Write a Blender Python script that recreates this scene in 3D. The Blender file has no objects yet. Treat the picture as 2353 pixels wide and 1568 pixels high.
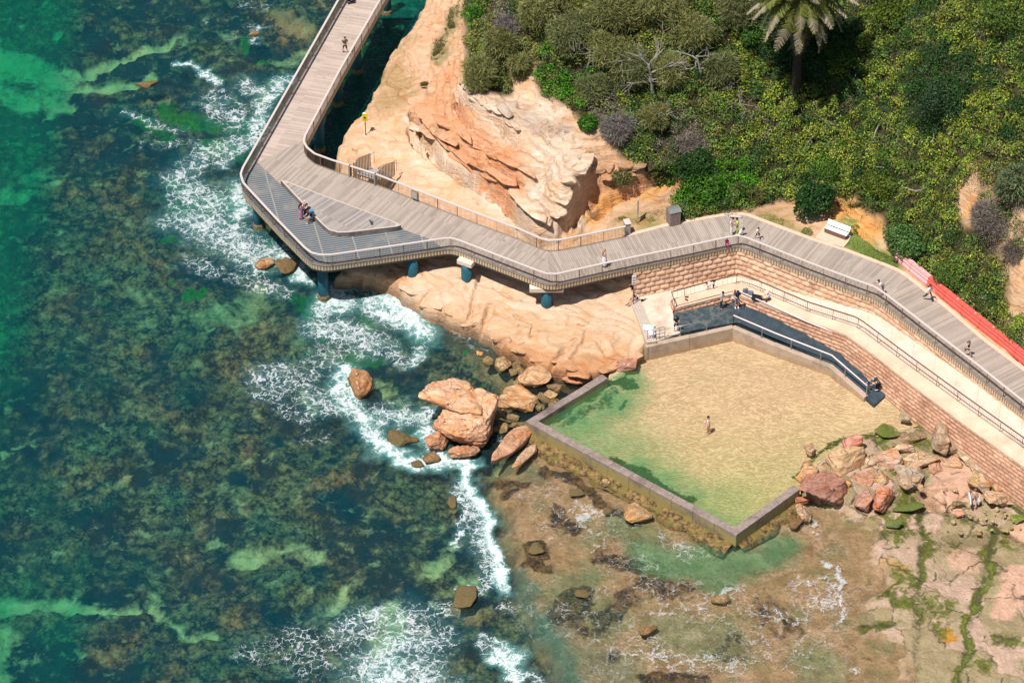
import bpy, bmesh, math, random
import numpy as np
from mathutils import Vector, Matrix, noise as mnoise
S = bpy.context.scene
COL = S.collection
R_ = math.radians
# ------------------------------------------------------------------ camera, light
THETA = R_(40.0); FPX = 7500.0; DIST = 250.0
CT, ST = math.cos(THETA), math.sin(THETA)
CAM = np.array([0.0, -DIST * CT, DIST * ST])
cam_d = bpy.data.cameras.new('camera'); cam = bpy.data.objects.new('camera', cam_d); COL.objects.link(cam)
cam_d.sensor_width = 36.0; cam_d.lens = 36.0 * FPX / 2352.0
cam_d.clip_start = 1.0; cam_d.clip_end = 3000.0
cam.location = CAM.tolist(); cam.rotation_euler = (R_(90) - THETA, 0, 0)
S.camera = cam
SUN_EL = 66.0; SH_AZ = 45.0          # sun elevation; direction in which shadows fall (from +x towards +y)
w = bpy.data.worlds.new('World'); S.world = w; w.use_nodes = True
nt = w.node_tree; bg = nt.nodes['Background']
sky = nt.nodes.new('ShaderNodeTexSky'); sky.sky_type = 'NISHITA'; sky.sun_disc = False
sky.sun_elevation = R_(SUN_EL)
to_sun = Vector((-math.cos(R_(SH_AZ)) * math.cos(R_(SUN_EL)), -math.sin(R_(SH_AZ)) * math.cos(R_(SUN_EL)), math.sin(R_(SUN_EL))))
sky.sun_rotation = math.atan2(to_sun.x, to_sun.y)
nt.links.new(sky.outputs[0], bg.inputs[0]); bg.inputs[1].default_value = 0.066
sun_d = bpy.data.lights.new('sun', 'SUN'); sun_d.energy = 4.4; sun_d.angle = R_(0.5); sun_d.color = (1.0, 0.93, 0.86)
sun = bpy.data.objects.new('sun', sun_d); COL.objects.link(sun)
sun.rotation_euler = to_sun.to_track_quat('Z', 'Y').to_euler()
S.view_settings.view_transform = 'Standard'; S.view_settings.look = 'None'
S.view_settings.gamma = 1.0; S.view_settings.exposure = 0.26
S.cycles.transparent_max_bounces = 12; S.cycles.max_bounces = 3

# ------------------------------------------------------------------ projection helpers
def at(u, v, z=0.0):
    """World point at height z seen at photo position (u, v) (2352 x 1568 units)."""
    a = u - 1176.0; b = 784.0 - v
    d = np.array([a, CT * FPX + ST * b, -ST * FPX + CT * b])
    t = (z - CAM[2]) / d[2]
    p = CAM + d * t
    return Vector((float(p[0]), float(p[1]), float(z)))
def at2(pts, z=0.0):
    o = []
    for p in pts:
        zz = p[2] if len(p) > 2 else z
        q = at(p[0], p[1], zz); o.append((q.x, q.y))
    return np.array(o)

# ------------------------------------------------------------------ numpy noise
def _h(ix, iy, s):
    n = (ix * 374761393 + iy * 668265263 + s * 1274126177) & 0xFFFFFFFF
    n = ((n ^ (n >> 13)) * 1274126177) & 0xFFFFFFFF
    n = n ^ (n >> 16)
    return (n & 0xFFFFFF) / float(0xFFFFFF)
def vnoise(x, y, s=0):
    x = np.asarray(x, dtype=float); y = np.asarray(y, dtype=float)
    ix = np.floor(x).astype(np.int64); iy = np.floor(y).astype(np.int64)
    fx = x - ix; fy = y - iy
    fx = fx * fx * fx * (fx * (fx * 6 - 15) + 10); fy = fy * fy * fy * (fy * (fy * 6 - 15) + 10)
    a = _h(ix, iy, s); b = _h(ix + 1, iy, s); c = _h(ix, iy + 1, s); d = _h(ix + 1, iy + 1, s)
    return (a * (1 - fx) + b * fx) * (1 - fy) + (c * (1 - fx) + d * fx) * fy
def fbm(x, y, s=0, o=4, g=0.5):
    r = 0.0; a = 1.0; t = 0.0
    x = np.asarray(x, dtype=float); y = np.asarray(y, dtype=float)
    for i in range(o):
        xr = x * 0.8 - y * 0.6 + 11.3 * i; yr = x * 0.6 + y * 0.8 - 7.7 * i
        r = r + a * (vnoise(xr, yr, s + i * 17) * 2 - 1); t += a; a *= g
        x = xr * 2.03; y = yr * 2.03
    return r / t
def sstep(a, b, x):
    t = np.clip((x - a) / (b - a), 0, 1); return t * t * (3 - 2 * t)
def segdist(X, Y, pts):
    """distance to an open polyline (world)"""
    best = np.full(np.shape(X), 1e9)
    if len(pts) == 1: return np.hypot(X - pts[0][0], Y - pts[0][1])
    for (ax, ay), (bx, by) in zip(pts[:-1], pts[1:]):
        dx, dy = bx - ax, by - ay; L = dx * dx + dy * dy + 1e-9
        t = np.clip(((X - ax) * dx + (Y - ay) * dy) / L, 0, 1)
        best = np.minimum(best, np.hypot(X - ax - t * dx, Y - ay - t * dy))
    return best
def inside(X, Y, poly):
    r = np.zeros(np.shape(X), dtype=bool); n = len(poly)
    for i in range(n):
        x1, y1 = poly[i]; x2, y2 = poly[(i + 1) % n]
        if y1 == y2: continue
        c = ((y1 > Y) != (y2 > Y)) & (X < (x2 - x1) * (Y - y1) / (y2 - y1) + x1)
        r ^= c
    return r
def sdist(X, Y, poly):
    """signed distance to polygon, positive inside"""
    d = segdist(X, Y, list(map(tuple, poly)) + [tuple(poly[0])])
    return np.where(inside(X, Y, poly), d, -d)
def strokes(X, Y, items, z=0.0, soft=0.45):
    """mask from strokes [(points in photo units), radius in photo units, strength]"""
    m = np.zeros(np.shape(X))
    for pts, r, st in items:
        w_ = at2(pts, z); rr = r / 30.0
        d = segdist(X, Y, list(map(tuple, w_)))
        m = np.maximum(m, st * (1 - sstep(rr * (1 - soft), rr * (1 + soft), d)))
    return m

# ------------------------------------------------------------------ object helpers
def tag(o, label=None, cat=None, group=None, kind=None):
    if label: o['label'] = label
    if cat: o['category'] = cat
    if group: o['group'] = group
    if kind: o['kind'] = kind
    return o
def empty(name, loc=(0, 0, 0), rz=0.0, label=None, cat=None, group=None):
    o = bpy.data.objects.new(name, None); COL.objects.link(o)
    o.empty_display_size = 0.2
    o.location = loc; o.rotation_euler = (0, 0, rz)
    return tag(o, label, cat, group)
def mesh_obj(name, verts, faces, mat=None, parent=None, smooth=False, cols=None, uv=None):
    me = bpy.data.meshes.new(name)
    if isinstance(faces, np.ndarray):
        nv, nf, k = len(verts), len(faces), faces.shape[1]
        me.vertices.add(nv); me.vertices.foreach_set('co', np.asarray(verts, dtype=np.float32).ravel())
        me.loops.add(nf * k); me.loops.foreach_set('vertex_index', faces.astype(np.int32).ravel())
        me.polygons.add(nf); me.polygons.foreach_set('loop_start', np.arange(0, nf * k, k, dtype=np.int32))
        me.polygons.foreach_set('loop_total', np.full(nf, k, dtype=np.int32))
        me.update(calc_edges=True)
    else:
        me.from_pydata([tuple(map(float, q)) for q in verts], [], faces); me.update()
    if smooth is not None:
        me.polygons.foreach_set('use_smooth', np.full(len(me.polygons), bool(smooth)))
    if cols is not None:
        for nm, c in (cols.items() if isinstance(cols, dict) else {'col': cols}.items()):
            c = np.asarray(c, dtype=np.float32)
            if c.ndim == 1: c = np.repeat(c[:, None], 3, 1)
            if c.shape[1] == 3: c = np.hstack([c, np.ones((len(c), 1), dtype=np.float32)])
            ca = me.color_attributes.new(nm, 'FLOAT_COLOR', 'POINT'); ca.data.foreach_set('color', c.ravel())
    if uv is not None:
        ul = me.uv_layers.new(name='UVMap')
        li = np.zeros(len(me.loops), dtype=np.int32); me.loops.foreach_get('vertex_index', li)
        ul.data.foreach_set('uv', np.asarray(uv, dtype=np.float32)[li].ravel())
    if mat: me.materials.append(mat)
    o = bpy.data.objects.new(name, me); COL.objects.link(o)
    if parent: o.parent = parent
    return o
def copy_tree(o, parent=None):
    c = o.copy(); COL.objects.link(c)
    if parent: c.parent = parent
    for ch in list(o.children): copy_tree(ch, c)
    return c

class MB:
    """mesh builder: collects verts and faces"""
    def __init__(s): s.v = []; s.f = []
    def add(s, vs, fs):
        n = len(s.v); s.v += [tuple(q) for q in vs]; s.f += [tuple(i + n for i in f) for f in fs]; return s
    def box(s, c, size, rz=0.0, bevel=0.0, M=None):
        hx, hy, hz = size[0] / 2, size[1] / 2, size[2] / 2
        cr, sr = math.cos(rz), math.sin(rz); b = min(bevel, hx * .9, hy * .9, hz * .9)
        if b <= 0:
            p = [(x, y, z) for z in (-hz, hz) for x, y in ((-hx, -hy), (hx, -hy), (hx, hy), (-hx, hy))]
            fs = [(3, 2, 1, 0), (4, 5, 6, 7), (0, 1, 5, 4), (1, 2, 6, 5), (2, 3, 7, 6), (3, 0, 4, 7)]
        else:
            def ring(x, y, z): return [(-x + b, -y, z), (x - b, -y, z), (x, -y + b, z), (x, y - b, z), (x - b, y, z), (-x + b, y, z), (-x, y - b, z), (-x, -y + b, z)]
            def ring2(x, y, z, k): return [(px * (1 - k / max(x, .001)), py * (1 - k / max(y, .001)), z) for px, py, _ in ring(x, y, z)]
            p = ring2(hx, hy, -hz, b) + ring(hx, hy, -hz + b) + ring(hx, hy, hz - b) + ring2(hx, hy, hz, b)
            fs = [tuple(range(7, -1, -1)), tuple(range(24, 32))]
            for r in range(3):
                for i in range(8): j = (i + 1) % 8; fs.append((r * 8 + i, r * 8 + j, r * 8 + 8 + j, r * 8 + 8 + i))
        out = []
        for x, y, z in p:
            if M is not None: out.append(tuple(M @ Vector((x, y, z)))); continue
            out.append((c[0] + x * cr - y * sr, c[1] + x * sr + y * cr, c[2] + z))
        return s.add(out, fs)
    def tube(s, pts, r, n=8, cap=True, closed=False):
        pts = [Vector(p) for p in pts]; rs = r if isinstance(r, (list, tuple)) else [r] * len(pts)
        vs = []; prev = None
        for i, p in enumerate(pts):
            a = pts[max(i - 1, 0)]; b = pts[min(i + 1, len(pts) - 1)]
            t = (b - a)
            if t.length < 1e-6: t = Vector((0, 0, 1))
            t.normalize()
            if prev is None:
                ref = Vector((0, 0, 1)) if abs(t.z) < 0.9 else Vector((1, 0, 0)); x = t.cross(ref).normalized()
            else:
                x = (prev - t * prev.dot(t))
                x = x.normalized() if x.length > 1e-5 else t.orthogonal().normalized()
            prev = x; y = t.cross(x)
            for k in range(n):
                an = 2 * math.pi * k / n; vs.append(p + (x * math.cos(an) + y * math.sin(an)) * rs[i])
        fs = []
        for i in range(len(pts) - 1):
            for k in range(n):
                k2 = (k + 1) % n; fs.append((i * n + k, i * n + k2, (i + 1) * n + k2, (i + 1) * n + k))
        if cap: fs.append(tuple(range(n - 1, -1, -1))); fs.append(tuple(range((len(pts) - 1) * n, len(pts) * n)))
        return s.add(vs, fs)
    def lathe(s, c, prof, n=16, sx=1.0, sy=1.0):
        vs = []; fs = []
        for r, z in prof:
            for k in range(n):
                a = 2 * math.pi * k / n; vs.append((c[0] + r * sx * math.cos(a), c[1] + r * sy * math.sin(a), c[2] + z))
        m = len(prof)
        for i in range(m - 1):
            for k in range(n): k2 = (k + 1) % n; fs.append((i * n + k, i * n + k2, (i + 1) * n + k2, (i + 1) * n + k))
        fs.append(tuple(range(n - 1, -1, -1))); fs.append(tuple(range((m - 1) * n, m * n)))
        return s.add(vs, fs)
    def prism(s, poly, z0, z1, ztop=None):
        n = len(poly); A = sum(poly[i][0] * poly[(i + 1) % n][1] - poly[(i + 1) % n][0] * poly[i][1] for i in range(n))
        if A < 0: poly = list(poly)[::-1]
        vs = [(p[0], p[1], z0) for p in poly] + [(p[0], p[1], p[2] if len(p) > 2 else z1) for p in poly]
        fs = [tuple(range(n - 1, -1, -1)), tuple(range(n, 2 * n))]
        for i in range(n): j = (i + 1) % n; fs.append((i, j, n + j, n + i))
        return s.add(vs, fs)
    def build(s, name, mat, parent=None, smooth=False, tri=False):
        o = mesh_obj(name, s.v, s.f, mat, parent, smooth)
        if tri:
            bm = bmesh.new(); bm.from_mesh(o.data); bmesh.ops.triangulate(bm, faces=bm.faces[:]); bm.to_mesh(o.data); bm.free()
        return o
def smooth_poly(pts, it=2, closed=False):
    """Chaikin corner cutting on 3D/2D tuples"""
    for _ in range(it):
        o = [] if closed else [pts[0]]
        rng = range(len(pts)) if closed else range(len(pts) - 1)
        for i in rng:
            a, b = pts[i], pts[(i + 1) % len(pts)]
            o.append(tuple(x * .75 + y * .25 for x, y in zip(a, b))); o.append(tuple(x * .25 + y * .75 for x, y in zip(a, b)))
        if not closed: o.append(pts[-1])
        pts = o
    return pts
def resample(pts, step):
    pts = [Vector(p) for p in pts]; out = [pts[0].copy()]; acc = 0.0
    L = sum((b - a).length for a, b in zip(pts[:-1], pts[1:])); n = max(1, round(L / step)); st = L / n
    need = st; 
    for a, b in zip(pts[:-1], pts[1:]):
        d = (b - a).length; pos = 0.0
        while need <= d - pos + 1e-7 and len(out) < n:
            pos += need; out.append(a.lerp(b, pos / d)); need = st
        need -= (d - pos)
    out.append(pts[-1].copy())
    return out
def offset_line(pts, d):
    """offset an xy polyline sideways (left positive)"""
    o = []
    for i, p in enumerate(pts):
        a = pts[max(i - 1, 0)]; b = pts[min(i + 1, len(pts) - 1)]
        t = Vector((b[0] - a[0], b[1] - a[1])).normalized()
        o.append(Vector((p[0] - t.y * d, p[1] + t.x * d, p[2])))
    return o

# ------------------------------------------------------------------ material helpers
class NT:
    def __init__(s, name):
        s.m = bpy.data.materials.new(name); s.m.use_nodes = True; s.t = s.m.node_tree
        s.t.nodes.clear(); s.out = s.n('ShaderNodeOutputMaterial')
    def n(s, typ, **kw):
        nd = s.t.nodes.new(typ)
        for k, v in kw.items(): setattr(nd, k, v)
        return nd
    def set(s, sock, v):
        if v is None: return
        if hasattr(v, 'is_output') or isinstance(v, bpy.types.NodeSocket): s.t.links.new(v, sock)
        else:
            try: sock.default_value = v
            except Exception: sock.default_value = tuple(v) + (1.0,)
    def obj(s): return s.n('ShaderNodeTexCoord').outputs['Object']
    def uv(s): return s.n('ShaderNodeTexCoord').outputs['UV']
    def geo(s, k='Position'): return s.n('ShaderNodeNewGeometry').outputs[k]
    def map(s, v, scale=(1, 1, 1), rot=(0, 0, 0), loc=(0, 0, 0)):
        nd = s.n('ShaderNodeMapping'); s.set(nd.inputs[0], v); nd.inputs['Scale'].default_value = scale
        nd.inputs['Rotation'].default_value = rot; nd.inputs['Location'].default_value = loc; return nd.outputs[0]
    def noise(s, v, sc=5, det=4, rough=.55, dist=0, out=0, dim='3D'):
        nd = s.n('ShaderNodeTexNoise'); nd.noise_dimensions = dim; s.set(nd.inputs['Vector'], v); nd.inputs['Scale'].default_value = sc
        nd.inputs['Detail'].default_value = det; nd.inputs['Roughness'].default_value = rough; nd.inputs['Distortion'].default_value = dist
        return nd.outputs[out]
    def vor(s, v, sc=5, feat='F1', out='Distance', rnd=1.0):
        nd = s.n('ShaderNodeTexVoronoi', feature=feat); s.set(nd.inputs['Vector'], v); nd.inputs['Scale'].default_value = sc
        nd.inputs['Randomness'].default_value = rnd; return nd.outputs[out]
    def math(s, op, a, b=None, c=None, clamp=False):
        nd = s.n('ShaderNodeMath', operation=op, use_clamp=clamp); s.set(nd.inputs[0], a)
        if b is not None: s.set(nd.inputs[1], b)
        if c is not None: s.set(nd.inputs[2], c)
        return nd.outputs[0]
    def vmath(s, op, a, b=None):
        nd = s.n('ShaderNodeVectorMath', operation=op); s.set(nd.inputs[0], a)
        if b is not None: s.set(nd.inputs[1], b)
        return nd.outputs[0]
    def mr(s, v, a, b, c=0., d=1., smooth=False):
        nd = s.n('ShaderNodeMapRange', clamp=True, interpolation_type='SMOOTHSTEP' if smooth else 'LINEAR')
        for i, x in enumerate((v, a, b, c, d)): s.set(nd.inputs[i], x)
        return nd.outputs[0]
    def mix(s, f, a, b, mode='MIX'):
        nd = s.n('ShaderNodeMix', data_type='RGBA', blend_type=mode); s.set(nd.inputs[0], f)
        s.set(nd.inputs[6], a if not isinstance(a, tuple) or len(a) == 4 else a + (1,)); s.set(nd.inputs[7], b if not isinstance(b, tuple) or len(b) == 4 else b + (1,))
        return nd.outputs[2]
    def ramp(s, f, stops):
        nd = s.n('ShaderNodeValToRGB'); s.set(nd.inputs[0], f); e = nd.color_ramp.elements
        while len(e) < len(stops): e.new(0.5)
        for i, (p, c) in enumerate(stops): e[i].position = p; e[i].color = tuple(c) + (1,) if len(c) == 3 else c
        return nd.outputs[0]
    def attr(s, name='col', out='Color'):
        nd = s.n('ShaderNodeAttribute', attribute_name=name); return nd.outputs[out]
    def sep(s, v):
        nd = s.n('ShaderNodeSeparateXYZ'); s.set(nd.inputs[0], v); return nd.outputs
    def bump(s, h, st=.3, dist=.05, nrm=None):
        nd = s.n('ShaderNodeBump'); nd.inputs['Strength'].default_value = st; nd.inputs['Distance'].default_value = dist
        s.set(nd.inputs['Height'], h)
        if nrm is not None: s.set(nd.inputs['Normal'], nrm)
        return nd.outputs[0]
    def bsdf(s, col, rough=.8, nrm=None, spec=.3, metal=0., **kw):
        nd = s.n('ShaderNodeBsdfPrincipled'); s.set(nd.inputs['Base Color'], col if not isinstance(col, tuple) or len(col) == 4 else col + (1,))
        s.set(nd.inputs['Roughness'], rough); s.set(nd.inputs['Specular IOR Level'], spec); nd.inputs['Metallic'].default_value = metal
        if nrm is not None: s.set(nd.inputs['Normal'], nrm)
        for k, v in kw.items(): s.set(nd.inputs[k.replace('_', ' ')], v)
        return nd.outputs[0]
    def done(s, sh):
        s.t.links.new(sh, s.out.inputs['Surface']); return s.m
_mc = {}
def plain(name, col, rough=.6, var=.12, metal=0., sc=6., bump=.1, spec=.3):
    """slightly uneven paint/cloth/concrete"""
    if name in _mc: return _mc[name]
    t = NT(name); o = t.obj(); n1 = t.noise(o, sc, 5, .6)
    c = t.mix(t.mr(n1, .3, .7), tuple(x * (1 - var) for x in col), tuple(min(1, x * (1 + var)) for x in col))
    _mc[name] = t.done(t.bsdf(c, t.mr(n1, .2, .8, max(0, rough - .1), min(1, rough + .1)), t.bump(t.noise(o, sc * 4, 3), bump, .01), spec, metal))
    return _mc[name]
# ================================================================== SEA, SEABED, POOL
DECK, RAIL, PW = 4.4, 5.5, 0.8            # deck height, handrail height, pool water level
POOL_WALL_TOP = 1.3
# pool outline (photo units, at wall-top height)
POOL_W = [(1389, 864, 1.3), (1222, 966, 1.3), (1690, 1219, 1.3), (1830, 1118, 1.3)]
POOL_BACK = [(1482, 794, 1.68), (1684, 748.5, 1.68), (1780, 789.5, 1.45), (1909, 840, 1.2), (1990, 910, 1.0)]
pw = [at(*p) for p in POOL_W]; pb = [at(*p) for p in POOL_BACK]
ramp_tip = [at(2008, 929, .86), at(2056, 891, .86)]
low_base = [at(2056, 893, .8), at(2165, 962, .8)]
POOL_POLY = np.array([(p.x, p.y) for p in [pw[0], pw[1], pw[2], pw[3], at(1870, 1062, .8), at(1930, 1030, .8), at(1990, 1000, .8), at(2060, 985, .8), at(2110, 968, .8), at(2165, 965, .8),
                       at(2056, 893, .8), ramp_tip[1], ramp_tip[0], pb[4], pb[3], pb[2], pb[1], pb[0], at(1450, 838, .8), at(1400, 872, .8)]])
def axis(a0, a1, step, outer):
    f = list(np.arange(a0, a1 + 1e-6, step)); g = step
    lo = [a0]; hi = [a1]
    while lo[-1] > -outer: g *= 1.5; lo.append(lo[-1] - g)
    g = step
    while hi[-1] < outer: g *= 1.5; hi.append(hi[-1] + g)
    return np.array(lo[:0:-1] + f + hi[1:])
def grid(xa, ya):
    X, Y = np.meshgrid(xa, ya); nx, ny = len(xa), len(ya)
    i = np.arange(nx - 1)[None, :] + np.arange(ny - 1)[:, None] * nx; i = i.ravel()
    return X.ravel(), Y.ravel(), np.stack([i, i + 1, i + nx + 1, i + nx], 1)
def compact(V, F, cols):
    used = np.zeros(len(V), bool); used[F.ravel()] = True; mp = np.cumsum(used) - 1
    return V[used], mp[F], {k: c[used] for k, c in cols.items()}

SAND = [([(-40, 80), (0, 95), (60, 120)], 52, 1), ([(60, 110), (150, 145)], 40, 1), ([(150, 140), (240, 105), (330, 75), (390, 55)], 14, .95), ([(130, 150), (200, 160), (335, 150)], 17, 1),
    ([(100, 150), (130, 205)], 30, .9), ([(131, 42)], 14, .8), ([(-20, 160), (60, 190)], 40, .8), ([(0, 400), (60, 410)], 32, .7), ([(60, 370), (120, 360)], 20, .5),
    ([(-30, 1352), (60, 1345), (148, 1342)], 24, 1), ([(150, 1350), (230, 1362), (310, 1352)], 12, .9), ([(388, 1398), (420, 1409), (505, 1429)], 12, .95), ([(330, 1320), (370, 1380), (390, 1400)], 9, .7),
    ([(12, 1400), (0, 1505)], 20, .9), ([(-20, 1560), (39, 1537), (80, 1550)], 8, .8), ([(544, 1240), (575, 1258)], 19, 1), ([(600, 1240), (680, 1220), (720, 1240)], 17, .8), ([(486, 1196)], 18, .75), ([(330, 1180)], 14, .6),
    ([(755, 1375), (775, 1330), (800, 1310)], 13, .85), ([(870, 1370), (890, 1420), (880, 1450)], 26, 1), ([(990, 1275), (1020, 1250)], 22, 1), ([(1085, 1304), (1060, 1310)], 22, .8), ([(1031, 1215)], 14, .7), ([(985, 1180), (1000, 1190)], 12, .4),
    ([(470, 690), (560, 690), (600, 640)], 27, .65), ([(570, 660), (640, 640)], 22, .5), ([(130, 620)], 22, .5), ([(520, 40), (560, 50)], 18, .45), ([(640, 110), (690, 90)], 22, .6), ([(600, 160), (590, 180)], 16, .5), ([(180, 1458)], 12, .7), ([(690, 870), (720, 900)], 20, .4),
    ([(930, 900), (870, 850)], 25, .45), ([(1120, 1060), (1160, 1040)], 20, .5), ([(300, 640), (330, 700)], 20, .3), ([(540, 1120)], 15, .3), ([(760, 1480)], 14, .4), ([(640, 1490)], 16, .4), ([(530, 1080), (560, 1090)], 22, .35)]
ALGAE = [([(380, 215), (440, 235), (520, 250), (580, 270)], 34, 1), ([(560, 60), (570, 80)], 16, .8), ([(470, 130), (510, 150)], 22, .8), ([(600, 115), (620, 120)], 14, .9), ([(320, 230), (380, 270)], 26, .7), ([(480, 290), (560, 330)], 32, .8), ([(390, 380), (420, 400)], 17, .8),
    ([(420, 440), (500, 430)], 40, .7), ([(380, 520)], 18, .9), ([(430, 650), (460, 640)], 18, .9), ([(500, 560)], 25, .3), ([(390, 610)], 12, .6), ([(620, 500), (640, 540)], 25, .6), ([(680, 660), (720, 700), (740, 740)], 25, .75), ([(830, 700), (850, 720)], 20, .7), ([(860, 800), (800, 790)], 24, .7),
    ([(985, 742), (1010, 760)], 15, 1), ([(1000, 862)], 11, 1.2), ([(1070, 790)], 7, 1), ([(925, 860)], 8, .8), ([(1100, 860)], 7, 1), ([(1085, 905)], 8, .8), ([(905, 885)], 8, .7), ([(720, 1070)], 8, .3), ([(550, 400), (530, 470)], 25, .6), ([(330, 470)], 8, .6)]
BROWN = [([(650, 10), (690, 40)], 45, 1.3), ([(700, 60), (740, 20)], 25, .9), ([(640, 60)], 25, .9), ([(330, 193), (380, 195)], 18, 1.2), ([(330, 130)], 20, .9), ([(560, 78)], 10, 1), ([(140, 270)], 26, .9), ([(110, 400), (200, 420), (290, 400)], 55, .6), ([(300, 480), (330, 560), (350, 600)], 50, .8),
    ([(620, 720), (660, 740)], 45, 1), ([(470, 640), (520, 760), (560, 800)], 45, .7), ([(330, 900), (380, 920)], 45, .9), ([(200, 800), (150, 900)], 60, .5), ([(560, 980), (520, 1010)], 35, .8), ([(700, 1100), (760, 1080), (790, 1060)], 28, .9), ([(480, 1350), (560, 1400)], 50, .8),
    ([(250, 1440), (330, 1430)], 50, .7), ([(420, 1480), (400, 1540)], 60, .8), ([(130, 1000), (200, 1080)], 60, .6), ([(1050, 1370), (1090, 1380)], 32, 1.2), ([(920, 1340)], 30, .7), ([(280, 20)], 30, .6), ([(100, 20), (200, 10)], 30, .7), ([(600, 1120)], 28, .6), ([(1040, 1150)], 16, 1), ([(430, 800)], 40, .7), ([(950, 1540), (1100, 1540)], 50, .6), ([(1090, 800), (1160, 850), (1260, 890)], 50, 1.15), ([(1180, 930), (1230, 960)], 40, 1.1), ([(1130, 960), (1160, 990)], 20, .9),
    ([(1040, 820), (1100, 850), (1000, 900)], 45, .7), ([(750, 1400)], 30, .4), ([(660, 1310)], 30, .6)]
DARK = [([(200, 250), (260, 230), (330, 250)], 40, 1), ([(210, 40), (300, 100), (260, 80)], 32, 1), ([(60, 235), (150, 245)], 26, .8), ([(128, 112)], 16, 1.2), ([(20, 138), (40, 130)], 11, 1), ([(220, 128), (300, 122), (400, 130)], 14, 1), ([(420, 200), (460, 230)], 24, .9), ([(380, 320), (440, 330)], 40, .7),
    ([(270, 300)], 40, .8), ([(560, 20), (590, 100)], 40, .5), ([(60, 1440), (110, 1480), (60, 1520)], 55, 1.1), ([(340, 1340), (360, 1370)], 16, 1.2), ([(560, 1060), (600, 1045)], 30, .8), ([(950, 1330), (1000, 1350)], 24, 1), ([(80, 900), (100, 1000)], 40, .4), ([(660, 1390), (700, 1380)], 22, .9), ([(1100, 1250), (1010, 1230)], 22, .8), ([(930, 1220), (880, 1180)], 40, .5),
    ([(380, 1010), (330, 1040)], 30, .6), ([(520, 600), (540, 700)], 25, .5), ([(750, 1110), (820, 1150)], 26, .7), ([(880, 920), (950, 940)], 25, .6), ([(80, 380), (60, 500)], 25, .5), ([(540, 1130)], 14, .6)]
SHALLOW_POLY = at2([(1115, 1085), (1150, 1190), (1180, 1270), (1190, 1350), (1220, 1420), (1260, 1500), (1290, 1620), (2700, 1700), (2700, 900), (1850, 1050), (1700, 1230), (1400, 1100), (1230, 990)])
EXPOSED = at2([(1905, 1160), (1960, 1145), (2060, 1110), (2120, 1080), (2170, 1030), (2200, 1000), (2400, 1080), (2560, 1150), (2560, 1680), (2050, 1680), (2095, 1540), (2080, 1490), (1990, 1450), (1985, 1395), (2050, 1345), (2010, 1285), (2030, 1225), (1960, 1190)])
HEAP = at2([(1838, 1118), (1868, 1064), (1930, 1030), (1990, 1003), (2060, 988), (2110, 972), (2165, 965), (2260, 1030), (2400, 1100), (2400, 1150), (2250, 1110), (2120, 1105), (2010, 1150), (1900, 1160)], .7)
CHANNEL = [([(1480, 1275), (1600, 1290), (1720, 1290), (1790, 1260)], 45, 1), ([(1650, 1330)], 45, .8), ([(1300, 1340), (1400, 1420)], 50, .32), ([(1540, 1440), (1660, 1480)], 60, .30), ([(1860, 1500), (1900, 1540)], 40, .28), ([(1500, 1230), (1400, 1210)], 34, .35), ([(1420, 1170), (1340, 1250)], 25, .25)]
MURK = [([(1230, 1440), (1270, 1568)], 60, .9), ([(1180, 1330), (1210, 1400)], 32, .8), ([(1330, 1500), (1420, 1540)], 55, .45), ([(1230, 1100), (1180, 1060)], 30, .35), ([(1350, 1320)], 30, .2)]
WEED = [([(1240, 1075), (1330, 1110), (1400, 1160), (1450, 1190)], 16, 1), ([(1300, 1200), (1290, 1170)], 20, .9), ([(1230, 1255), (1245, 1290)], 24, 1.2), ([(1130, 1100), (1200, 1110)], 15, 1), ([(1380, 1280), (1440, 1290)], 26, .7), ([(1450, 1190)], 20, .6), ([(1330, 1365), (1300, 1400)], 34, .9), ([(1440, 1370), (1380, 1420)], 30, .8),
    ([(1560, 1350), (1480, 1330)], 32, .7), ([(1590, 1560), (1500, 1555)], 26, 1), ([(1480, 1545)], 18, 1), ([(1180, 1130)], 16, .8), ([(1390, 1500)], 20, .5), ([(1760, 1400), (1800, 1430)], 40, .55), ([(1690, 1480)], 40, .5), ([(1330, 1440)], 18, 1), ([(1655, 1060)], 5, .0), ([(1620, 1240), (1650, 1250)], 14, .8), ([(1760, 1195), (1700, 1235)], 12, .9), ([(1470, 1120), (1560, 1190)], 12, .7)]
xa = axis(-44, 46, .2, 170); ya = axis(-40, 52, .2, 190)
X, Y, F = grid(xa, ya)
wx = X + .9 * fbm(X * .5, Y * .5, 3, 3) + .35 * fbm(X * 1.9, Y * 1.9, 41, 3); wy = Y + .9 * fbm(X * .5 + 40, Y * .5, 4, 3) + .35 * fbm(X * 1.9, Y * 1.9, 42, 3)
sand = strokes(wx, wy, SAND, soft=.75); algae = strokes(wx, wy, ALGAE); brown = strokes(wx, wy, BROWN, soft=.7); dark = strokes(wx, wy, DARK)
shal = sstep(-1.2, 1.2, sdist(wx, wy, SHALLOW_POLY)); expo = sstep(-.6, .5, sdist(wx, wy, EXPOSED)); heap = sstep(-.5, .4, sdist(X, Y, HEAP))
weed = strokes(wx, wy, WEED); chan = strokes(wx, wy, CHANNEL, soft=.6); murk = strokes(wx, wy, MURK, soft=.7)
lump = fbm(X * .45, Y * .45, 8, 4); fine = fbm(X * 1.7, Y * 1.7, 9, 4)
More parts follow.
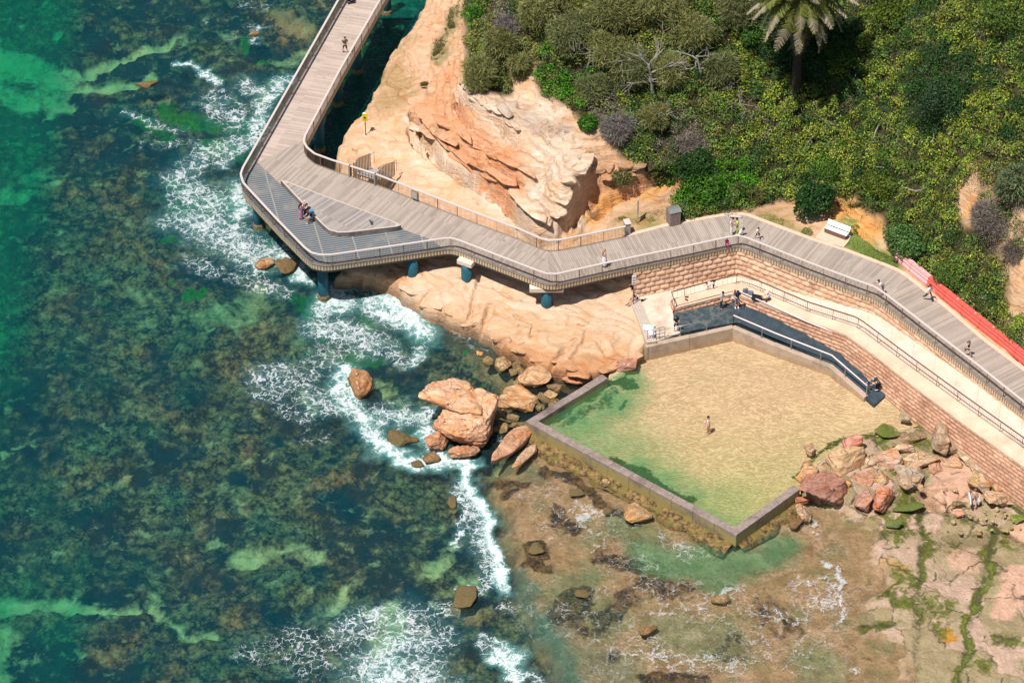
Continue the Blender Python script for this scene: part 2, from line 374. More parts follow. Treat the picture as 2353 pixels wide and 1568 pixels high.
# land / reef heights
bz = -1.5 - .5 * sstep(-10, -40, X) + .55 * lump + .22 * fine * (1 - sand) - .35 * sand + .5 * brown * (.6 + .5 * fine) + .25 * algae - .3 * dark
flat = -.20 + .14 * fine + .10 * weed - .35 * chan - .6 * murk + .06 * lump
bz = bz * (1 - shal) + flat * shal
steps = np.floor(fbm(X * .20, Y * .28, 12, 4) * 8) * .06
ez = .22 + .10 * fine + steps + .012 * (X - 28)
bz = bz * (1 - expo) + ez * expo
bz = np.maximum(bz, heap * (.93 + .16 * lump) + (1 - heap) * -9)
# dry sandstone: joints (straight cracks) and weed
J1 = at2([(2120, 1000), (2118, 1180), (2112, 1300), (2105, 1440), (2098, 1600)]); J2 = at2([(2285, 1215), (2270, 1290), (2245, 1400), (2215, 1500), (2205, 1600)]); J3 = at2([(2126, 1130), (2200, 1190), (2300, 1210), (2420, 1290)])
J4 = at2([(2010, 1560), (1960, 1620)]); J5 = at2([(2280, 1250), (2352, 1190), (2420, 1150)])
jd = np.minimum(np.minimum(segdist(wx * .3 + X * .7, wy * .3 + Y * .7, J1), segdist(wx * .3 + X * .7, wy * .3 + Y * .7, J2)), segdist(wx, wy, J3))
bz = bz - expo * .16 * np.exp(-(jd / .28) ** 2)
inpool = sstep(.2, .8, sdist(X, Y, POOL_POLY)); bz = bz * (1 - inpool) - 3.0 * inpool
MOSS = [([(2070, 1150), (2060, 1200), (2040, 1240)], 24, 1), ([(2020, 1190), (2000, 1210)], 22, .8), ([(2100, 1040), (2150, 1060), (2180, 1050)], 22, .9), ([(2085, 1090), (2070, 1120)], 20, 1), ([(2105, 1150), (2118, 1250), (2112, 1330), (2100, 1400)], 15, 1), ([(2045, 1370), (2090, 1400), (2150, 1400)], 30, .9), ([(2150, 1370), (2140, 1450)], 34, .8),
    ([(2070, 1320), (2060, 1350)], 22, .8), ([(2170, 1255), (2200, 1280)], 26, .6), ([(2285, 1215), (2270, 1290), (2245, 1400), (2215, 1500), (2205, 1600)], 12, 1.1), ([(2300, 1230), (2310, 1260)], 24, .7), ([(2190, 1520), (2260, 1540)], 26, .6), ([(2290, 1475), (2320, 1480)], 30, .7), ([(2340, 1090), (2352, 1140)], 18, 1), ([(2150, 1200), (2250, 1210)], 22, .5),
    ([(2090, 1540)], 24, .5), ([(2040, 1440), (1995, 1440)], 16, 1), ([(2310, 1000)], 5, 0), ([(2060, 1290)], 18, .5), ([(2230, 1155), (2215, 1175)], 10, .6), ([(2240, 1340)], 14, .5), ([(2320, 1340)], 18, .3), ([(2030, 1015)], 22, 1.3), ([(2105, 1000)], 18, 1.3), ([(2150, 985)], 10, 1), ([(2010, 1035)], 18, 1.2)]
moss = strokes(wx, wy, MOSS, soft=.9) * np.maximum(expo, heap)
PINK = [([(2180, 1100), (2230, 1140), (2160, 1150)], 45, 1), ([(2352, 1220)], 30, .9), ([(2210, 1290)], 50, .6), ([(2352, 1340), (2320, 1400)], 45, .8), ([(2160, 1270)], 20, .4)]
pink = strokes(wx, wy, PINK, soft=.7)
RUST = [([(2155, 1455), (2170, 1480)], 14, 1), ([(1990, 1575)], 10, .8), ([(2060, 1190)], 12, .5), ([(2030, 1300), (2060, 1310)], 18, .5)]
rust = strokes(wx, wy, RUST)
m1 = np.stack([sand, algae, brown], 1); m2 = np.stack([dark, shal, np.maximum(expo, heap)], 1); m3 = np.stack([moss, weed, pink], 1); m4 = np.stack([rust, chan, np.exp(-(jd / .22) ** 2)], 1)
bV = np.stack([X, Y, bz], 1)

# ---- seabed material
t = NT('seabed_reef'); P = t.geo('Position'); a1 = t.sep(t.attr('m1')); a2 = t.sep(t.attr('m2')); a3 = t.sep(t.attr('m3')); a4 = t.sep(t.attr('m4'))
wv = t.vmath('ADD', P, t.vmath('MULTIPLY', t.vmath('SUBTRACT', t.noise(P, 1.3, 3, out=1), (.5, .5, .5)), (.9, .9, .4)))
nbig = t.noise(P, .16, 4, .6); nmid = t.noise(wv, .9, 5, .65); nfin = t.noise(P, 3.6, 5, .68)
wk = t.vmath('ADD', P, t.vmath('MULTIPLY', t.vmath('SUBTRACT', t.noise(P, 2.2, 3, out=1), (.5, .5, .5)), (.35, .35, .2)))
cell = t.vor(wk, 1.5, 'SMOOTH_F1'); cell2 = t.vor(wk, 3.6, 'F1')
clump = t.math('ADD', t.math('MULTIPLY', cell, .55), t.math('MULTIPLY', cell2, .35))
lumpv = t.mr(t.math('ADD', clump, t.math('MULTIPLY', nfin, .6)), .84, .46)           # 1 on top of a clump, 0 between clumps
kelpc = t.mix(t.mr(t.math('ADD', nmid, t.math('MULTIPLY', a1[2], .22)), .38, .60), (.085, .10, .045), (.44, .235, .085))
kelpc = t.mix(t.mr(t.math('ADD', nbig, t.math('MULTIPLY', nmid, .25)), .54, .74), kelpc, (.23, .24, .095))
reef = t.mix(lumpv, (.003, .012, .016), kelpc)  # near-black gaps put the shadow between kelp clumps into the colour
cov = t.math('ADD', t.math('ADD', t.mr(nbig, .33, .60), t.math('MULTIPLY', a1[2], .75)), t.math('MULTIPLY', a2[0], -1.0))
cov = t.mr(t.math('ADD', cov, t.math('MULTIPLY', t.math('SUBTRACT', nmid, .5), 2.2)), .15, .9)
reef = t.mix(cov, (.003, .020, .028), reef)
reef = t.mix(t.mr(t.math('ADD', a1[2], t.math('MULTIPLY', t.math('SUBTRACT', nfin, .5), 1.2)), .85, 1.3), reef, (.42, .24, .11))
sandc = t.mix(t.mr(nmid, .3, .7), (.38, .43, .17), (.58, .60, .28))
s_m = t.mr(t.math('ADD', t.math('ADD', t.math('ADD', a1[0], t.mr(t.noise(t.vmath('ADD', P, (37, 11, 0)), .55, 4, .65), .56, .72, 0, .55)), t.math('MULTIPLY', t.math('SUBTRACT', nmid, .5), 1.7)), t.math('MULTIPLY', t.math('SUBTRACT', nfin, .5), .7)), .14, .92)
s_m = t.math('MULTIPLY', s_m, t.mr(lumpv, 0, 1, 1, .82))
c = t.mix(s_m, reef, sandc)
algc = t.mix(t.mr(nfin, .35, .7), (.004, .075, .006), (.05, .26, .015))
c = t.mix(t.mr(t.math('ADD', a1[1], t.math('MULTIPLY', t.math('SUBTRACT', nmid, .5), 1.3)), .40, .65), c, algc)
# shallow sandstone flat with weed
tan = t.mix(t.mr(nmid, .35, .68), (.25, .16, .08), (.46, .32, .18)); tan = t.mix(t.mr(t.noise(wv, .42, 5, .65), .50, .66), tan, (.22, .20, .09)); tan = t.mix(t.mr(t.noise(t.vmath('ADD', wv, (9, 4, 0)), .5, 5, .65), .54, .68), tan, (.50, .33, .22)); tan = t.mix(t.mr(nfin, .5, .72), tan, t.mix(1.0, tan, (.62, .56, .5), 'MULTIPLY'))
wd = t.mr(t.math('ADD', t.math('ADD', a3[1], t.math('MULTIPLY', lumpv, .25)), t.math('MULTIPLY', t.math('SUBTRACT', nmid, .5), 2.6)), .34, .74)
tan = t.mix(wd, tan, t.mix(lumpv, (.03, .022, .015), (.20, .115, .045)))
c = t.mix(a2[1], c, tan)
# dry ledge
pc = t.sep(t.vor(wv, .34, 'F1', 'Color')); pe = t.vor(wv, .34, 'DISTANCE_TO_EDGE')
dry = t.mix(t.mr(nmid, .3, .7), (.40, .28, .19), (.57, .41, .31)); dry = t.mix(t.math('MULTIPLY', pc[0], .75), dry, t.mix(nfin, (.50, .33, .25), (.66, .47, .37))); dry = t.mix(t.mr(pc[1], .45, .75, 0, .7), dry, t.mix(nfin, (.20, .17, .07), (.36, .31, .15))); dry = t.mix(t.mr(t.noise(P, .45, 5, .6), .48, .62), dry, (.33, .27, .15))
dry = t.mix(t.mr(t.math('ADD', a3[2], t.math('MULTIPLY', t.math('SUBTRACT', nmid, .5), .8)), .35, .6), dry, t.mix(nfin, (.58, .33, .22), (.66, .44, .32)))
dry = t.mix(t.mr(a4[0], .3, .7), dry, (.50, .24, .04))
mossc = t.mix(t.mr(nfin, .35, .68), (.045, .065, .012), (.19, .20, .035)); mossc = t.mix(t.mr(t.math('ADD', a3[0], t.math('MULTIPLY', nmid, .4)), 1.2, 1.5), mossc, (.30, .42, .03))
dry = t.mix(t.mr(t.math('ADD', t.math('ADD', a3[0], t.math('MULTIPLY', t.math('SUBTRACT', nmid, .5), 2.6)), t.math('MULTIPLY', t.math('SUBTRACT', nfin, .5), 1.0)), .42, .85), dry, mossc)
dry = t.mix(t.mr(lumpv, .9, .0, 0, .35), dry, t.mix(1.0, dry, (.45, .40, .30), 'MULTIPLY'))
dry = t.mix(t.math('MULTIPLY', a4[2], t.mr(nfin, .3, .7)), dry, (.06, .06, .025)); dry = t.mix(t.math('MULTIPLY', t.mr(pe, .035, .0), t.mr(nmid, .45, .55)), dry, (.07, .06, .035))
c = t.mix(a2[2], c, dry)
h = t.math('ADD', t.math('ADD', t.math('MULTIPLY', lumpv, .6), t.math('MULTIPLY', nfin, .6)), t.math('MULTIPLY', t.math('MULTIPLY', t.mr(pe, 0, .06), pc[2]), t.math('MULTIPLY', a2[2], .9)))
SEABED = t.done(t.bsdf(c, t.mr(a2[2], 0, 1, .9, .7), t.bump(h, .8, .14), .25))
# split the sheet: deep reef / rock platform
fx = X[F].mean(1); fy = Y[F].mean(1)
is_plat = sdist(fx, fy, at2([(1230, 985), (1390, 860), (1480, 790), (1560, 600), (2900, 600), (2900, 1900), (1330, 1900), (1290, 1620), (1260, 1500), (1220, 1420), (1190, 1350), (1180, 1270), (1150, 1190), (1115, 1085)])) > 0
for nm, msk in (('seabed', ~is_plat), ('rock_platform', is_plat)):
    v_, f_, c_ = compact(bV, F[msk], dict(m1=m1, m2=m2, m3=m3, m4=m4))
    tag(mesh_obj(nm, v_, f_, SEABED, smooth=True, cols=c_), kind='structure')

# ---- sea surface
FOAM_AND_HIGHLIGHTS = [([(640, 190), (620, 225), (600, 260), (590, 300)], 24, .68), ([(570, 200), (600, 215)], 30, .55), ([(510, 195), (480, 170), (440, 155), (400, 152)], 9, .75), ([(500, 230), (540, 280)], 42, .5), ([(590, 300), (560, 340), (520, 380)], 22, .60),
    ([(540, 330), (460, 370), (410, 410)], 40, .52), ([(440, 440), (500, 470)], 45, .6), ([(430, 500), (520, 540), (600, 580)], 55, .62), ([(540, 440), (560, 490)], 30, .75), ([(640, 600), (600, 620)], 32, .56), ([(640, 590), (690, 620), (700, 645)], 14, .85),
    ([(560, 640), (640, 660)], 30, .42), ([(440, 600), (480, 620)], 34, .42), ([(400, 430), (390, 500)], 20, .42), ([(300, 265), (360, 290), (420, 300)], 16, .45), ([(380, 330), (450, 330)], 20, .35), ([(350, 300), (330, 350)], 10, .3),
    ([(740, 705), (770, 670), (830, 640), (900, 665)], 26, .8), ([(900, 690), (950, 720), (972, 762)], 24, .98), ([(860, 700), (930, 740)], 38, .74), ([(790, 700), (760, 690)], 34, .8), ([(960, 800), (950, 830)], 12, .7), ([(740, 750), (850, 790)], 42, .6), ([(880, 800), (930, 830)], 25, .5),
    ([(700, 850), (620, 900)], 42, .45), ([(640, 850), (600, 860)], 26, .5), ([(760, 820)], 50, .5), ([(800, 850), (780, 900), (820, 950), (860, 1000)], 24, .85), ([(700, 900), (760, 940)], 36, .5), ([(640, 940), (700, 960)], 26, .4), ([(860, 1000), (900, 1045), (950, 1068), (1010, 1055), (1075, 1065)], 17, 1.05),
    ([(880, 960), (960, 970), (995, 955)], 22, .7), ([(985, 1000), (1000, 1040)], 24, .9), ([(850, 960), (940, 940)], 28, .5), ([(880, 1040)], 22, .9), ([(1085, 1068), (1074, 1110), (1100, 1160), (1130, 1220), (1155, 1290), (1166, 1345), (1175, 1370)], 10, 1.15),
    ([(1050, 1120), (1085, 1190), (1120, 1260), (1145, 1320)], 24, .6), ([(1050, 1140)], 14, .8), ([(1060, 1190), (1050, 1250)], 14, .55), ([(1100, 1350), (1150, 1350)], 14, .5), ([(1060, 1345), (1080, 1350)], 10, .5), ([(1165, 1400)], 14, .35),
    ([(830, 1530), (900, 1490), (960, 1480)], 40, .62), ([(800, 1450), (930, 1420), (1000, 1470)], 50, .5), ([(960, 1540), (1000, 1568)], 50, .62), ([(720, 1520), (680, 1470)], 50, .36), ([(860, 1560), (900, 1540)], 34, .80), ([(580, 1490), (760, 1490)], 45, .3), ([(1150, 1500), (1185, 1520), (1200, 1575)], 15, .95), ([(1110, 1475), (1150, 1490)], 14, .5), ([(1200, 1565), (1270, 1568)], 10, .6),
    ([(1020, 1400), (960, 1390)], 26, .4), ([(1905, 1285), (1922, 1330), (1928, 1400), (1924, 1445)], 5, 1.05), ([(1890, 1330), (1905, 1400)], 24, .5), ([(1840, 1330), (1850, 1400)], 26, .42), ([(1830, 1420), (1700, 1400)], 26, .36), ([(1250, 1150), (1400, 1250), (1500, 1350)], 70, .27), ([(1500, 1350), (1700, 1430), (1800, 1480)], 90, .27), ([(1250, 1400), (1400, 1450), (1400, 1540)], 80, .25), ([(1700, 1530), (1900, 1500), (1950, 1380)], 60, .24), ([(1850, 1220), (1930, 1260)], 40, .22), ([(1330, 1160), (1410, 1190)], 20, .42),  # the faintest wide strokes paint white ripple highlights among the foam
    ([(1500, 1220), (1600, 1275)], 18, .44), ([(1480, 1480), (1560, 1520), (1700, 1530)], 40, .4), ([(1866, 1190), (1888, 1215)], 6, .85), ([(1950, 1535), (1965, 1548)], 6, .8), ([(1600, 1380), (1560, 1400)], 22, .42), ([(1640, 1370), (1700, 1360)], 16, .42), ([(1400, 1330), (1360, 1360)], 26, .3), ([(1850, 1170), (1845, 1140)], 5, .6),
    ([(560, 10), (600, 20)], 20, .3), ([(470, 50)], 9, .4), ([(590, 95), (605, 70)], 10, .65), ([(620, 20)], 12, .35), ([(530, 90), (590, 60)], 18, .2), ([(1230, 1010), (1460, 1130), (1690, 1250)], 5, .55), ([(1130, 1010), (1200, 1040)], 10, .3), ([(1060, 770), (1110, 800)], 14, .25), ([(690, 1010), (750, 1000)], 20, .25)]
foam = strokes(wx, wy, FOAM_AND_HIGHLIGHTS, soft=.85); ridge = strokes(X, Y, [FOAM_AND_HIGHLIGHTS[28], FOAM_AND_HIGHLIGHTS[22], FOAM_AND_HIGHLIGHTS[18]], soft=.9)  # foam mask also holds the painted ripple highlights
milk = strokes(wx, wy, [(p, r * 1.9, s) for p, r, s in FOAM_AND_HIGHLIGHTS], soft=.95) * (1 - shal * .75)
ux = (X * 30 + 1176)
deep = np.interp(X, [-60, -40, -36.5, -16, -4, 2, 10], [1, 1, .64, .52, .46, .36, .20]) + .20 * lump + .12 * (Y < -22) * (X < -30)
deep = np.clip(deep, 0, 1.1) * (1 - shal) + shal * (.03 + .5 * chan + .75 * murk)
deep = deep + strokes(wx, wy, [([(840, 640), (820, 690), (740, 620)], 60, .25), ([(880, 250), (800, 330), (860, 120), (950, 0)], 60, .5)], soft=.8)
sz = .035 * fbm(X * .7, Y * .35, 21, 4) + .02 * fbm(X * 2.2, Y * 1.4, 22, 3) + .32 * np.clip(ridge, 0, 1) * (.7 + .6 * fine) + .05 * np.clip(foam, 0, 1) * fine
keep = ~(inside(fx, fy, POOL_POLY))
sV = np.stack([X, Y, sz], 1); wat = np.stack([foam, np.clip(deep, 0, 1.2), np.clip(milk, 0, 1)], 1)
v_, f_, c_ = compact(sV, F[keep], dict(wat=wat, wat2=np.stack([shal, chan, murk], 1)))
t = NT('sea_water'); P = t.geo('Position'); A = t.sep(t.attr('wat')); B = t.sep(t.attr('wat2'))
Pf = t.map(P, (1, 1, 0))
warp = t.vmath('ADD', Pf, t.vmath('MULTIPLY', t.vmath('SUBTRACT', t.noise(Pf, .9, 4, .65, out=1), (.5, .5, .5)), (2.2, 2.2, 0)))
warp = t.vmath('ADD', warp, t.vmath('MULTIPLY', t.vmath('SUBTRACT', t.noise(Pf, 4, 2, .6, out=1), (.5, .5, .5)), (.35, .35, 0)))
n1 = t.noise(Pf, .55, 4, .6); n2 = t.noise(warp, 2.6, 5, .7); n3 = t.noise(Pf, 9, 3, .6)
fm = t.math('ADD', A[0], t.math('MULTIPLY', t.math('SUBTRACT', n1, .5), .5))
d1 = t.vor(warp, 1.35, 'DISTANCE_TO_EDGE'); d2 = t.vor(warp, 3.2, 'DISTANCE_TO_EDGE')
wdt = t.math('ADD', .02, t.math('MULTIPLY', t.math('POWER', t.math('MAXIMUM', fm, 0), 2.2), .34))
wdt = t.math('MULTIPLY', wdt, t.mr(n2, .35, .7, .1, 2.0))
l1 = t.math('SUBTRACT', 1, t.math('DIVIDE', d1, wdt), clamp=True)
wdt2 = t.math('MULTIPLY', wdt, .62)
l2 = t.math('MULTIPLY', t.math('SUBTRACT', 1, t.math('DIVIDE', d2, wdt2), clamp=True), t.mr(fm, .35, .7))
gate = t.mr(t.math('ADD', fm, t.math('MULTIPLY', t.math('SUBTRACT', n2, .5), .5)), .10, .34)
lace = t.math('MULTIPLY', t.math('MAXIMUM', l1, l2), gate)
solid = t.mr(t.math('ADD', t.math('ADD', fm, t.math('MULTIPLY', t.math('SUBTRACT', n2, .5), 1.5)), t.math('MULTIPLY', t.math('SUBTRACT', n3, .5), .3)), .93, 1.28)
fo = t.math('MAXIMUM', t.math('MULTIPLY', lace, t.mr(fm, .3, .9, .72, .88)), solid, clamp=True)
fo = t.math('MULTIPLY', t.math('POWER', fo, .95), t.mr(n3, .3, .6, .62, .96))
fo = t.math('MULTIPLY', fo, t.mr(B[0], 0, 1, 1.0, .68))
bmp = t.bump(t.math('ADD', t.noise(t.map(Pf, (1, 1.7, 1), rot=(0, 0, .5)), 1.8, 5, .6), t.math('MULTIPLY', t.noise(Pf, 6, 3), .5)), .7, .25)
deepf = A[1]
T1 = t.mix(t.mr(deepf, 0, .5), (.97, .96, .92), (.70, .90, .87)); T = t.mix(t.mr(deepf, .5, 1.0), T1, (.14, .74, .62))
T = t.mix(B[1], T, (.62, .92, .78))
veilc = t.mix(t.mr(deepf, .1, .6), (.10, .10, .07), (.0, .092, .135)); veilc = t.mix(t.mr(deepf, .6, 1.0), veilc, (.0, .165, .125)); veilc = t.mix(B[1], veilc, (.12, .30, .17))
veilc = t.mix(t.math('MULTIPLY', t.mr(t.math('ADD', A[2], t.math('MULTIPLY', t.math('SUBTRACT', n2, .5), .6)), .3, .9), .75), veilc, (.24, .56, .50))
vf = t.math('ADD', t.mr(deepf, 0, 1, .05, .30), t.math('MULTIPLY', t.mr(t.math('ADD', A[2], t.math('MULTIPLY', t.math('SUBTRACT', n2, .5), .8)), .22, .9), .46), clamp=True)
tr = t.n('ShaderNodeBsdfTransparent'); t.set(tr.inputs[0], T)
df = t.n('ShaderNodeBsdfDiffuse'); t.set(df.inputs[0], veilc)
ms = t.n('ShaderNodeMixShader'); t.set(ms.inputs[0], vf); t.set(ms.inputs[1], tr.outputs[0]); t.set(ms.inputs[2], df.outputs[0])
bmg = t.bump(t.noise(t.map(Pf, (1, 2.2, 1)), 4.5, 3, .6), .55, .16, bmp); gl = t.n('ShaderNodeBsdfGlossy'); gl.inputs['Roughness'].default_value = .12; t.set(gl.inputs['Normal'], bmg)
fr = t.n('ShaderNodeFresnel'); fr.inputs[0].default_value = 1.33; t.set(fr.inputs['Normal'], bmp)
m2_ = t.n('ShaderNodeMixShader'); t.set(m2_.inputs[0], t.math('MULTIPLY', fr.outputs[0], t.mr(B[0], 0, 1, .36, .9))); t.set(m2_.inputs[1], ms.outputs[0]); t.set(m2_.inputs[2], gl.outputs[0])
fd = t.n('ShaderNodeBsdfDiffuse'); t.set(fd.inputs[0], (.86, .9, .92, 1)); t.set(fd.inputs['Normal'], t.bump(n2, .6, .1))
m3_ = t.n('ShaderNodeMixShader'); t.set(m3_.inputs[0], fo); t.set(m3_.inputs[1], m2_.outputs[0]); t.set(m3_.inputs[2], fd.outputs[0])
SEA = t.done(m3_.outputs[0])
tag(mesh_obj('sea_water', v_, f_, SEA, smooth=True, cols=c_), kind='structure')

# ---- pool floor and pool water
xa2 = np.arange(0.5, 36, .15); ya2 = np.arange(-26, 4, .15)
X2, Y2, F2 = grid(xa2, ya2)
fx2 = X2[F2].mean(1); fy2 = Y2[F2].mean(1); sp_ = sdist(fx2, fy2, POOL_POLY); kp = (sp_ > -.12) | ((sp_ > -2.2) & (fx2 > 23.6) & (fy2 < -5.5))
wx2 = X2 + .6 * fbm(X2 * .6, Y2 * .6, 31, 3); wy2 = Y2 + .6 * fbm(X2 * .6, Y2 * .6, 32, 3)
green = (.85 + .5 * fbm(X2 * .8, Y2 * .8, 44, 4)) * strokes(wx2, wy2, [([(1330, 970), (1380, 930)], 75, .95), ([(1300, 970), (1350, 1020)], 52, .7), ([(1450, 890), (1430, 860)], 34, .75), ([(1400, 1010), (1450, 1060)], 80, .42), ([(1460, 1070), (1580, 1140)], 40, .75), ([(1600, 1180), (1690, 1205)], 40, .5), ([(1650, 1150)], 60, .3)], z=.5, soft=.95)
alg = strokes(wx2, wy2, [([(1300, 975), (1340, 950), (1400, 910), (1420, 900)], 13, .8), ([(1385, 930)], 14, .7), ([(1415, 935), (1432, 925)], 5, .9), ([(1410, 1052), (1460, 1085), (1520, 1120), (1580, 1145)], 15, 1.1), ([(1400, 880), (1440, 880), (1450, 890)], 14, 1.1), ([(1830, 1100), (1860, 1060), (1900, 1030), (2000, 1000)], 9, .9), ([(1270, 972), (1400, 885)], 8, .9)], z=.3)
olive = np.clip(sstep(-6, -22, Y2) + .2 * fbm(X2 * .2, Y2 * .2, 5, 3), 0, 1)
pz = .35 - .15 * sstep(4, -18, Y2) - 1.0 * green + .12 * alg + .25 * sstep(2.2, 0, sdist(X2, Y2, POOL_POLY)) * sstep(24, 26, X2)
pz = np.maximum(pz, .35 + .42 * sstep(24.5, 28.5, X2)) * 1.0
pz -= .6 * np.clip(-sdist(X2, Y2, POOL_POLY) - .3, 0, 2) * (X2 > 23.6)
pz += .015 * fbm(X2 * 2.5, Y2 * 2.5, 6, 3) + .05 * alg * fbm(X2 * 3, Y2 * 3, 7, 3)
v_, f_, c_ = compact(np.stack([X2, Y2, pz], 1), F2[kp], dict(pm=np.stack([green, alg, olive], 1)))
t = NT('pool_sand'); P = t.geo('Position'); A = t.sep(t.attr('pm'))
wv = t.vmath('ADD', P, t.vmath('MULTIPLY', t.vmath('SUBTRACT', t.noise(P, .8, 3, out=1), (.5, .5, .5)), (1.4, 1.4, 0)))
wv = t.vmath('ADD', wv, t.vmath('MULTIPLY', t.vmath('SUBTRACT', t.noise(P, 3.2, 2, out=1), (.5, .5, .5)), (.25, .25, 0)))
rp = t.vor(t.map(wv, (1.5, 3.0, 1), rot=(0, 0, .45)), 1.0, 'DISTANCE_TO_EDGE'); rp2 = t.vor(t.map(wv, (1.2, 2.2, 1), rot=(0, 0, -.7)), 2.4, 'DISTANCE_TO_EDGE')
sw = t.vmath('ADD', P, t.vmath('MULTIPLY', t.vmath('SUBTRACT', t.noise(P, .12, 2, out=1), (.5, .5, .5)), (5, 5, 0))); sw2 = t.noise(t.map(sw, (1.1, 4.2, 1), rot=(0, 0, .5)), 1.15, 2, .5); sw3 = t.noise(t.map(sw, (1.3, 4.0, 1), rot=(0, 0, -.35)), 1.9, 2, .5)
caustic = t.math('ADD', t.math('ADD', t.math('MULTIPLY', t.mr(t.math('ABSOLUTE', t.math('SUBTRACT', sw2, .5)), .07, 0), .7), t.math('MULTIPLY', t.mr(t.math('ABSOLUTE', t.math('SUBTRACT', sw3, .5)), .06, 0), .5)), t.math('MULTIPLY', t.mr(rp, .12, 0.0, smooth=True), .25), t.math('MULTIPLY', t.mr(rp2, .16, 0, smooth=True), .15))
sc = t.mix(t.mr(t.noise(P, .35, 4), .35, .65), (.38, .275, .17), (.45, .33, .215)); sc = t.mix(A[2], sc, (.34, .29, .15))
sc = t.mix(t.math('MULTIPLY', t.mr(caustic, .05, .85), .72), sc, t.mix(A[2], (.74, .58, .38), (.62, .56, .32)))  # bright caustic net of the water, painted into the sand colour
nf = t.noise(P, 3.5, 5, .7)
sc = t.mix(t.mr(t.math('ADD', A[1], t.math('MULTIPLY', t.math('SUBTRACT', nf, .5), 2.6)), .40, .95), sc, t.mix(nf, (.01, .03, .012), (.10, .11, .02)))
POOLSAND = t.done(t.bsdf(sc, .9, t.bump(caustic, .5, .05), .1))
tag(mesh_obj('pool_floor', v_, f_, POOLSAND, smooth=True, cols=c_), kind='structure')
wc = at(1626, 992, PW); rr = np.hypot(X2 - wc.x, Y2 - wc.y)
wz = PW + .006 * fbm(X2 * 1.5, Y2 * 2.5, 51, 4) + .035 * np.sin(rr * 4.2) * np.exp(-rr / 4.0) * sstep(.15, .6, rr)
v_, f_, c_ = compact(np.stack([X2, Y2, wz], 1), F2[kp], dict(pm=np.stack([green, alg, olive], 1)))
t = NT('pool_water'); P = t.geo('Position'); A = t.sep(t.attr('pm'))
T = t.mix(t.mr(A[0], 0, .9), t.mix(A[2], (.985, .97, .93), (.93, .96, .86)), (.60, .88, .68))
tr = t.n('ShaderNodeBsdfTransparent'); t.set(tr.inputs[0], T); df = t.n('ShaderNodeBsdfDiffuse'); t.set(df.inputs[0], (.10, .30, .14, 1))
ms = t.n('ShaderNodeMixShader'); t.set(ms.inputs[0], t.mr(A[0], 0, 1, .0, .32)); t.set(ms.inputs[1], tr.outputs[0]); t.set(ms.inputs[2], df.outputs[0])
bmp = t.bump(t.noise(t.map(P, (1.2, 2.6, 1), rot=(0, 0, .3)), 2.6, 4, .6), .5, .07)
gl = t.n('ShaderNodeBsdfGlossy'); gl.inputs['Roughness'].default_value = .08; t.set(gl.inputs['Normal'], bmp)
fr = t.n('ShaderNodeFresnel'); fr.inputs[0].default_value = 1.33; t.set(fr.inputs['Normal'], bmp)
m2_ = t.n('ShaderNodeMixShader'); t.set(m2_.inputs[0], fr.outputs[0]); t.set(m2_.inputs[1], ms.outputs[0]); t.set(m2_.inputs[2], gl.outputs[0])
tag(mesh_obj('pool_water', v_, f_, t.done(m2_.outputs[0]), smooth=True, cols=c_), kind='structure')
# ================================================================== LAND: rock shelf, headland, hillside
def rbf(ctrl, X, Y, smooth=.02):
    W = np.array([[*at(*c)] for c in ctrl]); n = len(W)
    def phi(r2): return np.where(r2 > 1e-9, .5 * r2 * np.log(np.maximum(r2, 1e-9)), 0)
    D2 = ((W[:, None, :2] - W[None, :, :2]) ** 2).sum(2); A = np.zeros((n + 3, n + 3)); A[:n, :n] = phi(D2) + smooth * np.eye(n) * 10
    A[:n, n] = 1; A[:n, n + 1:] = W[:, :2]; A[n, :n] = 1; A[n + 1:, :n] = W[:, :2].T
    s = np.linalg.solve(A, np.concatenate([W[:, 2], [0, 0, 0]]))
    out = np.empty(len(X))
    for i in range(0, len(X), 20000):
        x, y = X[i:i + 20000], Y[i:i + 20000]; r2 = (x[:, None] - W[None, :, 0]) ** 2 + (y[:, None] - W[None, :, 1]) ** 2
        out[i:i + 20000] = phi(r2) @ s[:n] + s[n] + s[n + 1] * x + s[n + 2] * y
    return out
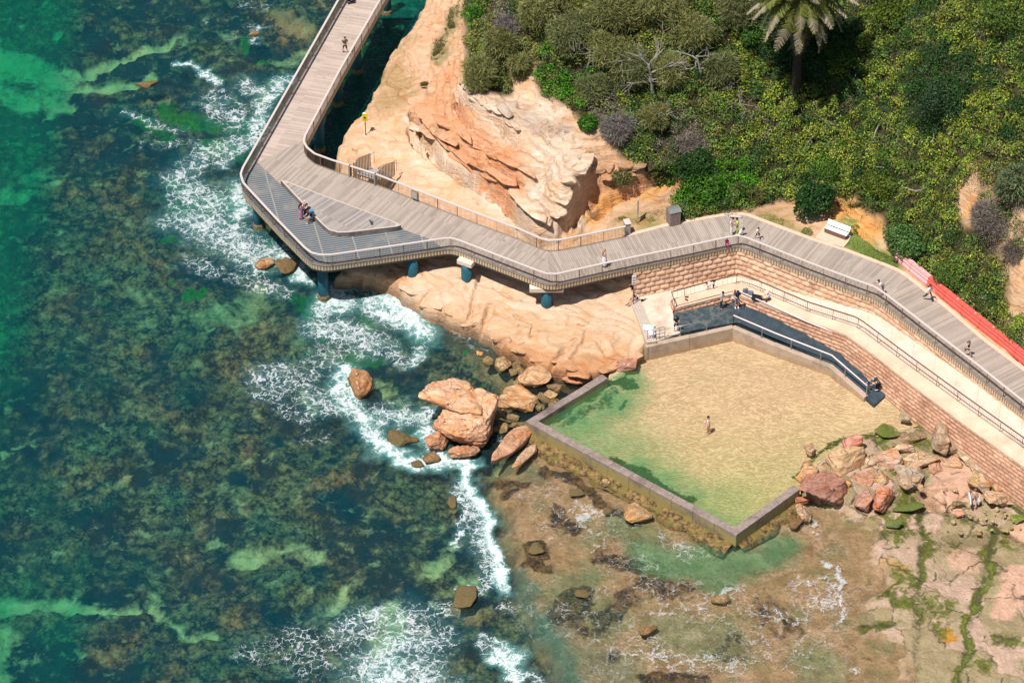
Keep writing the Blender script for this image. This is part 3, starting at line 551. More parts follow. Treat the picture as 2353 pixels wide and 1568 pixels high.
CTRL = [(860, 612, 1.8), (905, 625, 1.9), (950, 645, 2.0), (1000, 690, 1.6), (1050, 660, 1.95), (1100, 660, 1.9), (1150, 700, 1.9), (1150, 760, 1.5), (1250, 700, 1.95), (1300, 760, 1.8), (1250, 810, 1.5), (1350, 800, 1.6), (1400, 740, 1.7), (1470, 770, 1.55), (1450, 700, 1.7), (1400, 830, 1.4), (1470, 730, 1.65),
        (800, 340, 2.6), (850, 320, 2.8), (900, 370, 3.0), (960, 420, 3.0), (1000, 440, 3.0), (1100, 490, 3.0), (1180, 525, 3.1), (1000, 560, 2.4), (1150, 570, 2.6), (800, 480, 2.0), (850, 280, 2.9), (880, 230, 3.0), (900, 180, 3.0), (930, 110, 3.3), (975, 20, 3.6),
        (950, 100, 3.9), (1000, 40, 4.6), (1045, 0, 5.2), (960, 200, 3.9), (1000, 150, 4.6), (920, 270, 3.5), (1030, 100, 5.3), (1060, 60, 6.0), (960, 300, 3.8), (1000, 350, 3.8), (1070, 410, 3.7), (1140, 470, 3.6),
        (1000, 250, 5.0), (1040, 320, 5.2), (1100, 380, 5.1), (1150, 420, 5.0), (1200, 470, 4.9), (1240, 505, 4.6), (1275, 535, 4.0), (1300, 500, 5.2), (1300, 440, 6.6), (1250, 410, 6.4), (1190, 350, 6.6), (1130, 300, 6.7), (1340, 400, 7.2), (1330, 350, 8.0), (1250, 300, 8.1), (1180, 240, 8.1), (1120, 210, 7.9), (1075, 180, 7.3), (1080, 100, 7.6), (1100, 0, 8.4),
        (1355, 480, 3.9), (1340, 520, 3.8), (1385, 445, 5.0), (1420, 440, 5.2), (1400, 500, 4.3), (1440, 500, 4.4), (1440, 530, 4.3), (1340, 560, 3.6), (1500, 480, 4.5), (1540, 470, 4.5), (1400, 370, 7.0), (1460, 410, 6.2), (1540, 395, 5.9), (1500, 340, 7.2), (1400, 310, 8.4),
        (1600, 505, 4.38), (1700, 490, 4.38), (1800, 510, 4.38), (1900, 560, 4.38), (2000, 600, 4.38), (2100, 650, 4.4), (2200, 735, 4.38), (2352, 850, 4.38), (1540, 600, 4.3), (1700, 545, 4.3), (1950, 640, 4.3), (2200, 790, 4.3), (2500, 980, 4.3), (2352, 900, 4.3), (2450, 930, 4.3),
        (1900, 470, 4.9), (1960, 500, 4.6), (2010, 545, 4.5), (2440, 840, 5.6)]
for u, v0 in ((1560, 462), (1640, 455), (1720, 448), (1800, 440)):
    for v in (v0 - 5, 380, 300, 200, 100, 0, -120): CTRL.append((u, v, 4.5 + (v0 - v) * .0215))
for u in (1400, 1480, 1320, 1230, 1160):
    for v in (220, 120, 0, -120): CTRL.append((u, v, 4.5 + (445 - v) * .0215 - (0 if u > 1350 else (1350 - u) * .012)))
for u, v0 in ((1880, 400), (1960, 430), (2020, 470), (2080, 540), (2150, 610), (2230, 680), (2310, 750), (2400, 820)):
    for v in (v0 - 10, v0 - 80, v0 - 180, v0 - 300, v0 - 420, v0 - 560, v0 - 700): CTRL.append((u, v, 5.3 + (v0 - v) * .0205))
COAST = [(762, 640, 1.), (800, 628, 1.6), (850, 625, 1.7), (905, 645, 1.8), (950, 680, 1.8), (985, 706, 1.6), (1040, 728, 1.5), (1075, 738, 1.5), (1100, 745, 1.5), (1145, 785, 1.3), (1185, 803, 1.3), (1240, 835, 1.2), (1300, 852, 1.1), (1340, 862, 1.), (1385, 850, 1.1), (1440, 838, 1.1), (1478, 806, 1.3),
         (1484, 790, 1.5), (1520, 700, 2), (2500, 1300, 4), (3000, 1100, 4), (3000, 500, 6), (2500, -500, 20), (1500, -600, 20), (1080, -300, 9), (1000, -60, 4.2), (973, 0, 3.2), (939, 71, 3.1), (900, 108, 2.9), (878, 137, 2.7), (873, 171, 2.6), (849, 228, 2.5), (829, 259, 2.5), (793, 291, 2.4), (771, 335, 2.3), (768, 365, 2.2), (790, 420, 2.0), (820, 480, 1.6), (850, 560, 1.5), (800, 600, 1.2)]
coast = at2(COAST)
xa3 = np.arange(-15, 46, .13); ya3 = np.arange(-15, 56, .13)
X3, Y3, F3 = grid(xa3, ya3)
Z0 = rbf(CTRL, X3, Y3)
nA = fbm(X3 * .35, Y3 * .35, 61, 4); nB = fbm(X3 * 1.1, Y3 * 1.1, 62, 4); nC = fbm(X3 * 3.2, Y3 * 3.2, 63, 3)
def P3(items, zofs=0):           # strokes given with their own heights (u, v, z)
    m = np.zeros(len(X3))
    for pts, r, st in items:
        d = segdist(X3 + .35 * nB, Y3 + .35 * fbm(X3 * 1.1, Y3 * 1.1, 65, 3), list(map(tuple, at2(pts)))); rr = r / 30.
        m = np.maximum(m, st * (1 - sstep(rr * .45, rr * 1.55, d)))
    return m
# vegetated part of the hill gets soft lumps, bare rock gets ledges
VEG_POLY = at2([(1062, -150, 10), (1065, 0, 8), (1068, 120, 7.6), (1085, 190, 7.9), (1130, 205, 8.1), (1180, 190, 8.6), (1185, 120, 9.8), (1215, 120, 10), (1240, 190, 9.4), (1310, 240, 9.0), (1330, 275, 9.), (1400, 320, 8), (1420, 360, 7.4), (1470, 390, 6.5), (1560, 400, 6.3), (1535, 480, 4.6), (1548, 512, 4.4), (1665, 491, 4.4), (1700, 484, 4.4), (1790, 450, 4.9), (1880, 445, 5.2),
                (1960, 440, 5.8), (2020, 490, 5.6), (2040, 560, 4.8), (2070, 600, 4.6), (2150, 650, 4.6), (2290, 770, 4.6), (2400, 860, 4.6), (2600, 900, 6), (2600, -400, 25), (1062, -400, 18)])
veg = sstep(-.3, .6, sdist(X3, Y3, VEG_POLY))
BARE = [([(2210, 480, 7.5), (2215, 530, 6.7), (2240, 560, 6.3)], 26, 1), ([(2320, 600, 6.8), (2340, 680, 6), (2352, 740, 5.5)], 34, 1), ([(2290, 560, 7), (2320, 560, 7.1)], 20, .7), ([(2190, 520, 6.8)], 18, .6)]
bare = P3(BARE); veg = veg * (1 - bare)
rockm = 1 - veg
flatm = np.clip(P3([([(1480, 500, 4.4), (1600, 500, 4.4), (1750, 505, 4.4), (1900, 560, 4.4), (2060, 620, 4.4), (2250, 780, 4.4)], 70, 1), ([(1560, 580, 4.3), (1750, 560, 4.3), (2000, 660, 4.3), (2300, 900, 4.3), (2500, 1050, 4.3)], 80, 1)]), 0, 1)
shelf = sstep(2.6, 1.9, Z0) 
# strata ledges: quantise height with wobble
zz = Z0 + .35 * nA + .10 * nB
stepz = .50; fr_ = (zz / stepz) % 1.0
terr = (np.floor(zz / stepz) + sstep(.72, .98, fr_)) * stepz
rug = np.clip(sstep(3.3, 5.0, Z0), 0, 1)
Z = Z0 + rockm * (1 - flatm) * ((terr - zz) * (.25 + .60 * rug) + .22 * nA * (1 - .5 * shelf) + .15 * nB * (.12 + rug) + .05 * nC * rug)
# smooth rounded sculpting on the shelf
warp3 = fbm(X3 * .28, Y3 * .28, 66, 2); bands = np.abs(((X3 * .25 + Y3 * .5 + 2.4 * warp3) % 1.0) - .5) * 2
Z += rockm * (1 - flatm) * (1 - rug) * (.10 * sstep(.35, .5, bands) - .05)
# explicit cracks and undercut ledges read from the photo
def groove(pts, r, depth): 
    global Z
    d = segdist(X3 + .22 * nB, Y3 + .22 * fbm(X3 * 1.1, Y3 * 1.1, 65, 3), list(map(tuple, at2(pts)))); Z = Z - 1.9 * depth * sstep(r * 1.0, r * .6, d) * (.45 + .6 * np.clip(vnoise(X3 * .9, Y3 * .9, 77), 0, 1))
groove([(940, 285, 4), (960, 320, 4), (1000, 355, 4), (1040, 385, 4), (1080, 415, 4), (1110, 440, 4), (1140, 450, 4)], .35, .9)
groove([(945, 240, 4.6), (975, 290, 4.8), (1010, 340, 5), (1050, 370, 5), (1100, 395, 5), (1150, 425, 5), (1190, 480, 4.8), (1215, 520, 4.2), (1240, 545, 4)], .4, 1.2)
groove([(1050, 190, 7.2), (1070, 225, 7.), (1100, 255, 7), (1140, 275, 7), (1170, 310, 7), (1185, 330, 6.8)], .3, .9)
groove([(1045, 230, 6.4), (1060, 260, 6.3), (1080, 290, 6.2)], .25, .6); groove([(1020, 300, 5.6), (1060, 330, 5.6), (1090, 345, 5.6)], .22, .6); groove([(1090, 310, 6.2), (1130, 340, 6.1)], .22, .5)
groove([(1130, 370, 5.6), (1170, 400, 5.5), (1200, 420, 5.5)], .25, .55)
groove([(1250, 545, 3.6), (1290, 540, 3.9), (1320, 500, 4.2), (1345, 470, 4.3), (1370, 455, 4.3)], .55, 1.3); groove([(1320, 475, 5.0), (1350, 440, 5.2)], .3, .8)
groove([(1370, 480, 4.4), (1400, 465, 4.5), (1450, 455, 4.5), (1490, 440, 4.6), (1540, 420, 5)], .45, 1.0)
groove([(1300, 200, 9.3), (1330, 260, 8.9)], .3, .3)
groove([(905, 600, 1.9), (930, 640, 1.9), (950, 668, 1.9)], .1, .0); groove([(1100, 640, 2), (1085, 680, 2), (1075, 735, 1.6)], .14, .35); groove([(1060, 668, 1.9), (1020, 640, 1.9)], .1, .12); groove([(985, 670, 1.9), (960, 690, 1.9)], .22, .5)
groove([(1130, 700, 1.9), (1105, 745, 1.6)], .3, .6); groove([(1200, 760, 1.8), (1150, 780, 1.5)], .2, .35); groove([(1185, 720, 1.9), (1230, 740, 1.9), (1215, 770, 1.7)], .13, .3); groove([(1300, 800, 1.6), (1250, 850, 1.2)], .25, .35); groove([(1350, 760, 1.7), (1310, 830, 1.4), (1300, 850, 1.2)], .15, .25); groove([(1200, 690, 1.95), (1260, 690, 1.95), (1330, 715, 1.85)], .12, .18)
groove([(905, 70, 4), (930, 110, 3.8), (960, 150, 4.3)], .12, .25); groove([(880, 180, 3.1), (930, 200, 3.6), (970, 185, 4)], .2, .4); groove([(890, 120, 3), (930, 150, 3.6), (950, 170, 3.9)], .1, .2)
groove([(1880, 436, 5.4), (1930, 455, 5.3), (1970, 480, 5.2), (2010, 510, 5)], .3, .4); groove([(1975, 520, 4.8), (2010, 560, 4.6), (2040, 590, 4.5), (2060, 600, 4.5)], .3, .7)
# small random pocks (weathered holes)
pock = vnoise(X3 * 1.6, Y3 * 2.2, 71); Z -= rockm * (1 - flatm) * rug * .45 * sstep(.80, .90, pock)
Z -= (1 - veg) * .0
Z += veg * (.25 * nA + .12 * nB)
Z = np.where(flatm > 0, Z * (1 - flatm) + (np.minimum(Z0, 4.36) + .02 * nB) * flatm, Z)
# edge of the land: cliff into the sea
sd = sdist(X3 + .35 * nB + .1 * nC, Y3 + .35 * fbm(X3 * 1.1, Y3 * 1.1, 65, 3), coast)
edge = sstep(-.45, .28, sd)
Z = -1.4 * (1 - edge) + Z * edge - .35 * np.exp(-np.maximum(sd, 0) / .5) * edge
# cut away everything that the terraces, walls and pool replace
# the wall line (photo units at the foot of the deck) is shared with the masonry wall
WALL_TOP_LINE = [(1455, 640), (1470, 633), (1560, 612), (1650, 590), (1690, 577), (1718, 582), (1853, 636), (1960, 682), (2020, 714), (2070, 748), (2140, 812), (2220, 886), (2300, 962), (2420, 1080)]
WZ = 4.0
wall_line = at2([(1446, 591.5), (1466.6, 587), (1560, 568), (1675, 543), (1694, 540), (1712, 544), (1760, 563), (1851.6, 599.5), (1960, 640), (2008, 657), (2034, 674), (2148, 762), (2250, 840), (2352, 921.4), (2470, 1012)], 5.5) + np.array([0, .5])
TERR_POLY = np.array(list(map(tuple, wall_line)) + [tuple(at2([(2600, 1500)])[0]), tuple(at2([(1900, 1500)])[0]), tuple(at2([(1480, 900)])[0]), tuple(at2([(1482, 796)], 1.6)[0]), tuple(at2([(1452, 690)], 1.7)[0])])
fx3 = X3[F3].mean(1); fy3 = Y3[F3].mean(1); zf = Z[F3].max(1)
keep = (sdist(fx3, fy3, TERR_POLY) < .16) & (zf > -1.35) & ~(sdist(fx3, fy3, POOL_POLY) > .3)
# ---- colours of the bare rock
def zone(c, items, colr, nz=None):
    m = P3(items)[:, None]
    return c * (1 - m) + np.array(colr)[None, :] * m
C = np.tile(np.array([.60, .41, .26]), (len(X3), 1))
C = zone(C, [([(900, 380, 3), (1000, 440, 3), (1100, 490, 3)], 70, 1), ([(830, 300, 2.9), (880, 330, 3)], 60, .8)], (.68, .47, .32))
C = zone(C, [([(960, 330, 3.8), (1010, 400, 3.6)], 30, .8), ([(900, 340, 3), (960, 370, 3.2)], 24, .5)], (.72, .56, .40))
C = zone(C, [([(900, 160, 3.2), (940, 200, 3.6), (900, 230, 3.2)], 50, .9), ([(940, 100, 3.6)], 40, .5)], (.42, .29, .15))
C = zone(C, [([(1010, 60, 5), (960, 120, 4.2), (1000, 180, 5)], 40, .8)], (.64, .42, .28))
C = zone(C, [([(1000, 230, 5.2), (1060, 270, 5.8), (1100, 330, 5.6), (1160, 390, 5.6)], 50, .95), ([(1150, 430, 5), (1190, 450, 5)], 20, .9), ([(1030, 150, 6), (1030, 200, 6)], 30, .9)], (.62, .33, .185))
C = zone(C, [([(1060, 190, 7.2), (1100, 240, 7.1), (1160, 290, 7)], 18, .9), ([(940, 250, 4.4), (975, 310, 4.4), (1020, 360, 4.4), (1090, 410, 4.2)], 14, .8), ([(1100, 420, 4.6), (1160, 460, 4.6), (1200, 505, 4.4)], 16, .9)], (.70, .60, .48))
C = zone(C, [([(1240, 470, 5.2), (1270, 420, 6.4), (1300, 380, 7.2), (1270, 330, 7.9)], 60, 1), ([(1200, 260, 8.3), (1160, 220, 8.5), (1240, 240, 8.8)], 60, 1), ([(1270, 520, 4.4)], 26, .9), ([(1320, 450, 6.2)], 34, .9)], (.70, .565, .44))
C = zone(C, [([(1180, 240, 8.6), (1240, 270, 8.6), (1290, 290, 8.7)], 26, .75), ([(1150, 205, 8.6), (1220, 220, 9)], 20, .6)], (.44, .36, .29))
C = zone(C, [([(1390, 440, 5.1), (1430, 430, 5.3)], 34, 1), ([(1480, 420, 5.5), (1550, 390, 6), (1520, 360, 6.6)], 34, .9)], (.50, .29, .16))
C = zone(C, [([(1370, 460, 4.6), (1480, 450, 4.8), (1560, 420, 5)], 10, .9), ([(1880, 440, 5.3), (1940, 480, 5.), (1990, 520, 4.7)], 42, 1), ([(1360, 500, 4.1)], 18, .8)], (.66, .36, .12))
C = zone(C, [([(1440, 510, 4.4), (1530, 490, 4.4)], 50, .9), ([(1600, 520, 4.4), (1760, 480, 4.4)], 22, .9), ([(1740, 470, 4.7), (1800, 490, 4.4)], 30, .9)], (.46, .32, .19))
C = zone(C, [([(1450, 500, 4.4), (1500, 505, 4.4), (1480, 530, 4.4)], 18, .55), ([(1760, 500, 4.4), (1830, 530, 4.4)], 22, .7)], (.26, .27, .09))
C = zone(C, [([(1960, 555, 4.4), (2000, 580, 4.4), (2040, 610, 4.4)], 34, 1), ([(1940, 520, 4.5), (1955, 500, 4.6)], 18, .8), ([(2080, 640, 4.4), (2250, 775, 4.4)], 10, .7)], (.17, .25, .06))
C = zone(C, [([(1300, 700, 1.9), (1200, 670, 1.9), (1120, 640, 1.9), (1000, 650, 2)], 60, .85), ([(1400, 720, 1.7), (1450, 740, 1.6)], 60, .9)], (.66, .50, .37))
C = zone(C, [([(1150, 790, 1.4), (1250, 830, 1.2), (1330, 850, 1.1), (1420, 830, 1.2)], 24, .85), ([(900, 640, 1.8), (930, 630, 1.9)], 22, .6), ([(1350, 840, 1.2)], 30, .9)], (.52, .28, .14))
C = zone(C, [([(2210, 480, 7.5), (2240, 560, 6.3)], 34, 1), ([(2320, 600, 6.8), (2352, 740, 5.5)], 60, 1)], (.58, .40, .25))
C = zone(C, [([(2230, 550, 6.3)], 20, .8)], (.64, .36, .13))
C = zone(C, [([(1010, 100, 5), (1015, 130, 5)], 24, .8), ([(1045, 20, 5.8), (1030, 60, 5.6)], 22, .8)], (.28, .25, .12))
soil = np.array([.06, .06, .028]); C = C * (1 - veg[:, None]) + soil[None, :] * veg[:, None]
CROCK = C
wet = np.exp(-np.maximum(sd, 0) / .35) * sstep(1.3, .2, Z); C = C * (1 - .65 * wet[:, None])
bright = np.maximum.reduce([P3([([(1240, 470, 5.2), (1270, 420, 6.4), (1300, 380, 7.2), (1270, 330, 7.9)], 60, 1)])])
v_, f_, c_ = compact(np.stack([X3, Y3, Z], 1), F3, {'col': C, 'rk': np.stack([rockm * (1 - flatm), bright, veg], 1)})
landV = v_
t = NT('headland_rock'); P = t.geo('Position'); A = t.attr('col'); B = t.sep(t.attr('rk')); N_ = t.sep(t.geo('Normal'))
wv = t.vmath('ADD', P, t.vmath('MULTIPLY', t.vmath('SUBTRACT', t.noise(P, .35, 3, out=1), (.5, .5, .5)), (3.2, 3.2, 1.2)))
st = t.noise(t.map(wv, (.35, 1.2, 3.2), rot=(0, 0, .5)), 1.4, 5, .62); fi = t.noise(P, 5, 5, .7); md = t.noise(wv, .8, 4, .6)
c = t.mix(t.mr(st, .30, .66), t.mix(1.0, A, (.84, .74, .62), 'MULTIPLY'), t.mix(1.0, A, (1.10, 1.10, 1.12), 'MULTIPLY'))
c = t.mix(t.mr(md, .52, .70), c, t.mix(1.0, c, (1.02, .83, .66), 'MULTIPLY'))
c = t.mix(t.math('MULTIPLY', t.mr(t.noise(t.map(wv, (1, 2.4, 4)), .7, 4, .65), .60, .74), t.math('MULTIPLY', B[0], .7)), c, (.70, .56, .44))
c = t.mix(t.mr(fi, .62, .76), c, t.mix(1.0, c, (.62, .52, .45), 'MULTIPLY'))
bk = t.vor(t.map(wv, (1.0, 1.6, 4.6), rot=(0, 0, .3)), 2.2, 'DISTANCE_TO_EDGE')
crack = t.math('MULTIPLY', t.mr(bk, .05, .0), t.math('MULTIPLY', B[1], .22))
sl = t.mr(t.noise(t.map(wv, (.2, .3, 6.)), 1.1, 4, .65), .46, .38); c = t.mix(t.math('MULTIPLY', t.math('MULTIPLY', sl, .6), t.mr(t.sep(P)[2], 3.4, 4.6)), c, t.mix(1.0, c, (.55, .42, .34), 'MULTIPLY'))
c = t.mix(t.math('MULTIPLY', crack, .25), c, t.mix(1.0, c, (.55, .42, .34), 'MULTIPLY'))
lines = t.math('MULTIPLY', t.mr(t.vor(t.map(wv, (.5, 1.1, 1)), .20, 'DISTANCE_TO_EDGE'), .010, .0), t.mr(md, .5, .56))
c = t.mix(t.math('MULTIPLY', t.math('MULTIPLY', lines, B[0]), .7), c, (.16, .09, .05))
h = t.math('ADD', t.math('ADD', t.math('MULTIPLY', st, .9), t.math('MULTIPLY', fi, .28)), t.math('MULTIPLY', t.mr(bk, 0, .12), t.math('MULTIPLY', B[1], .15)))
ROCK = t.done(t.bsdf(c, .88, t.bump(h, .9, .2), .15))
fv = veg[F3].mean(1) > .5
for nm, k in (('headland', keep & ~fv), ('hillside', keep & fv)):
    v_, f_, c_ = compact(np.stack([X3, Y3, Z], 1), F3[k], {'col': C, 'rk': np.stack([rockm * (1 - flatm), bright, veg], 1)})
    tag(mesh_obj(nm, v_, f_, ROCK, smooth=True, cols=c_), kind='structure')
# surface lookup used to stand things on the land
NX3, NY3 = len(xa3), len(ya3); cut_ = (sdist(X3, Y3, TERR_POLY) > .3) | (Z < -1.3); ZG = np.where(cut_, -9., Z).reshape(NY3, NX3); VG = veg.reshape(NY3, NX3)
def ground(x, y):
    i = np.clip((np.asarray(x) + 15) / .13, 0, NX3 - 1.01); j = np.clip((np.asarray(y) + 15) / .13, 0, NY3 - 1.01)
    x_ = np.asarray(x); y_ = np.asarray(y); return np.where((x_ < -15) | (y_ < -15) | (x_ > 46) | (y_ > 56), -9., ZG[j.astype(int), i.astype(int)])
def hit(u, v):
    """first land point along the sight line of photo position (u, v)"""
    zs = np.arange(24, -.5, -.08); a = u - 1176.0; b = 784.0 - v
    d = np.array([a, CT * FPX + ST * b, -ST * FPX + CT * b]); tt = (zs - CAM[2]) / d[2]; x = CAM[0] + d[0] * tt; y = CAM[1] + d[1] * tt
    k = np.argmax(ground(x, y) >= zs); return Vector((float(x[k]), float(y[k]), float(zs[k])))
# ================================================================== BOARDWALK, WALLS, PATHS
def line(pts, z=None, it=0):
    o = [tuple(at(p[0], p[1], p[2] if len(p) > 2 else z)) for p in pts]
    return smooth_poly(o, it) if it else o
SEA_RAIL = [(812, -60), (776.7, 0), (697.2, 139.4), (574.9, 354.6), (558, 384), (552.5, 399), (558, 418), (572, 434), (640, 507), (700, 568), (716, 580), (738.8, 584.8), (762, 583.5), (900, 564), (1020, 546.5), (1036, 546), (1052, 550), (1150, 588), (1236, 621), (1255, 627.5), (1280, 628), (1380, 605.5), (1466.6, 587), (1560, 568), (1675, 543), (1694, 540), (1712, 544), (1760, 563), (1851.6, 599.5), (1960, 640), (2008, 657), (2034, 674), (2148, 762), (2250, 840), (2352, 921.4), (2470, 1012)]
LAND_RAIL = [(907, -60), (872, 0), (782.8, 155.3), (712, 288.6), (700, 312), (697.5, 325), (705, 338), (722, 352), (760, 366), (866, 400.3), (1086.5, 485.9), (1195, 526), (1240, 546), (1260, 551.8), (1285, 550), (1298, 547.8), (1436.8, 519.2)]
sea_edge = [Vector((p[0], p[1], DECK)) for p in line(SEA_RAIL, RAIL)]
land_edge = [Vector((p[0], p[1], DECK)) for p in line(LAND_RAIL, RAIL)] + [Vector(p) for p in line([(1536, 519), (1645, 499.5), (1672, 495.5), (1710, 494), (1869, 554), (1938, 576), (2040, 614.5), (2062, 624), (2083, 638), (2171, 708), (2254, 779.7), (2352, 853), (2470, 944)], DECK)]
# --- boards material: plank seams run along local v; u is metres along the walk
def boards(name, c1, c2, pitch=.15, gapdark=.35, rough=.8):
    t = NT(name); uv = t.sep(t.uv()); P = t.geo('Position')
    q = t.math('DIVIDE', uv[0], pitch); fr = t.math('FRACT', q); idx = t.math('FLOOR', q)
    wn = t.n('ShaderNodeTexWhiteNoise'); wn.noise_dimensions = '2D'
    cb = t.n('ShaderNodeCombineXYZ'); t.set(cb.inputs[0], idx); t.set(cb.inputs[1], t.math('FLOOR', t.math('DIVIDE', uv[1], 2.6))); t.set(wn.inputs['Vector'], cb.outputs[0])
    tone = t.math('ADD', t.math('MULTIPLY', wn.outputs[0], .55), t.math('MULTIPLY', t.noise(P, .45, 5, .65), .75))
    c = t.mix(t.mr(tone, .3, .95), c1, c2)
    c = t.mix(t.mr(t.noise(P, 1.4, 5, .7), .60, .74), c, tuple(x * .78 for x in c1))
    seam = t.mr(t.math('ABSOLUTE', t.math('SUBTRACT', fr, .5)), .40, .47)
    c = t.mix(t.math('MULTIPLY', seam, 1 - gapdark), c, tuple(x * .22 for x in c1))
    return t.done(t.bsdf(c, rough, t.bump(t.math('SUBTRACT', 1, seam), .6, .01), .2))
BOARD_A = boards('bridge_boards', (.40, .315, .26), (.56, .46, .39), .16, .62); BOARD_B = boards('deck_boards', (.31, .26, .215), (.47, .395, .335), .17, .45)
BOARD_P = boards('platform_boards', (.25, .22, .20), (.42, .38, .35), .19, .5)
def grating_mat():
    t = NT('mesh_grating'); uv = t.sep(t.uv()); P = t.geo('Position')
    f1 = t.mr(t.math('ABSOLUTE', t.math('SUBTRACT', t.math('FRACT', t.math('DIVIDE', uv[0], .26)), .5)), .12, .22)
    f2 = t.mr(t.math('ABSOLUTE', t.math('SUBTRACT', t.math('FRACT', t.math('DIVIDE', uv[1], 2.6)), .5)), .475, .485)
    c = t.mix(f1, (.27, .275, .27), (.10, .12, .135)); c = t.mix(t.math('MULTIPLY', f2, .7), c, (.36, .34, .30)); c = t.mix(t.mr(t.noise(P, .8, 4), .5, .7), c, (.24, .23, .21))
    return t.done(t.bsdf(c, .6, t.bump(f1, .5, .02), .3))
GRATE = grating_mat()
def sheet(name, poly, z, mat, ang, parent=None, thick=.0):
    """flat polygon with planks; ang = direction (world) in which u advances"""
    n = len(poly); vs = [(p[0], p[1], z) for p in poly]; A = sum(poly[i][0] * poly[(i + 1) % n][1] - poly[(i + 1) % n][0] * poly[i][1] for i in range(n))
    if A < 0: vs = vs[::-1]
    uv = [(x * math.cos(ang) + y * math.sin(ang), -x * math.sin(ang) + y * math.cos(ang)) for x, y, _ in vs]
    o = mesh_obj(name, vs, [tuple(range(n))], mat, parent, False, uv=uv)
    bm = bmesh.new(); bm.from_mesh(o.data); bmesh.ops.triangulate(bm, faces=bm.faces[:]); bm.to_mesh(o.data); bm.free()
    return o
boardwalk = empty('boardwalk', at(1250, 590, DECK), 0, 'long weathered timber boardwalk that bends around the headland above the sea', 'boardwalk')
bwo = Vector(boardwalk.location)
def bw(o): o.parent = boardwalk; o.matrix_parent_inverse = Matrix.Translation(-bwo); return o
# sections: (last index on sea edge, last index on land edge, material)
SECT = [(3, 3, BOARD_A), (15, 10, BOARD_B), (18, 12, BOARD_B), (19, 13, BOARD_B), (22, 17, BOARD_B), (24, 19, BOARD_B), (25, 20, BOARD_B), (29, 22, BOARD_B), (31, 25, BOARD_B), (35, 29, BOARD_B)]
a0 = b0 = 0
for k, (a1_, b1_, mt) in enumerate(SECT):
    A = sea_edge[a0:a1_ + 1]; B = land_edge[b0:b1_ + 1]
    poly = [p for p in A] + [p for p in B[::-1]]
    mid = (A[-1] + B[-1]) / 2 - (A[0] + B[0]) / 2; ang = math.atan2(mid.y, mid.x)
    if k == 1: ang = math.atan2(land_edge[10].y - land_edge[8].y, land_edge[10].x - land_edge[8].x)
    bw(sheet('deck_section', poly, DECK, mt, ang)); a0, b0 = a1_, b1_
# fascia and underside
def ribbon_box(pts, w_in, z0, z1, side=1):
    """solid strip following a line, w_in thick towards `side` (left +)"""
    m = MB(); off = offset_line(pts, w_in * side); n = len(pts)
    vs = []
    for p, q in zip(pts, off): vs += [(p.x, p.y, z0), (p.x, p.y, z1), (q.x, q.y, z1), (q.x, q.y, z0)]
    fs = []
    for i in range(n - 1):
        for k in range(4): a = i * 4 + k; b = i * 4 + (k + 1) % 4; fs.append((a, b, b + 4, a + 4) if side < 0 else (a + 4, b + 4, b, a))
    fs += [(0, 1, 2, 3), ((n - 1) * 4 + 3, (n - 1) * 4 + 2, (n - 1) * 4 + 1, (n - 1) * 4)]
    return m.add(vs, fs)
def slat_mat(name, c1, c2, pitch=.2, axis_uv=False):
    t = NT(name); uv = t.sep(t.uv()); f = t.mr(t.math('ABSOLUTE', t.math('SUBTRACT', t.math('FRACT', t.math('DIVIDE', uv[0], pitch)), .5)), .18, .34)
    c = t.mix(f, c1, c2); c = t.mix(t.mr(t.noise(t.geo('Position'), 1.5, 4), .45, .75), c, tuple(x * .75 for x in c1)); return t.done(t.bsdf(c, .75, t.bump(f, .6, -.03), .2))
FASC = slat_mat('fascia_slats', (.66, .52, .34), (.26, .19, .12), .24)
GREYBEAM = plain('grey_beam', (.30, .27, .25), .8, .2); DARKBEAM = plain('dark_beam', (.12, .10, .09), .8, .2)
def ribbon_sheet(name, pts, z0, z1, mat, thick=.05):
    vs = []; uv = []; L = 0; fs = []; off = offset_line(pts, thick)
    for i, (p, q) in enumerate(zip(pts, off)):
        if i: L += (p - pts[i - 1]).length
        vs += [(p.x, p.y, z0), (p.x, p.y, z1), (q.x, q.y, z1), (q.x, q.y, z0)]; uv += [(L, z0), (L, z1), (L, z1 + .1), (L, z0)]
    n = len(pts)
    for i in range(n - 1):
        for k in range(4): a = i * 4 + k; b = i * 4 + (k + 1) % 4; fs.append((a, a + 4, b + 4, b))
    return mesh_obj(name, vs, fs, mat, None, False, uv=uv)
def slice_by(pts, i0, i1): return [Vector(p) for p in pts[i0:i1 + 1]]
sea_s = resample(sea_edge, .5); land_s = resample(land_edge[:17], .5)
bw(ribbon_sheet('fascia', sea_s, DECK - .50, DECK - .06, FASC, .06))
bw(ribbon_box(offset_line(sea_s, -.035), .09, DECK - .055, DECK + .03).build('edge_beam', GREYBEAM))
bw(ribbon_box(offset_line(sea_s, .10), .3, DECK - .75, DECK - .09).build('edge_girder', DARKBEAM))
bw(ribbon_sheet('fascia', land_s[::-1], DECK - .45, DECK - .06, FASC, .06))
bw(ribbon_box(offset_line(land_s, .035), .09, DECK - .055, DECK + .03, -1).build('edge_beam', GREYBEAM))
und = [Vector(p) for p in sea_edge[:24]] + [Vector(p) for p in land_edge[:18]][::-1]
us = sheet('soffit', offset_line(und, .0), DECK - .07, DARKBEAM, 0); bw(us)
SS, LS = resample(sea_edge[:26], .3), resample(land_edge[:17], .3)
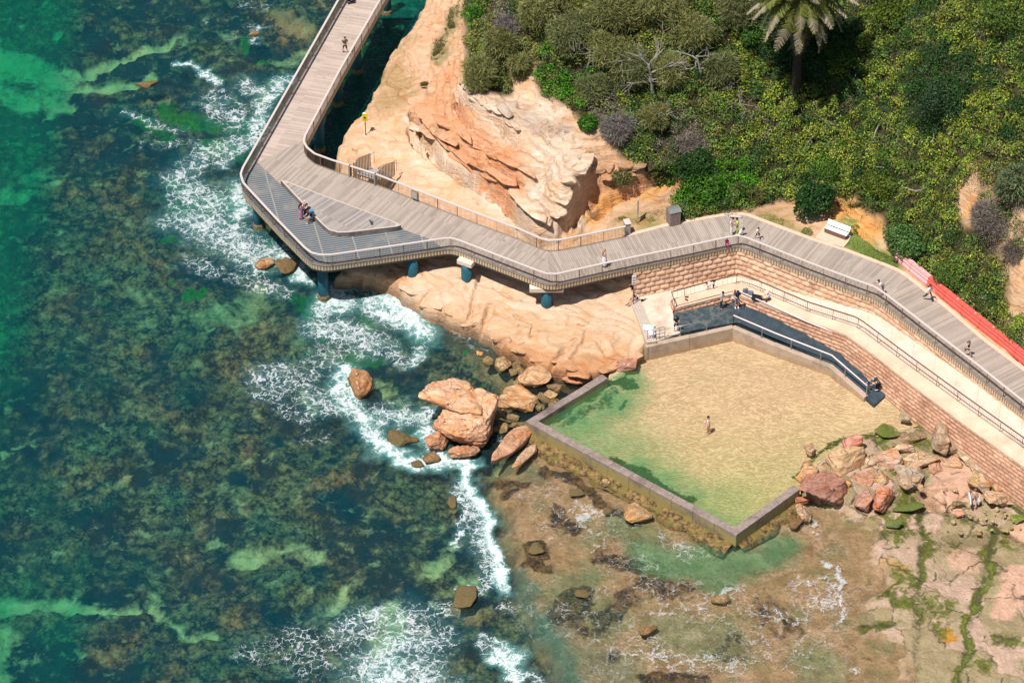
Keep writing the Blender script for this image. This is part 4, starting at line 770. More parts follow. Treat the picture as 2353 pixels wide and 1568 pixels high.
# cross beams under the bridge part
for i in range(1, 9):
    f = i / 9.0; p = sea_edge[1].lerp(sea_edge[3], f) if i < 5 else None
for fa, fb in [(.03, .04), (.09, .12), (.14, .20)]:
    a, b = SS[int(fa * len(SS))], LS[int(fb * len(LS))]; d = (b - a); mb = MB(); mb.box(((a + b) / 2) - Vector((0, 0, .42)), (d.length * .86, .35, .55), math.atan2(d.y, d.x)); bw(mb.build('cross_beam', GREYBEAM))
# kerb of sandy concrete along the landward side
SANDCON = plain('sandy_concrete', (.66, .50, .37), .85, .1, sc=3); CREAM = plain('cream_concrete', (.70, .60, .50), .85, .08, sc=2)
kerb_l = [Vector(p) for p in land_edge[16:]]; kerb_s = resample(kerb_l, .6)
tag(ribbon_box(kerb_s, .34, DECK - .3, DECK + .03).build('kerb', SANDCON), kind='structure')
# mesh grating laid over the seaward corner
G = [(590, 372, 4.4), (646, 425, 4.4), (735, 512, 4.4), (765, 533, 4.4), (926, 527, 4.4), (990, 551, 4.4)]
gp = [at(*p) for p in G]
lo = [p for p in sea_edge[3:15]]
lo = offset_line(lo, .04)
gpoly = [gp[0]] + [Vector((p.x, p.y, 0)) for p in lo[1:]] + gp[:0:-1]
bw(sheet('mesh_grating', gpoly, DECK + .004, GRATE, math.atan2(sea_edge[13].y - sea_edge[12].y, sea_edge[13].x - sea_edge[12].x) + math.pi / 2))
# raised timber platform on the deck
pz1 = DECK + .45
PL = [(644.6, 413.8), (655, 415), (912, 511), (921, 517), (912, 520), (800, 533.5), (776, 534), (755, 528), (737, 512)]
plw = [at(u, v, pz1) for u, v in PL]
plat = empty('timber_platform', (plw[0].x, plw[0].y, DECK), 0, 'low triangular timber seating platform raised on the seaward corner of the boardwalk', 'platform')
def rel(o, par): o.parent = par; o.matrix_parent_inverse = par.matrix_world.inverted() if False else Matrix.Translation(-Vector(par.location)); return o
plc = sum(plw, Vector()) / len(plw)
m = MB(); m.prism([(p.x, p.y) for p in plw], DECK, pz1 - .03); rel(m.build('side_boards', slat_mat('grey_side_boards', (.42, .37, .33), (.15, .13, .12), .22)), plat)
inner = [(plc + (p - plc) * .93) for p in plw]
rel(sheet('top_boards', inner, pz1 - .006, BOARD_P, math.atan2(-.9, 1.0)), plat)
vs = [(p.x, p.y, pz1) for p in plw] + [(p.x, p.y, pz1) for p in inner] + [(p.x, p.y, pz1 - .03) for p in plw] + [(p.x, p.y, pz1 - .03) for p in inner]; n = len(plw)
fs = [];
for i in range(n): j = (i + 1) % n; fs += [(i, j, n + j, n + i), (2 * n + j, 2 * n + i, 3 * n + i, 3 * n + j), (i, 2 * n + i, 2 * n + j, j), (n + j, 3 * n + j, 3 * n + i, n + i)]
rel(mesh_obj('border', vs, fs, plain('pale_timber', (.52, .45, .38), .7, .12)), plat)

# --- railings: handrail, posts and one slatted panel per bay
PALE_RAIL = plain('pale_handrail', (.60, .53, .49), .5, .06); POSTM = plain('post_bronze', (.17, .11, .075), .5, .15); BALM = plain('baluster_bronze', (.26, .19, .14), .45, .15, metal=.3)
def railing(name, pts, label, h=1.1, bay=1.85, rail_w=.17, bal=.115, side=1, mats=(None, None, None), group=None, bt=.018):
    pts = [Vector(p) for p in pts]; root = empty(name, pts[0], 0, label, 'railing', group); O = Vector(root.location)
    s = resample(pts, .25)
    hr = ribbon_box(offset_line([p + Vector((0, 0, 0)) for p in s], -rail_w / 2), rail_w, h - .06, h, 1)
    hv = [(x, y, z + s[i // 4].z) for i, (x, y, z) in enumerate(hr.v)]; hr.v = hv
    rel(hr.build('handrail', mats[0] or PALE_RAIL), root)
    L = sum((b - a).length for a, b in zip(s[:-1], s[1:])); nb = max(1, round(L / bay)); posts = resample(pts, L / nb)
    for p in posts:
        m = MB(); m.box((0, 0, (h - .05) / 2 - .1), (.05, .05, h + .12), 0); o = m.build('post', mats[1] or POSTM, root); o.location = p - O
    fine = resample(pts, bal); per = max(1, round(len(fine) / nb))
    for k in range(nb):
        seg = fine[k * per:(k + 1) * per + 1] if k < nb - 1 else fine[k * per:]
        if len(seg) < 2: continue
        m = MB()
        for q in seg: m.box((q.x - O.x, q.y - O.y, q.z - O.z + (h - .02) / 2), (bt, bt, h - .18), .78)
        for zz in (.09, h - .1):
            m.tube([(q.x - O.x, q.y - O.y, q.z - O.z + zz) for q in seg[::max(1, len(seg) // 6)]] + [(seg[-1].x - O.x, seg[-1].y - O.y, seg[-1].z - O.z + zz)], .018, 4)
        m.build('baluster_panel', mats[2] or BALM, root)
    return root
railing('boardwalk_railing', sea_edge, 'long pale-topped baluster railing along the seaward edge of the boardwalk')
railing('boardwalk_railing', land_edge[:17], 'pale-topped baluster railing on the landward side of the bridge, ending at a timber plinth')

# --- piles
TEAL = NT('teal_pile'); P_ = TEAL.geo('Position'); zz = TEAL.sep(P_)[2]; nn = TEAL.noise(P_, 2, 4)
cc = TEAL.mix(TEAL.mr(nn, .3, .7), (.012, .085, .12), (.02, .13, .17)); cc = TEAL.mix(TEAL.mr(TEAL.math('ADD', zz, nn), 1.05, .75), cc, (.22, .19, .09)); TEAL = TEAL.done(TEAL.bsdf(cc, .55, None, .35))
ENC = NT('pile_collar'); P_ = ENC.geo('Position'); nn = ENC.noise(P_, 6, 5, .7); ENC = ENC.done(ENC.bsdf(ENC.mix(ENC.mr(nn, .35, .65), (.05, .045, .02), (.30, .25, .13)), .95, ENC.bump(nn, 1, .05)))
def pile(u, v, lab, zb=0., r=.42, cap=None, top=DECK - .7, lean=0):
    b = at(u, v, zb); root = empty('bridge_pile', (b.x, b.y, zb - 1.2), 0, lab, 'pile', 'teal piles under the boardwalk')
    m = MB(); m.lathe((0, 0, 0), [(r, 0), (r, top - zb + 1.2)], 20); o = m.build('shaft', TEAL, root, True)
    for p in o.data.polygons: p.use_smooth = len(p.vertices) == 4
    m = MB(); m.lathe((0, 0, 0), [(r + .06, .6), (r + .10, 1.0), (r + .07, 1.45), (r + .02, 1.62)], 16)
    if zb < .3: m.build('barnacle_collar', ENC, root, True)
    if cap:
        m = MB(); m.box((0, 0, top - zb + 1.2 + .12), (cap[0], cap[1], .42), cap[2], .04); m.build('pile_cap', CREAM, root)
    return root
pile(595, 520, 'teal pile standing in foam under the leftmost corner of the boardwalk')
pile(640, 505, 'teal pile in shadow just behind the pile at the leftmost corner')
pile(744, 684, 'tall teal pile with a pale barnacled foot at the lowest corner of the boardwalk')
pile(948, 640, 'short teal pile between the shaded rock and the seaward deck edge', 1.5, .44)
pile(1072, 650, 'pile with a pale concrete cap showing under the deck at the second bend', 1.6, .42, (1.3, .8, -.5), DECK - .78)
pile(1255, 706, 'teal pile with a rounded pale cap under the sharp bend of the deck', 1.55, .44, (2.6, 1.0, 0), DECK - .92)
pile(820, 165, 'dark teal pile in the bridge shadow beside the walker'); pile(775, 240, 'dark teal pile in the shaded channel under the middle of the bridge'); pile(735, 345, 'dark teal pile beside the inner curve of the bridge railing'); pile(888, 30, 'dark teal pile at the top edge of the photo under the bridge')

# --- masonry walls: pillow-faced blocks displaced into one mesh
def masonry(name, line_top, z_top, z_bot, label, mat, batter=.18, bl=.78, bh=.40, res=.065, cat='retaining wall', amp=.085):
    """line_top: xy polyline; z_top/z_bot: functions of arc position 0..1"""
    s = resample([Vector((p[0], p[1], 0)) for p in line_top], res); n = len(s); L = (n - 1) * res
    nt_ = [];
    for i in range(n):
        a = s[max(i - 3, 0)]; b = s[min(i + 3, n - 1)]; tt = (b - a).normalized(); nt_.append((tt.y, -tt.x))
    N = np.array(nt_); S_ = np.array([(p.x, p.y) for p in s]); fr = np.linspace(0, 1, n)
    zt = np.array([z_top(f) for f in fr]); zb = np.array([z_bot(f) for f in fr]); H = zt - zb; rows = int(max(H) / res) + 2
    K = np.linspace(0, 1, rows)[:, None]; zz_ = zt[None, :] - K * H[None, :]; arc = (fr * L)[None, :] + 0 * K
    dtop = zt[None, :] - zz_; row = np.floor(dtop / bh); fy = (dtop / bh) % 1; xo = arc / bl + row * .5 + .17 * np.sin(row * 12.9); bi = np.floor(xo); fx = xo % 1
    rnd = _h(bi.astype(np.int64), row.astype(np.int64), 5)
    ex = np.minimum(fx, 1 - fx) * bl; ey = np.minimum(fy, 1 - fy) * bh
    e = np.minimum(ex, ey * 1.2); pil = sstep(.005, .10, e) * (.75 + .5 * rnd) + .25 * sstep(.05, .2, e)
    nz = fbm(arc * 4, zz_ * 4 + 9, 5, 3); dd = amp * pil + .03 * nz * pil + batter * dtop
    V = np.stack([S_[None, :, 0] + N[None, :, 0] * dd, S_[None, :, 1] + N[None, :, 1] * dd, zz_], 2).reshape(-1, 3)
    i = (np.arange(n - 1)[None, :] + np.arange(rows - 1)[:, None] * n).ravel(); F = np.stack([i, i + n, i + n + 1, i + 1], 1)
    o = mesh_obj(name, V, F, mat, None, True, cols={'blk': np.stack([rnd.ravel(), sstep(.0, .05, e).ravel(), nz.ravel() * .5 + .5], 1)})
    return tag(o, label, cat)
def block_mat(name, ca, cb, mortar=(.30, .17, .10)):
    t = NT(name); B = t.sep(t.attr('blk')); P = t.geo('Position'); n = t.noise(P, 7, 4, .65)
    c = t.mix(t.math('ADD', t.math('MULTIPLY', B[0], .6), t.math('MULTIPLY', n, .5), clamp=True), ca, cb); c = t.mix(t.mr(t.noise(P, .5, 3), .5, .75), c, tuple(x * 1.12 for x in cb)); c = t.mix(t.math('MULTIPLY', t.mr(t.noise(t.map(P, (1, 1, .35)), 1.3, 5, .7), .52, .68), .5), c, tuple(x * .6 for x in ca)); c = t.mix(t.math('MULTIPLY', t.mr(t.noise(P, 1.9, 5, .7), .60, .70), .45), c, (.78, .66, .55))
    c = t.mix(t.mr(B[1], .5, 0), c, mortar); c = t.mix(t.mr(t.math('ADD', t.sep(P)[2], t.math('MULTIPLY', n, .5)), 1.25, .8), c, (.12, .13, .05))
    return t.done(t.bsdf(c, .9, t.bump(n, .5, .04), .15))
BLK1 = block_mat('peach_blocks', (.50, .28, .17), (.76, .52, .36)); BLK2 = block_mat('terracotta_blocks', (.38, .19, .115), (.64, .39, .26), (.22, .11, .07))
# upper path (promenade) height rises towards the right
PATHZ = [(1445, 1.7), (1690, 1.72), (1760, 2.0), (1853, 2.42), (1965, 2.85), (2087, 3.25), (2200, 3.55), (2300, 3.72), (2450, 3.85)]
def pz_(u): return float(np.interp(u, [a for a, _ in PATHZ], [b for _, b in PATHZ]))
W_IN = [(1448, 690), (1462, 690), (1560, 663), (1684, 625), (1694, 622), (1720, 631), (1853, 690), (1960, 735), (2010, 758), (2060, 792), (2140, 855), (2200, 905), (2262, 958), (2352, 1028)]
wl = [Vector((p.x, p.y, 0)) for p in offset_line([sea_edge[21].lerp(sea_edge[22], .86)] + sea_edge[22:], .12)]
def frac_u(u0, u1): return lambda f: u0 + (u1 - u0) * f
masonry('block_wall', [tuple(p) for p in wl], lambda f: 3.93, lambda f: min(3.85, pz_(1446 + (2420 - 1446) * f) - .2), 'tall peach rock-faced block wall holding up the boardwalk above the sandy terrace', BLK1)
e0 = wl[0]; e1 = Vector((e0.x + .1, e0.y + 3.2, 0))
masonry('block_wall', [(e1.x, e1.y), (e0.x, e0.y)], lambda f: 3.9, lambda f: 1.3, 'short shaded return of the block wall under the boardwalk beside the rock shelf', BLK1, batter=.05)
# promenade surface
OUT = [(1452, 700), (1490, 783), (1503, 786)]
prom_in = [Vector(at(u, v, pz_(u))) for u, v in [(1446, 684), (1462, 688), (1560, 664), (1684, 624), (1694, 620), (1720, 628), (1853, 683), (1960, 727), (2010, 748), (2076, 775), (2140, 815), (2203, 851), (2245, 885), (2273, 898), (2352, 958), (2450, 1040)]]
KERB = [(1541, 688), (1600, 674), (1684, 651), (1692, 650), (1720, 658), (1853, 715), (1963, 750), (1980, 760), (2086, 839), (2214, 932), (2352, 1030), (2450, 1100)]
prom_out = [Vector(at(u, v, pz_(u))) for u, v in KERB]
# inner boundary extended under the wall so no gap shows
inn = [Vector((p.x, p.y + .55, p.z)) for p in prom_in]
def strip(name, A, B, mat, parent=None, drop=0, kind='structure'):
    """ruled surface between two 3D lines resampled alike"""
    n = 60; La = sum((b - a).length for a, b in zip(A[:-1], A[1:])); Lb = sum((b - a).length for a, b in zip(B[:-1], B[1:]))
    a = resample(A, La / n); b = resample(B, Lb / n); k = min(len(a), len(b)); vs = []; fs = []; m = 5
    for i in range(k):
        for j in range(m): q = a[i].lerp(b[i], j / (m - 1)); vs.append((q.x, q.y, q.z - drop))
    for i in range(k - 1):
        for j in range(m - 1): c = i * m + j; fs.append((c, c + 1, c + m + 1, c + m))
    return vs, fs
def con_mat(name, ca, cb, joint=None, stain=(.50, .38, .28)):
    t = NT(name); P = t.geo('Position'); n = t.noise(P, .7, 5, .6); c = t.mix(t.mr(n, .35, .65), ca, cb); ju = t.sep(t.uv())[0]; jn = t.mr(t.math('ABSOLUTE', t.math('SUBTRACT', t.math('FRACT', t.math('DIVIDE', ju, 3.1)), .5)), .010, .006); c = t.mix(t.math('MULTIPLY', jn, .6), c, tuple(x * .4 for x in ca)); c = t.mix(t.math('MULTIPLY', t.mr(t.noise(t.map(P, (1, 1, 1)), 2.4, 6, .75), .55, .72), .5), c, tuple(x * .72 for x in ca)); c = t.mix(t.mr(t.noise(P, .28, 4, .7), .54, .70), c, stain); c = t.mix(t.mr(t.noise(P, 9, 3, .7), .6, .75), c, tuple(x * .85 for x in ca))
    return t.done(t.bsdf(c, .85, t.bump(t.noise(P, 20, 3), .2, .01), .2))
PROM = con_mat('promenade_concrete', (.66, .53, .42), (.76, .63, .52)); COPE = con_mat('cream_coping', (.66, .47, .33), (.76, .58, .43))
vs, fs = strip('path', inn[1:], [Vector(at(u, v, pz_(u))) for u, v in [(1500, 785), (1541, 768), (1545, 726), (1541, 688)]] + prom_out, PROM)
# western apron is one polygon, the rest follows the rising path
apron = [at(u, v, 1.7) for u, v in [(1449, 676), (1462, 680), (1560, 655), (1684, 614), (1700, 612), (1700, 652), (1600, 676), (1541, 690), (1547, 728), (1563, 764), (1503, 785), (1488, 785)]]
a_ = MB(); a_.prism([(p.x, p.y) for p in apron], .4, 1.7)
tag(a_.build('path', PROM, tri=True), kind='structure')
A2 = [Vector((p.x, p.y + 1.3, p.z)) for p in prom_in[4:]]; B2 = [Vector(p) for p in prom_out[3:]]
vs, fs = strip('path', A2, B2, PROM, drop=.004); tag(mesh_obj('path', vs, [f[::-1] for f in fs], PROM, uv=[(.75 * (i // 5), i % 5) for i in range(len(vs))]), kind='structure')
# --- lower terrace beside the ramp: coping and masonry wall
RAMPZ = [(1540, 1.7), (1690, 1.66), (1780, 1.5), (1860, 1.32), (1945, 1.12), (2056, .88), (2170, .8), (2470, .2)]
def rz(u): return float(np.interp(u, [a for a, _ in RAMPZ], [b for _, b in RAMPZ]))
# wall head line (outer lip) and its height
LIP = [(1548, 708, 2.1), (1560, 704, 2.15), (1683, 673, 2.2), (1692, 673, 2.2), (1760, 700, 2.25), (1853, 734, 2.45), (1945, 768, 2.8), (2018, 821, 3.05), (2087, 876, 3.2), (2214, 972, 3.5), (2352, 1070, 3.65), (2450, 1140, 3.75)]
lipw = [at(*p) for p in LIP]
def interp_line(vals):
    n = len(vals); d = [0]
    for a, b in zip(lipw[:-1], lipw[1:]): d.append(d[-1] + (Vector((a.x, a.y)) - Vector((b.x, b.y))).length)
    d = [x / d[-1] for x in d]
    return lambda f: float(np.interp(f, d, vals))
zt_ = interp_line([p[2] - .02 for p in LIP]); zb_ = interp_line([rz(p[0]) - .12 if p[0] < 2000 else .3 for p in LIP])
masonry('block_wall', [(p.x, p.y) for p in lipw], zt_, zb_, 'long low terracotta block wall stepping down from the terrace beside the dark ramp to the boulders', BLK2, batter=.28, bl=.62, bh=.27, amp=.06, res=.06)
e0 = lipw[0]; eb = at(1541, 690, 2.1)
masonry('block_wall', [(eb.x, eb.y), (e0.x, e0.y)], lambda f: 2.1, lambda f: 1.6, 'short end of the low block wall facing the sandy terrace', BLK2, batter=.05, bl=.5, bh=.24)
# coping between path kerb and lip
kb = [Vector(at(u, v, max(pz_(u) + .12, 2.12 if u < 1700 else 0))) for u, v in KERB]; lp = [Vector((p.x, p.y, p.z)) for p in lipw]
kb[0] = Vector(at(1541, 688, 2.12))
vs, fs = strip('coping', kb, lp, COPE)
m = MB(); m.add(vs, [f[::-1] for f in fs]); kbs = resample(kb, .5)
m2 = ribbon_box([Vector((p.x, p.y, 0)) for p in kbs], .05, 0, 1); m2.v = [(x, y, kbs[i // 4].z - (.45 if z < .5 else 0.002)) for i, (x, y, z) in enumerate(m2.v)]; m.v, m.f = m.v, m.f; m.add(m2.v, m2.f)
lps = resample(lp, .5); m3 = ribbon_box([Vector((p.x, p.y, 0)) for p in offset_line(lps, -.10)], .42, 0, 1); m3.v = [(x, y, lps[i // 4].z + (.045 if z > .5 else -.12)) for i, (x, y, z) in enumerate(m3.v)]; m.add(m3.v, m3.f)
tag(m.build('terrace_coping', COPE), 'cream stone coping along the top of the low block wall', 'coping')
# --- dark ramp
RT = [(1545, 723), (1640, 706), (1688, 698), (1780, 733), (1853, 764), (1945, 798), (2000, 846), (2056, 891)]
RB = [(1563, 764), (1640, 749), (1690, 741), (1780, 777), (1853, 809), (1906, 835), (1960, 880), (2008, 929)]
ra = [Vector(at(u, v, rz(u) + .02)) for u, v in RT]; rb = [Vector(at(u, v, rz(u + 18) + .02)) for u, v in RB]
ra = [Vector((p.x + .0, p.y + .25, p.z)) for p in ra[:-1]] + [ra[-1]]
rb2 = [Vector(p) for p in rb]
m = MB(); k = len(ra); vs = []
for p, q in zip(ra, rb2): vs += [(p.x, p.y, p.z), (q.x, q.y, q.z), (p.x, p.y, p.z - .45), (q.x, q.y, q.z - .45)]
fs = []
for i in range(k - 1): a = i * 4; fs += [(a, a + 1, a + 5, a + 4), (a + 1, a + 3, a + 7, a + 5), (a + 2, a, a + 4, a + 6)]
fs += [((k - 1) * 4, (k - 1) * 4 + 1, (k - 1) * 4 + 3, (k - 1) * 4 + 2), (1, 0, 2, 3)]
t = NT('ramp_rubber'); P = t.geo('Position'); n = t.noise(P, 1.6, 5, .65); X_ = t.sep(P)[0]
c = t.mix(t.mr(n, .4, .65), (.032, .052, .066), (.052, .082, .10)); c = t.mix(t.math('MULTIPLY', t.mr(t.noise(P, 2.2, 5, .7), .48, .62), t.mr(X_, 18.5, 15)), c, (.14, .15, .13)); c = t.mix(t.mr(t.noise(P, 22, 2), .70, .74), c, (.2, .22, .22))
RAMP = t.done(t.bsdf(c, .65, t.bump(t.noise(P, 30, 2), .3, .01), .3))
m.add(vs, fs); tag(m.build('ramp', RAMP), kind='structure')
# --- pool walls
def pool_mat(name, ca, cb, lichen):
    t = NT(name); P = t.geo('Position'); n = t.noise(P, 2.2, 6, .7); n2 = t.noise(P, 14, 4, .75); z = t.sep(P)[2]; up = t.sep(t.geo('Normal'))[2]
    c = t.mix(t.mr(n, .35, .65), ca, cb); c = t.mix(t.mr(n2, .55, .7), c, tuple(x * .8 for x in ca))
    side = t.mr(up, .6, .3); lm = t.math('MULTIPLY', side, t.mr(t.math('ADD', t.math('ADD', t.math('MULTIPLY', z, -.55), n2), t.math('MULTIPLY', n, .6)), .10 + lichen, .35 + lichen)); c = t.mix(lm, c, (.34, .27, .10))
    c = t.mix(t.math('MULTIPLY', side, t.mr(t.math('ADD', z, t.math('MULTIPLY', n, .35)), .42, .25)), c, (.05, .05, .02))
    c = t.mix(t.mr(t.noise(P, .6, 4), .52, .7), c, tuple(x * .72 for x in ca))
    return t.done(t.bsdf(c, .85, t.bump(n2, .5, .03), .2))
PW1 = pool_mat('old_pool_concrete', (.23, .175, .155), (.36, .29, .255), .0); PW2 = pool_mat('pool_back_concrete', (.42, .32, .24), (.52, .41, .31), 2.0)
def wall_run(name, pts, w, label, mat, z0=-.6, joints=1.9, cat='pool wall'):
    """concrete wall cast in lengths: a hairline gap between blocks"""
    root = empty(name, (pts[0].x, pts[0].y, 0), 0, label, cat); n = len(pts); m = MB()
    lf = []; rt = []
    for i, p in enumerate(pts):
        a = pts[max(i - 1, 0)]; b = pts[min(i + 1, n - 1)]; d1 = (p - a); d2 = (b - p); d1.z = d2.z = 0
        if d1.length < 1e-6: d1 = d2
        if d2.length < 1e-6: d2 = d1
        d1.normalize(); d2.normalize(); n1 = Vector((-d1.y, d1.x, 0)); n2 = Vector((-d2.y, d2.x, 0)); nn = (n1 + n2).normalized(); k = w / 2 / max(.35, nn.dot(n1))
        lf.append(p + nn * k); rt.append(p - nn * k)
    for i in range(n - 1):
        L = (pts[i + 1] - pts[i]).length; c = max(1, round(L / joints))
        for j in range(c):
            g = .012 / L; f0 = j / c + (g if j else 0); f1 = (j + 1) / c - (g if j < c - 1 else 0); dz = random.Random(i * 31 + j).uniform(-.02, .02)
            q = [lf[i].lerp(lf[i + 1], f0), lf[i].lerp(lf[i + 1], f1), rt[i].lerp(rt[i + 1], f1), rt[i].lerp(rt[i + 1], f0)]
            vs = [(v.x, v.y, z0) for v in q] + [(v.x, v.y, v.z + dz - .03) for v in q]
            cc = sum((Vector((v.x, v.y, 0)) for v in q), Vector()) / 4
            top = [(v.x + (cc.x - v.x) * .0 , v.y, v.z + dz - .03) for v in q]
            # chamfered lip
            d = (q[3] - q[0]).normalized() * .035
            tp = [q[0] + d, q[1] + d, q[2] - d, q[3] - d]; vs += [(v.x, v.y, v.z + dz) for v in tp]
            m.add(vs, [(0, 1, 5, 4)[::-1], (1, 2, 6, 5)[::-1], (2, 3, 7, 6)[::-1], (3, 0, 4, 7)[::-1], (4, 5, 9, 8)[::-1], (5, 6, 10, 9)[::-1], (6, 7, 11, 10)[::-1], (7, 4, 8, 11)[::-1], (8, 9, 10, 11)[::-1]])
    rel(m.build('wall', mat), root); return root
wall_run('pool_wall', [pw[0], pw[1], pw[2], pw[3]], .62, 'grey-brown concrete wall enclosing the seaward sides of the rock pool', PW1)
backw = [Vector(p) for p in pb]; backw = [Vector((p.x, p.y, p.z)) for p in backw]
wall_run('pool_wall', backw, .42, 'tan concrete wall along the terrace side of the rock pool', PW2, joints=3.2)
# algae skirt along the foot of the outer wall (rock ledge the wall stands on)
def skirt(pts, off, w_, z, seed, label):
    s = resample(pts, .22); vs = []; rng = np.random.RandomState(seed); m = 7; o = offset_line(s, off)
    for i, (p, q) in enumerate(zip(s, o)):
        d = (q - p); d.z = 0; d.normalize(); ww = w_ * (.55 + .8 * vnoise(i * .22, 3.3, seed))
        for j in range(m):
            f = j / (m - 1); zz = z * (1 - f ** 1.6) - .15 * f + .10 * fbm(i * .5, j * .9 + 4, seed, 3); vs.append((q.x + d.x * ww * f, q.y + d.y * ww * f, float(zz)))
    i = (np.arange(m - 1)[None, :] + np.arange(len(s) - 1)[:, None] * m).ravel(); F = np.stack([i, i + 1, i + m + 1, i + m], 1)
    t = NT('weedy_ledge'); P = t.geo('Position'); n = t.noise(P, 3, 6, .7); c = t.mix(t.mr(n, .4, .6), (.05, .035, .015), (.30, .19, .07)); c = t.mix(t.mr(t.noise(P, 1.1, 4), .5, .62), c, (.17, .14, .035))
    return tag(mesh_obj('weedy_ledge', np.array(vs), F, t.done(t.bsdf(c, .8, t.bump(n, .9, .1), .3)), None, True), label, 'rock ledge')
skirt([Vector((pw[1].x, pw[1].y, 0)), Vector((pw[2].x, pw[2].y, 0))], -.30, 1.1, .28, 3, 'brown weedy rock ledge along the foot of the long front pool wall')
skirt([Vector((pw[2].x, pw[2].y, 0)), Vector((pw[3].x, pw[3].y, 0))], -.30, .8, .22, 9, 'brown weedy rock ledge along the foot of the short right pool wall')
# --- steel rails
STEEL = plain('galvanised_steel', (.42, .43, .44), .35, .08, metal=.7); REDRAIL = plain('pale_pink_handrail', (.86, .70, .68), .3, .05)  # handrail tops share one pale pink
REDEDGE = plain('red_handrail_base', (.75, .12, .16), .35, .05)
BRNZ = plain('thin_brown_steel', (.24, .17, .13), .4, .1, metal=.4)
def tube_rail(name, pts, label, h, bay, r=.025, mids=(), post_r=.022, mat=None, rail=None, rr=None, basep=False):
    pts = [Vector(p) for p in pts]; root = empty(name, pts[0], 0, label, 'handrail'); O = Vector(root.location)
    m = MB(); m.tube([p - O + Vector((0, 0, h)) for p in pts], rr or r, 8); m.build('handrail', rail or mat or STEEL, root, True)
    for k in mids: m = MB(); m.tube([p - O + Vector((0, 0, k)) for p in pts], r * .7, 5); m.build('lower_rail', mat or STEEL, root)
    L = sum((b - a).length for a, b in zip(pts[:-1], pts[1:])); 
    for p in resample(pts, bay):
        m = MB(); m.lathe((0, 0, 0), [(post_r, 0), (post_r, h)], 6)
        if basep: m.box((0, 0, .01), (.16, .16, .02))
        m.build('post', mat or STEEL, root).location = p - O
    return root
pr = [at(1501, 783, 1.70)] + [Vector((p.x, p.y + .12, p.z)) for p in [pb[1], pb[2], pb[3], pb[4]]]
tube_rail('pool_handrail', pr[:2], 'thin grey steel handrail on the left part of the terrace-side pool wall', .95, 2.55, .028, (), .03, basep=True)
tube_rail('pool_handrail', pr[1:], 'steel handrail with a bright pink top rail between the dark ramp and the pool', .95, 2.55, .028, (), .03, rail=REDRAIL, rr=.055, basep=True)
upr = [Vector((p.x, p.y + .14, p.z)) for p in [at(1690, 676, 2.2), at(1760, 703, 2.2), at(1853, 738, 2.45), at(1945, 772, 2.8), at(2018, 825, 3.05), at(2050, 850, 3.1)]]
lw = [Vector(at(u, v, z)) for u, v, z in [(1694, 670, 2.35), (1853, 741, 2.35), (1920, 768, 2.35), (1950, 781, 2.3), (2075, 868, 1.95)]]
tube_rail('wall_handrail', lw, 'pale pink-white handrail bracketed along the face of the low block wall above the ramp', .12, 2.4, .05, (), .02, mat=BRNZ, rail=REDRAIL)
kr = [Vector(at(u, v, pz_(u) + .12)) for u, v in KERB]
kr[0] = Vector(at(1541, 690, 2.12))
k0 = Vector(at(1548, 709, 2.12))
r1 = railing('terrace_railing', [k0, kr[0], kr[1], kr[2], kr[3]], 'thin brown steel fence around the left end of the low terrace wall', h=.9, bay=2.3, rail_w=.05, bal=.4, mats=(BRNZ, BRNZ, BRNZ), bt=.012)
r2 = railing('terrace_railing', kr[3:], 'long thin brown steel fence along the outer side of the rising concrete path', h=1.0, bay=2.3, rail_w=.05, bal=.16, mats=(BRNZ, BRNZ, BRNZ), bt=.012)
tube_rail('step_handrail', [Vector(at(1549, 706, 2.1)), Vector(at(1683, 671, 2.2))], 'thin brown rail along the lip of the short low wall beside the ramp', .12, 3, .02, (), .015, mat=BRNZ)
# ================================================================== VEGETATION
rng = np.random.RandomState(7)
def leaf_mat(name, trans=.22, rough=.55):
    t = NT(name); c = t.attr('col'); bs = t.bsdf(c, rough, None, .25)
    tl = t.n('ShaderNodeBsdfTranslucent'); t.set(tl.inputs[0], t.mix(1.0, c, (1.1, 1.25, .5), 'MULTIPLY')); ms = t.n('ShaderNodeMixShader'); ms.inputs[0].default_value = trans
    t.set(ms.inputs[1], bs); t.set(ms.inputs[2], tl.outputs[0]); return t.done(ms.outputs[0])
LEAF = leaf_mat('leaves'); TWIG = plain('grey_twigs', (.34, .29, .26), .8, .25); BARK = plain('pale_bark', (.29, .27, .235), .8, .25, sc=3); DBARK = plain('dark_bark', (.12, .085, .06), .9, .3, sc=3)
def leaves(P, N, size, C, aspect=.55, tilt=.75, r=None, up=0.):
    """one rhombic face per point; returns verts, faces, colours"""
    r = r or rng; n = len(P); D = N + tilt * r.randn(n, 3); D[:, 2] += up; D /= np.linalg.norm(D, axis=1)[:, None] + 1e-9
    A = np.cross(D, r.randn(n, 3)); A /= np.linalg.norm(A, axis=1)[:, None] + 1e-9; B = np.cross(D, A)
    s = (size * (.7 + .6 * r.rand(n)))[:, None] if np.ndim(size) == 0 else size[:, None]
    V = np.stack([P - A * s, P - B * s * aspect, P + A * s, P + B * s * aspect], 1).reshape(-1, 3); F = np.arange(4 * n).reshape(n, 4)
    return V, F, np.repeat(C, 4, 0)
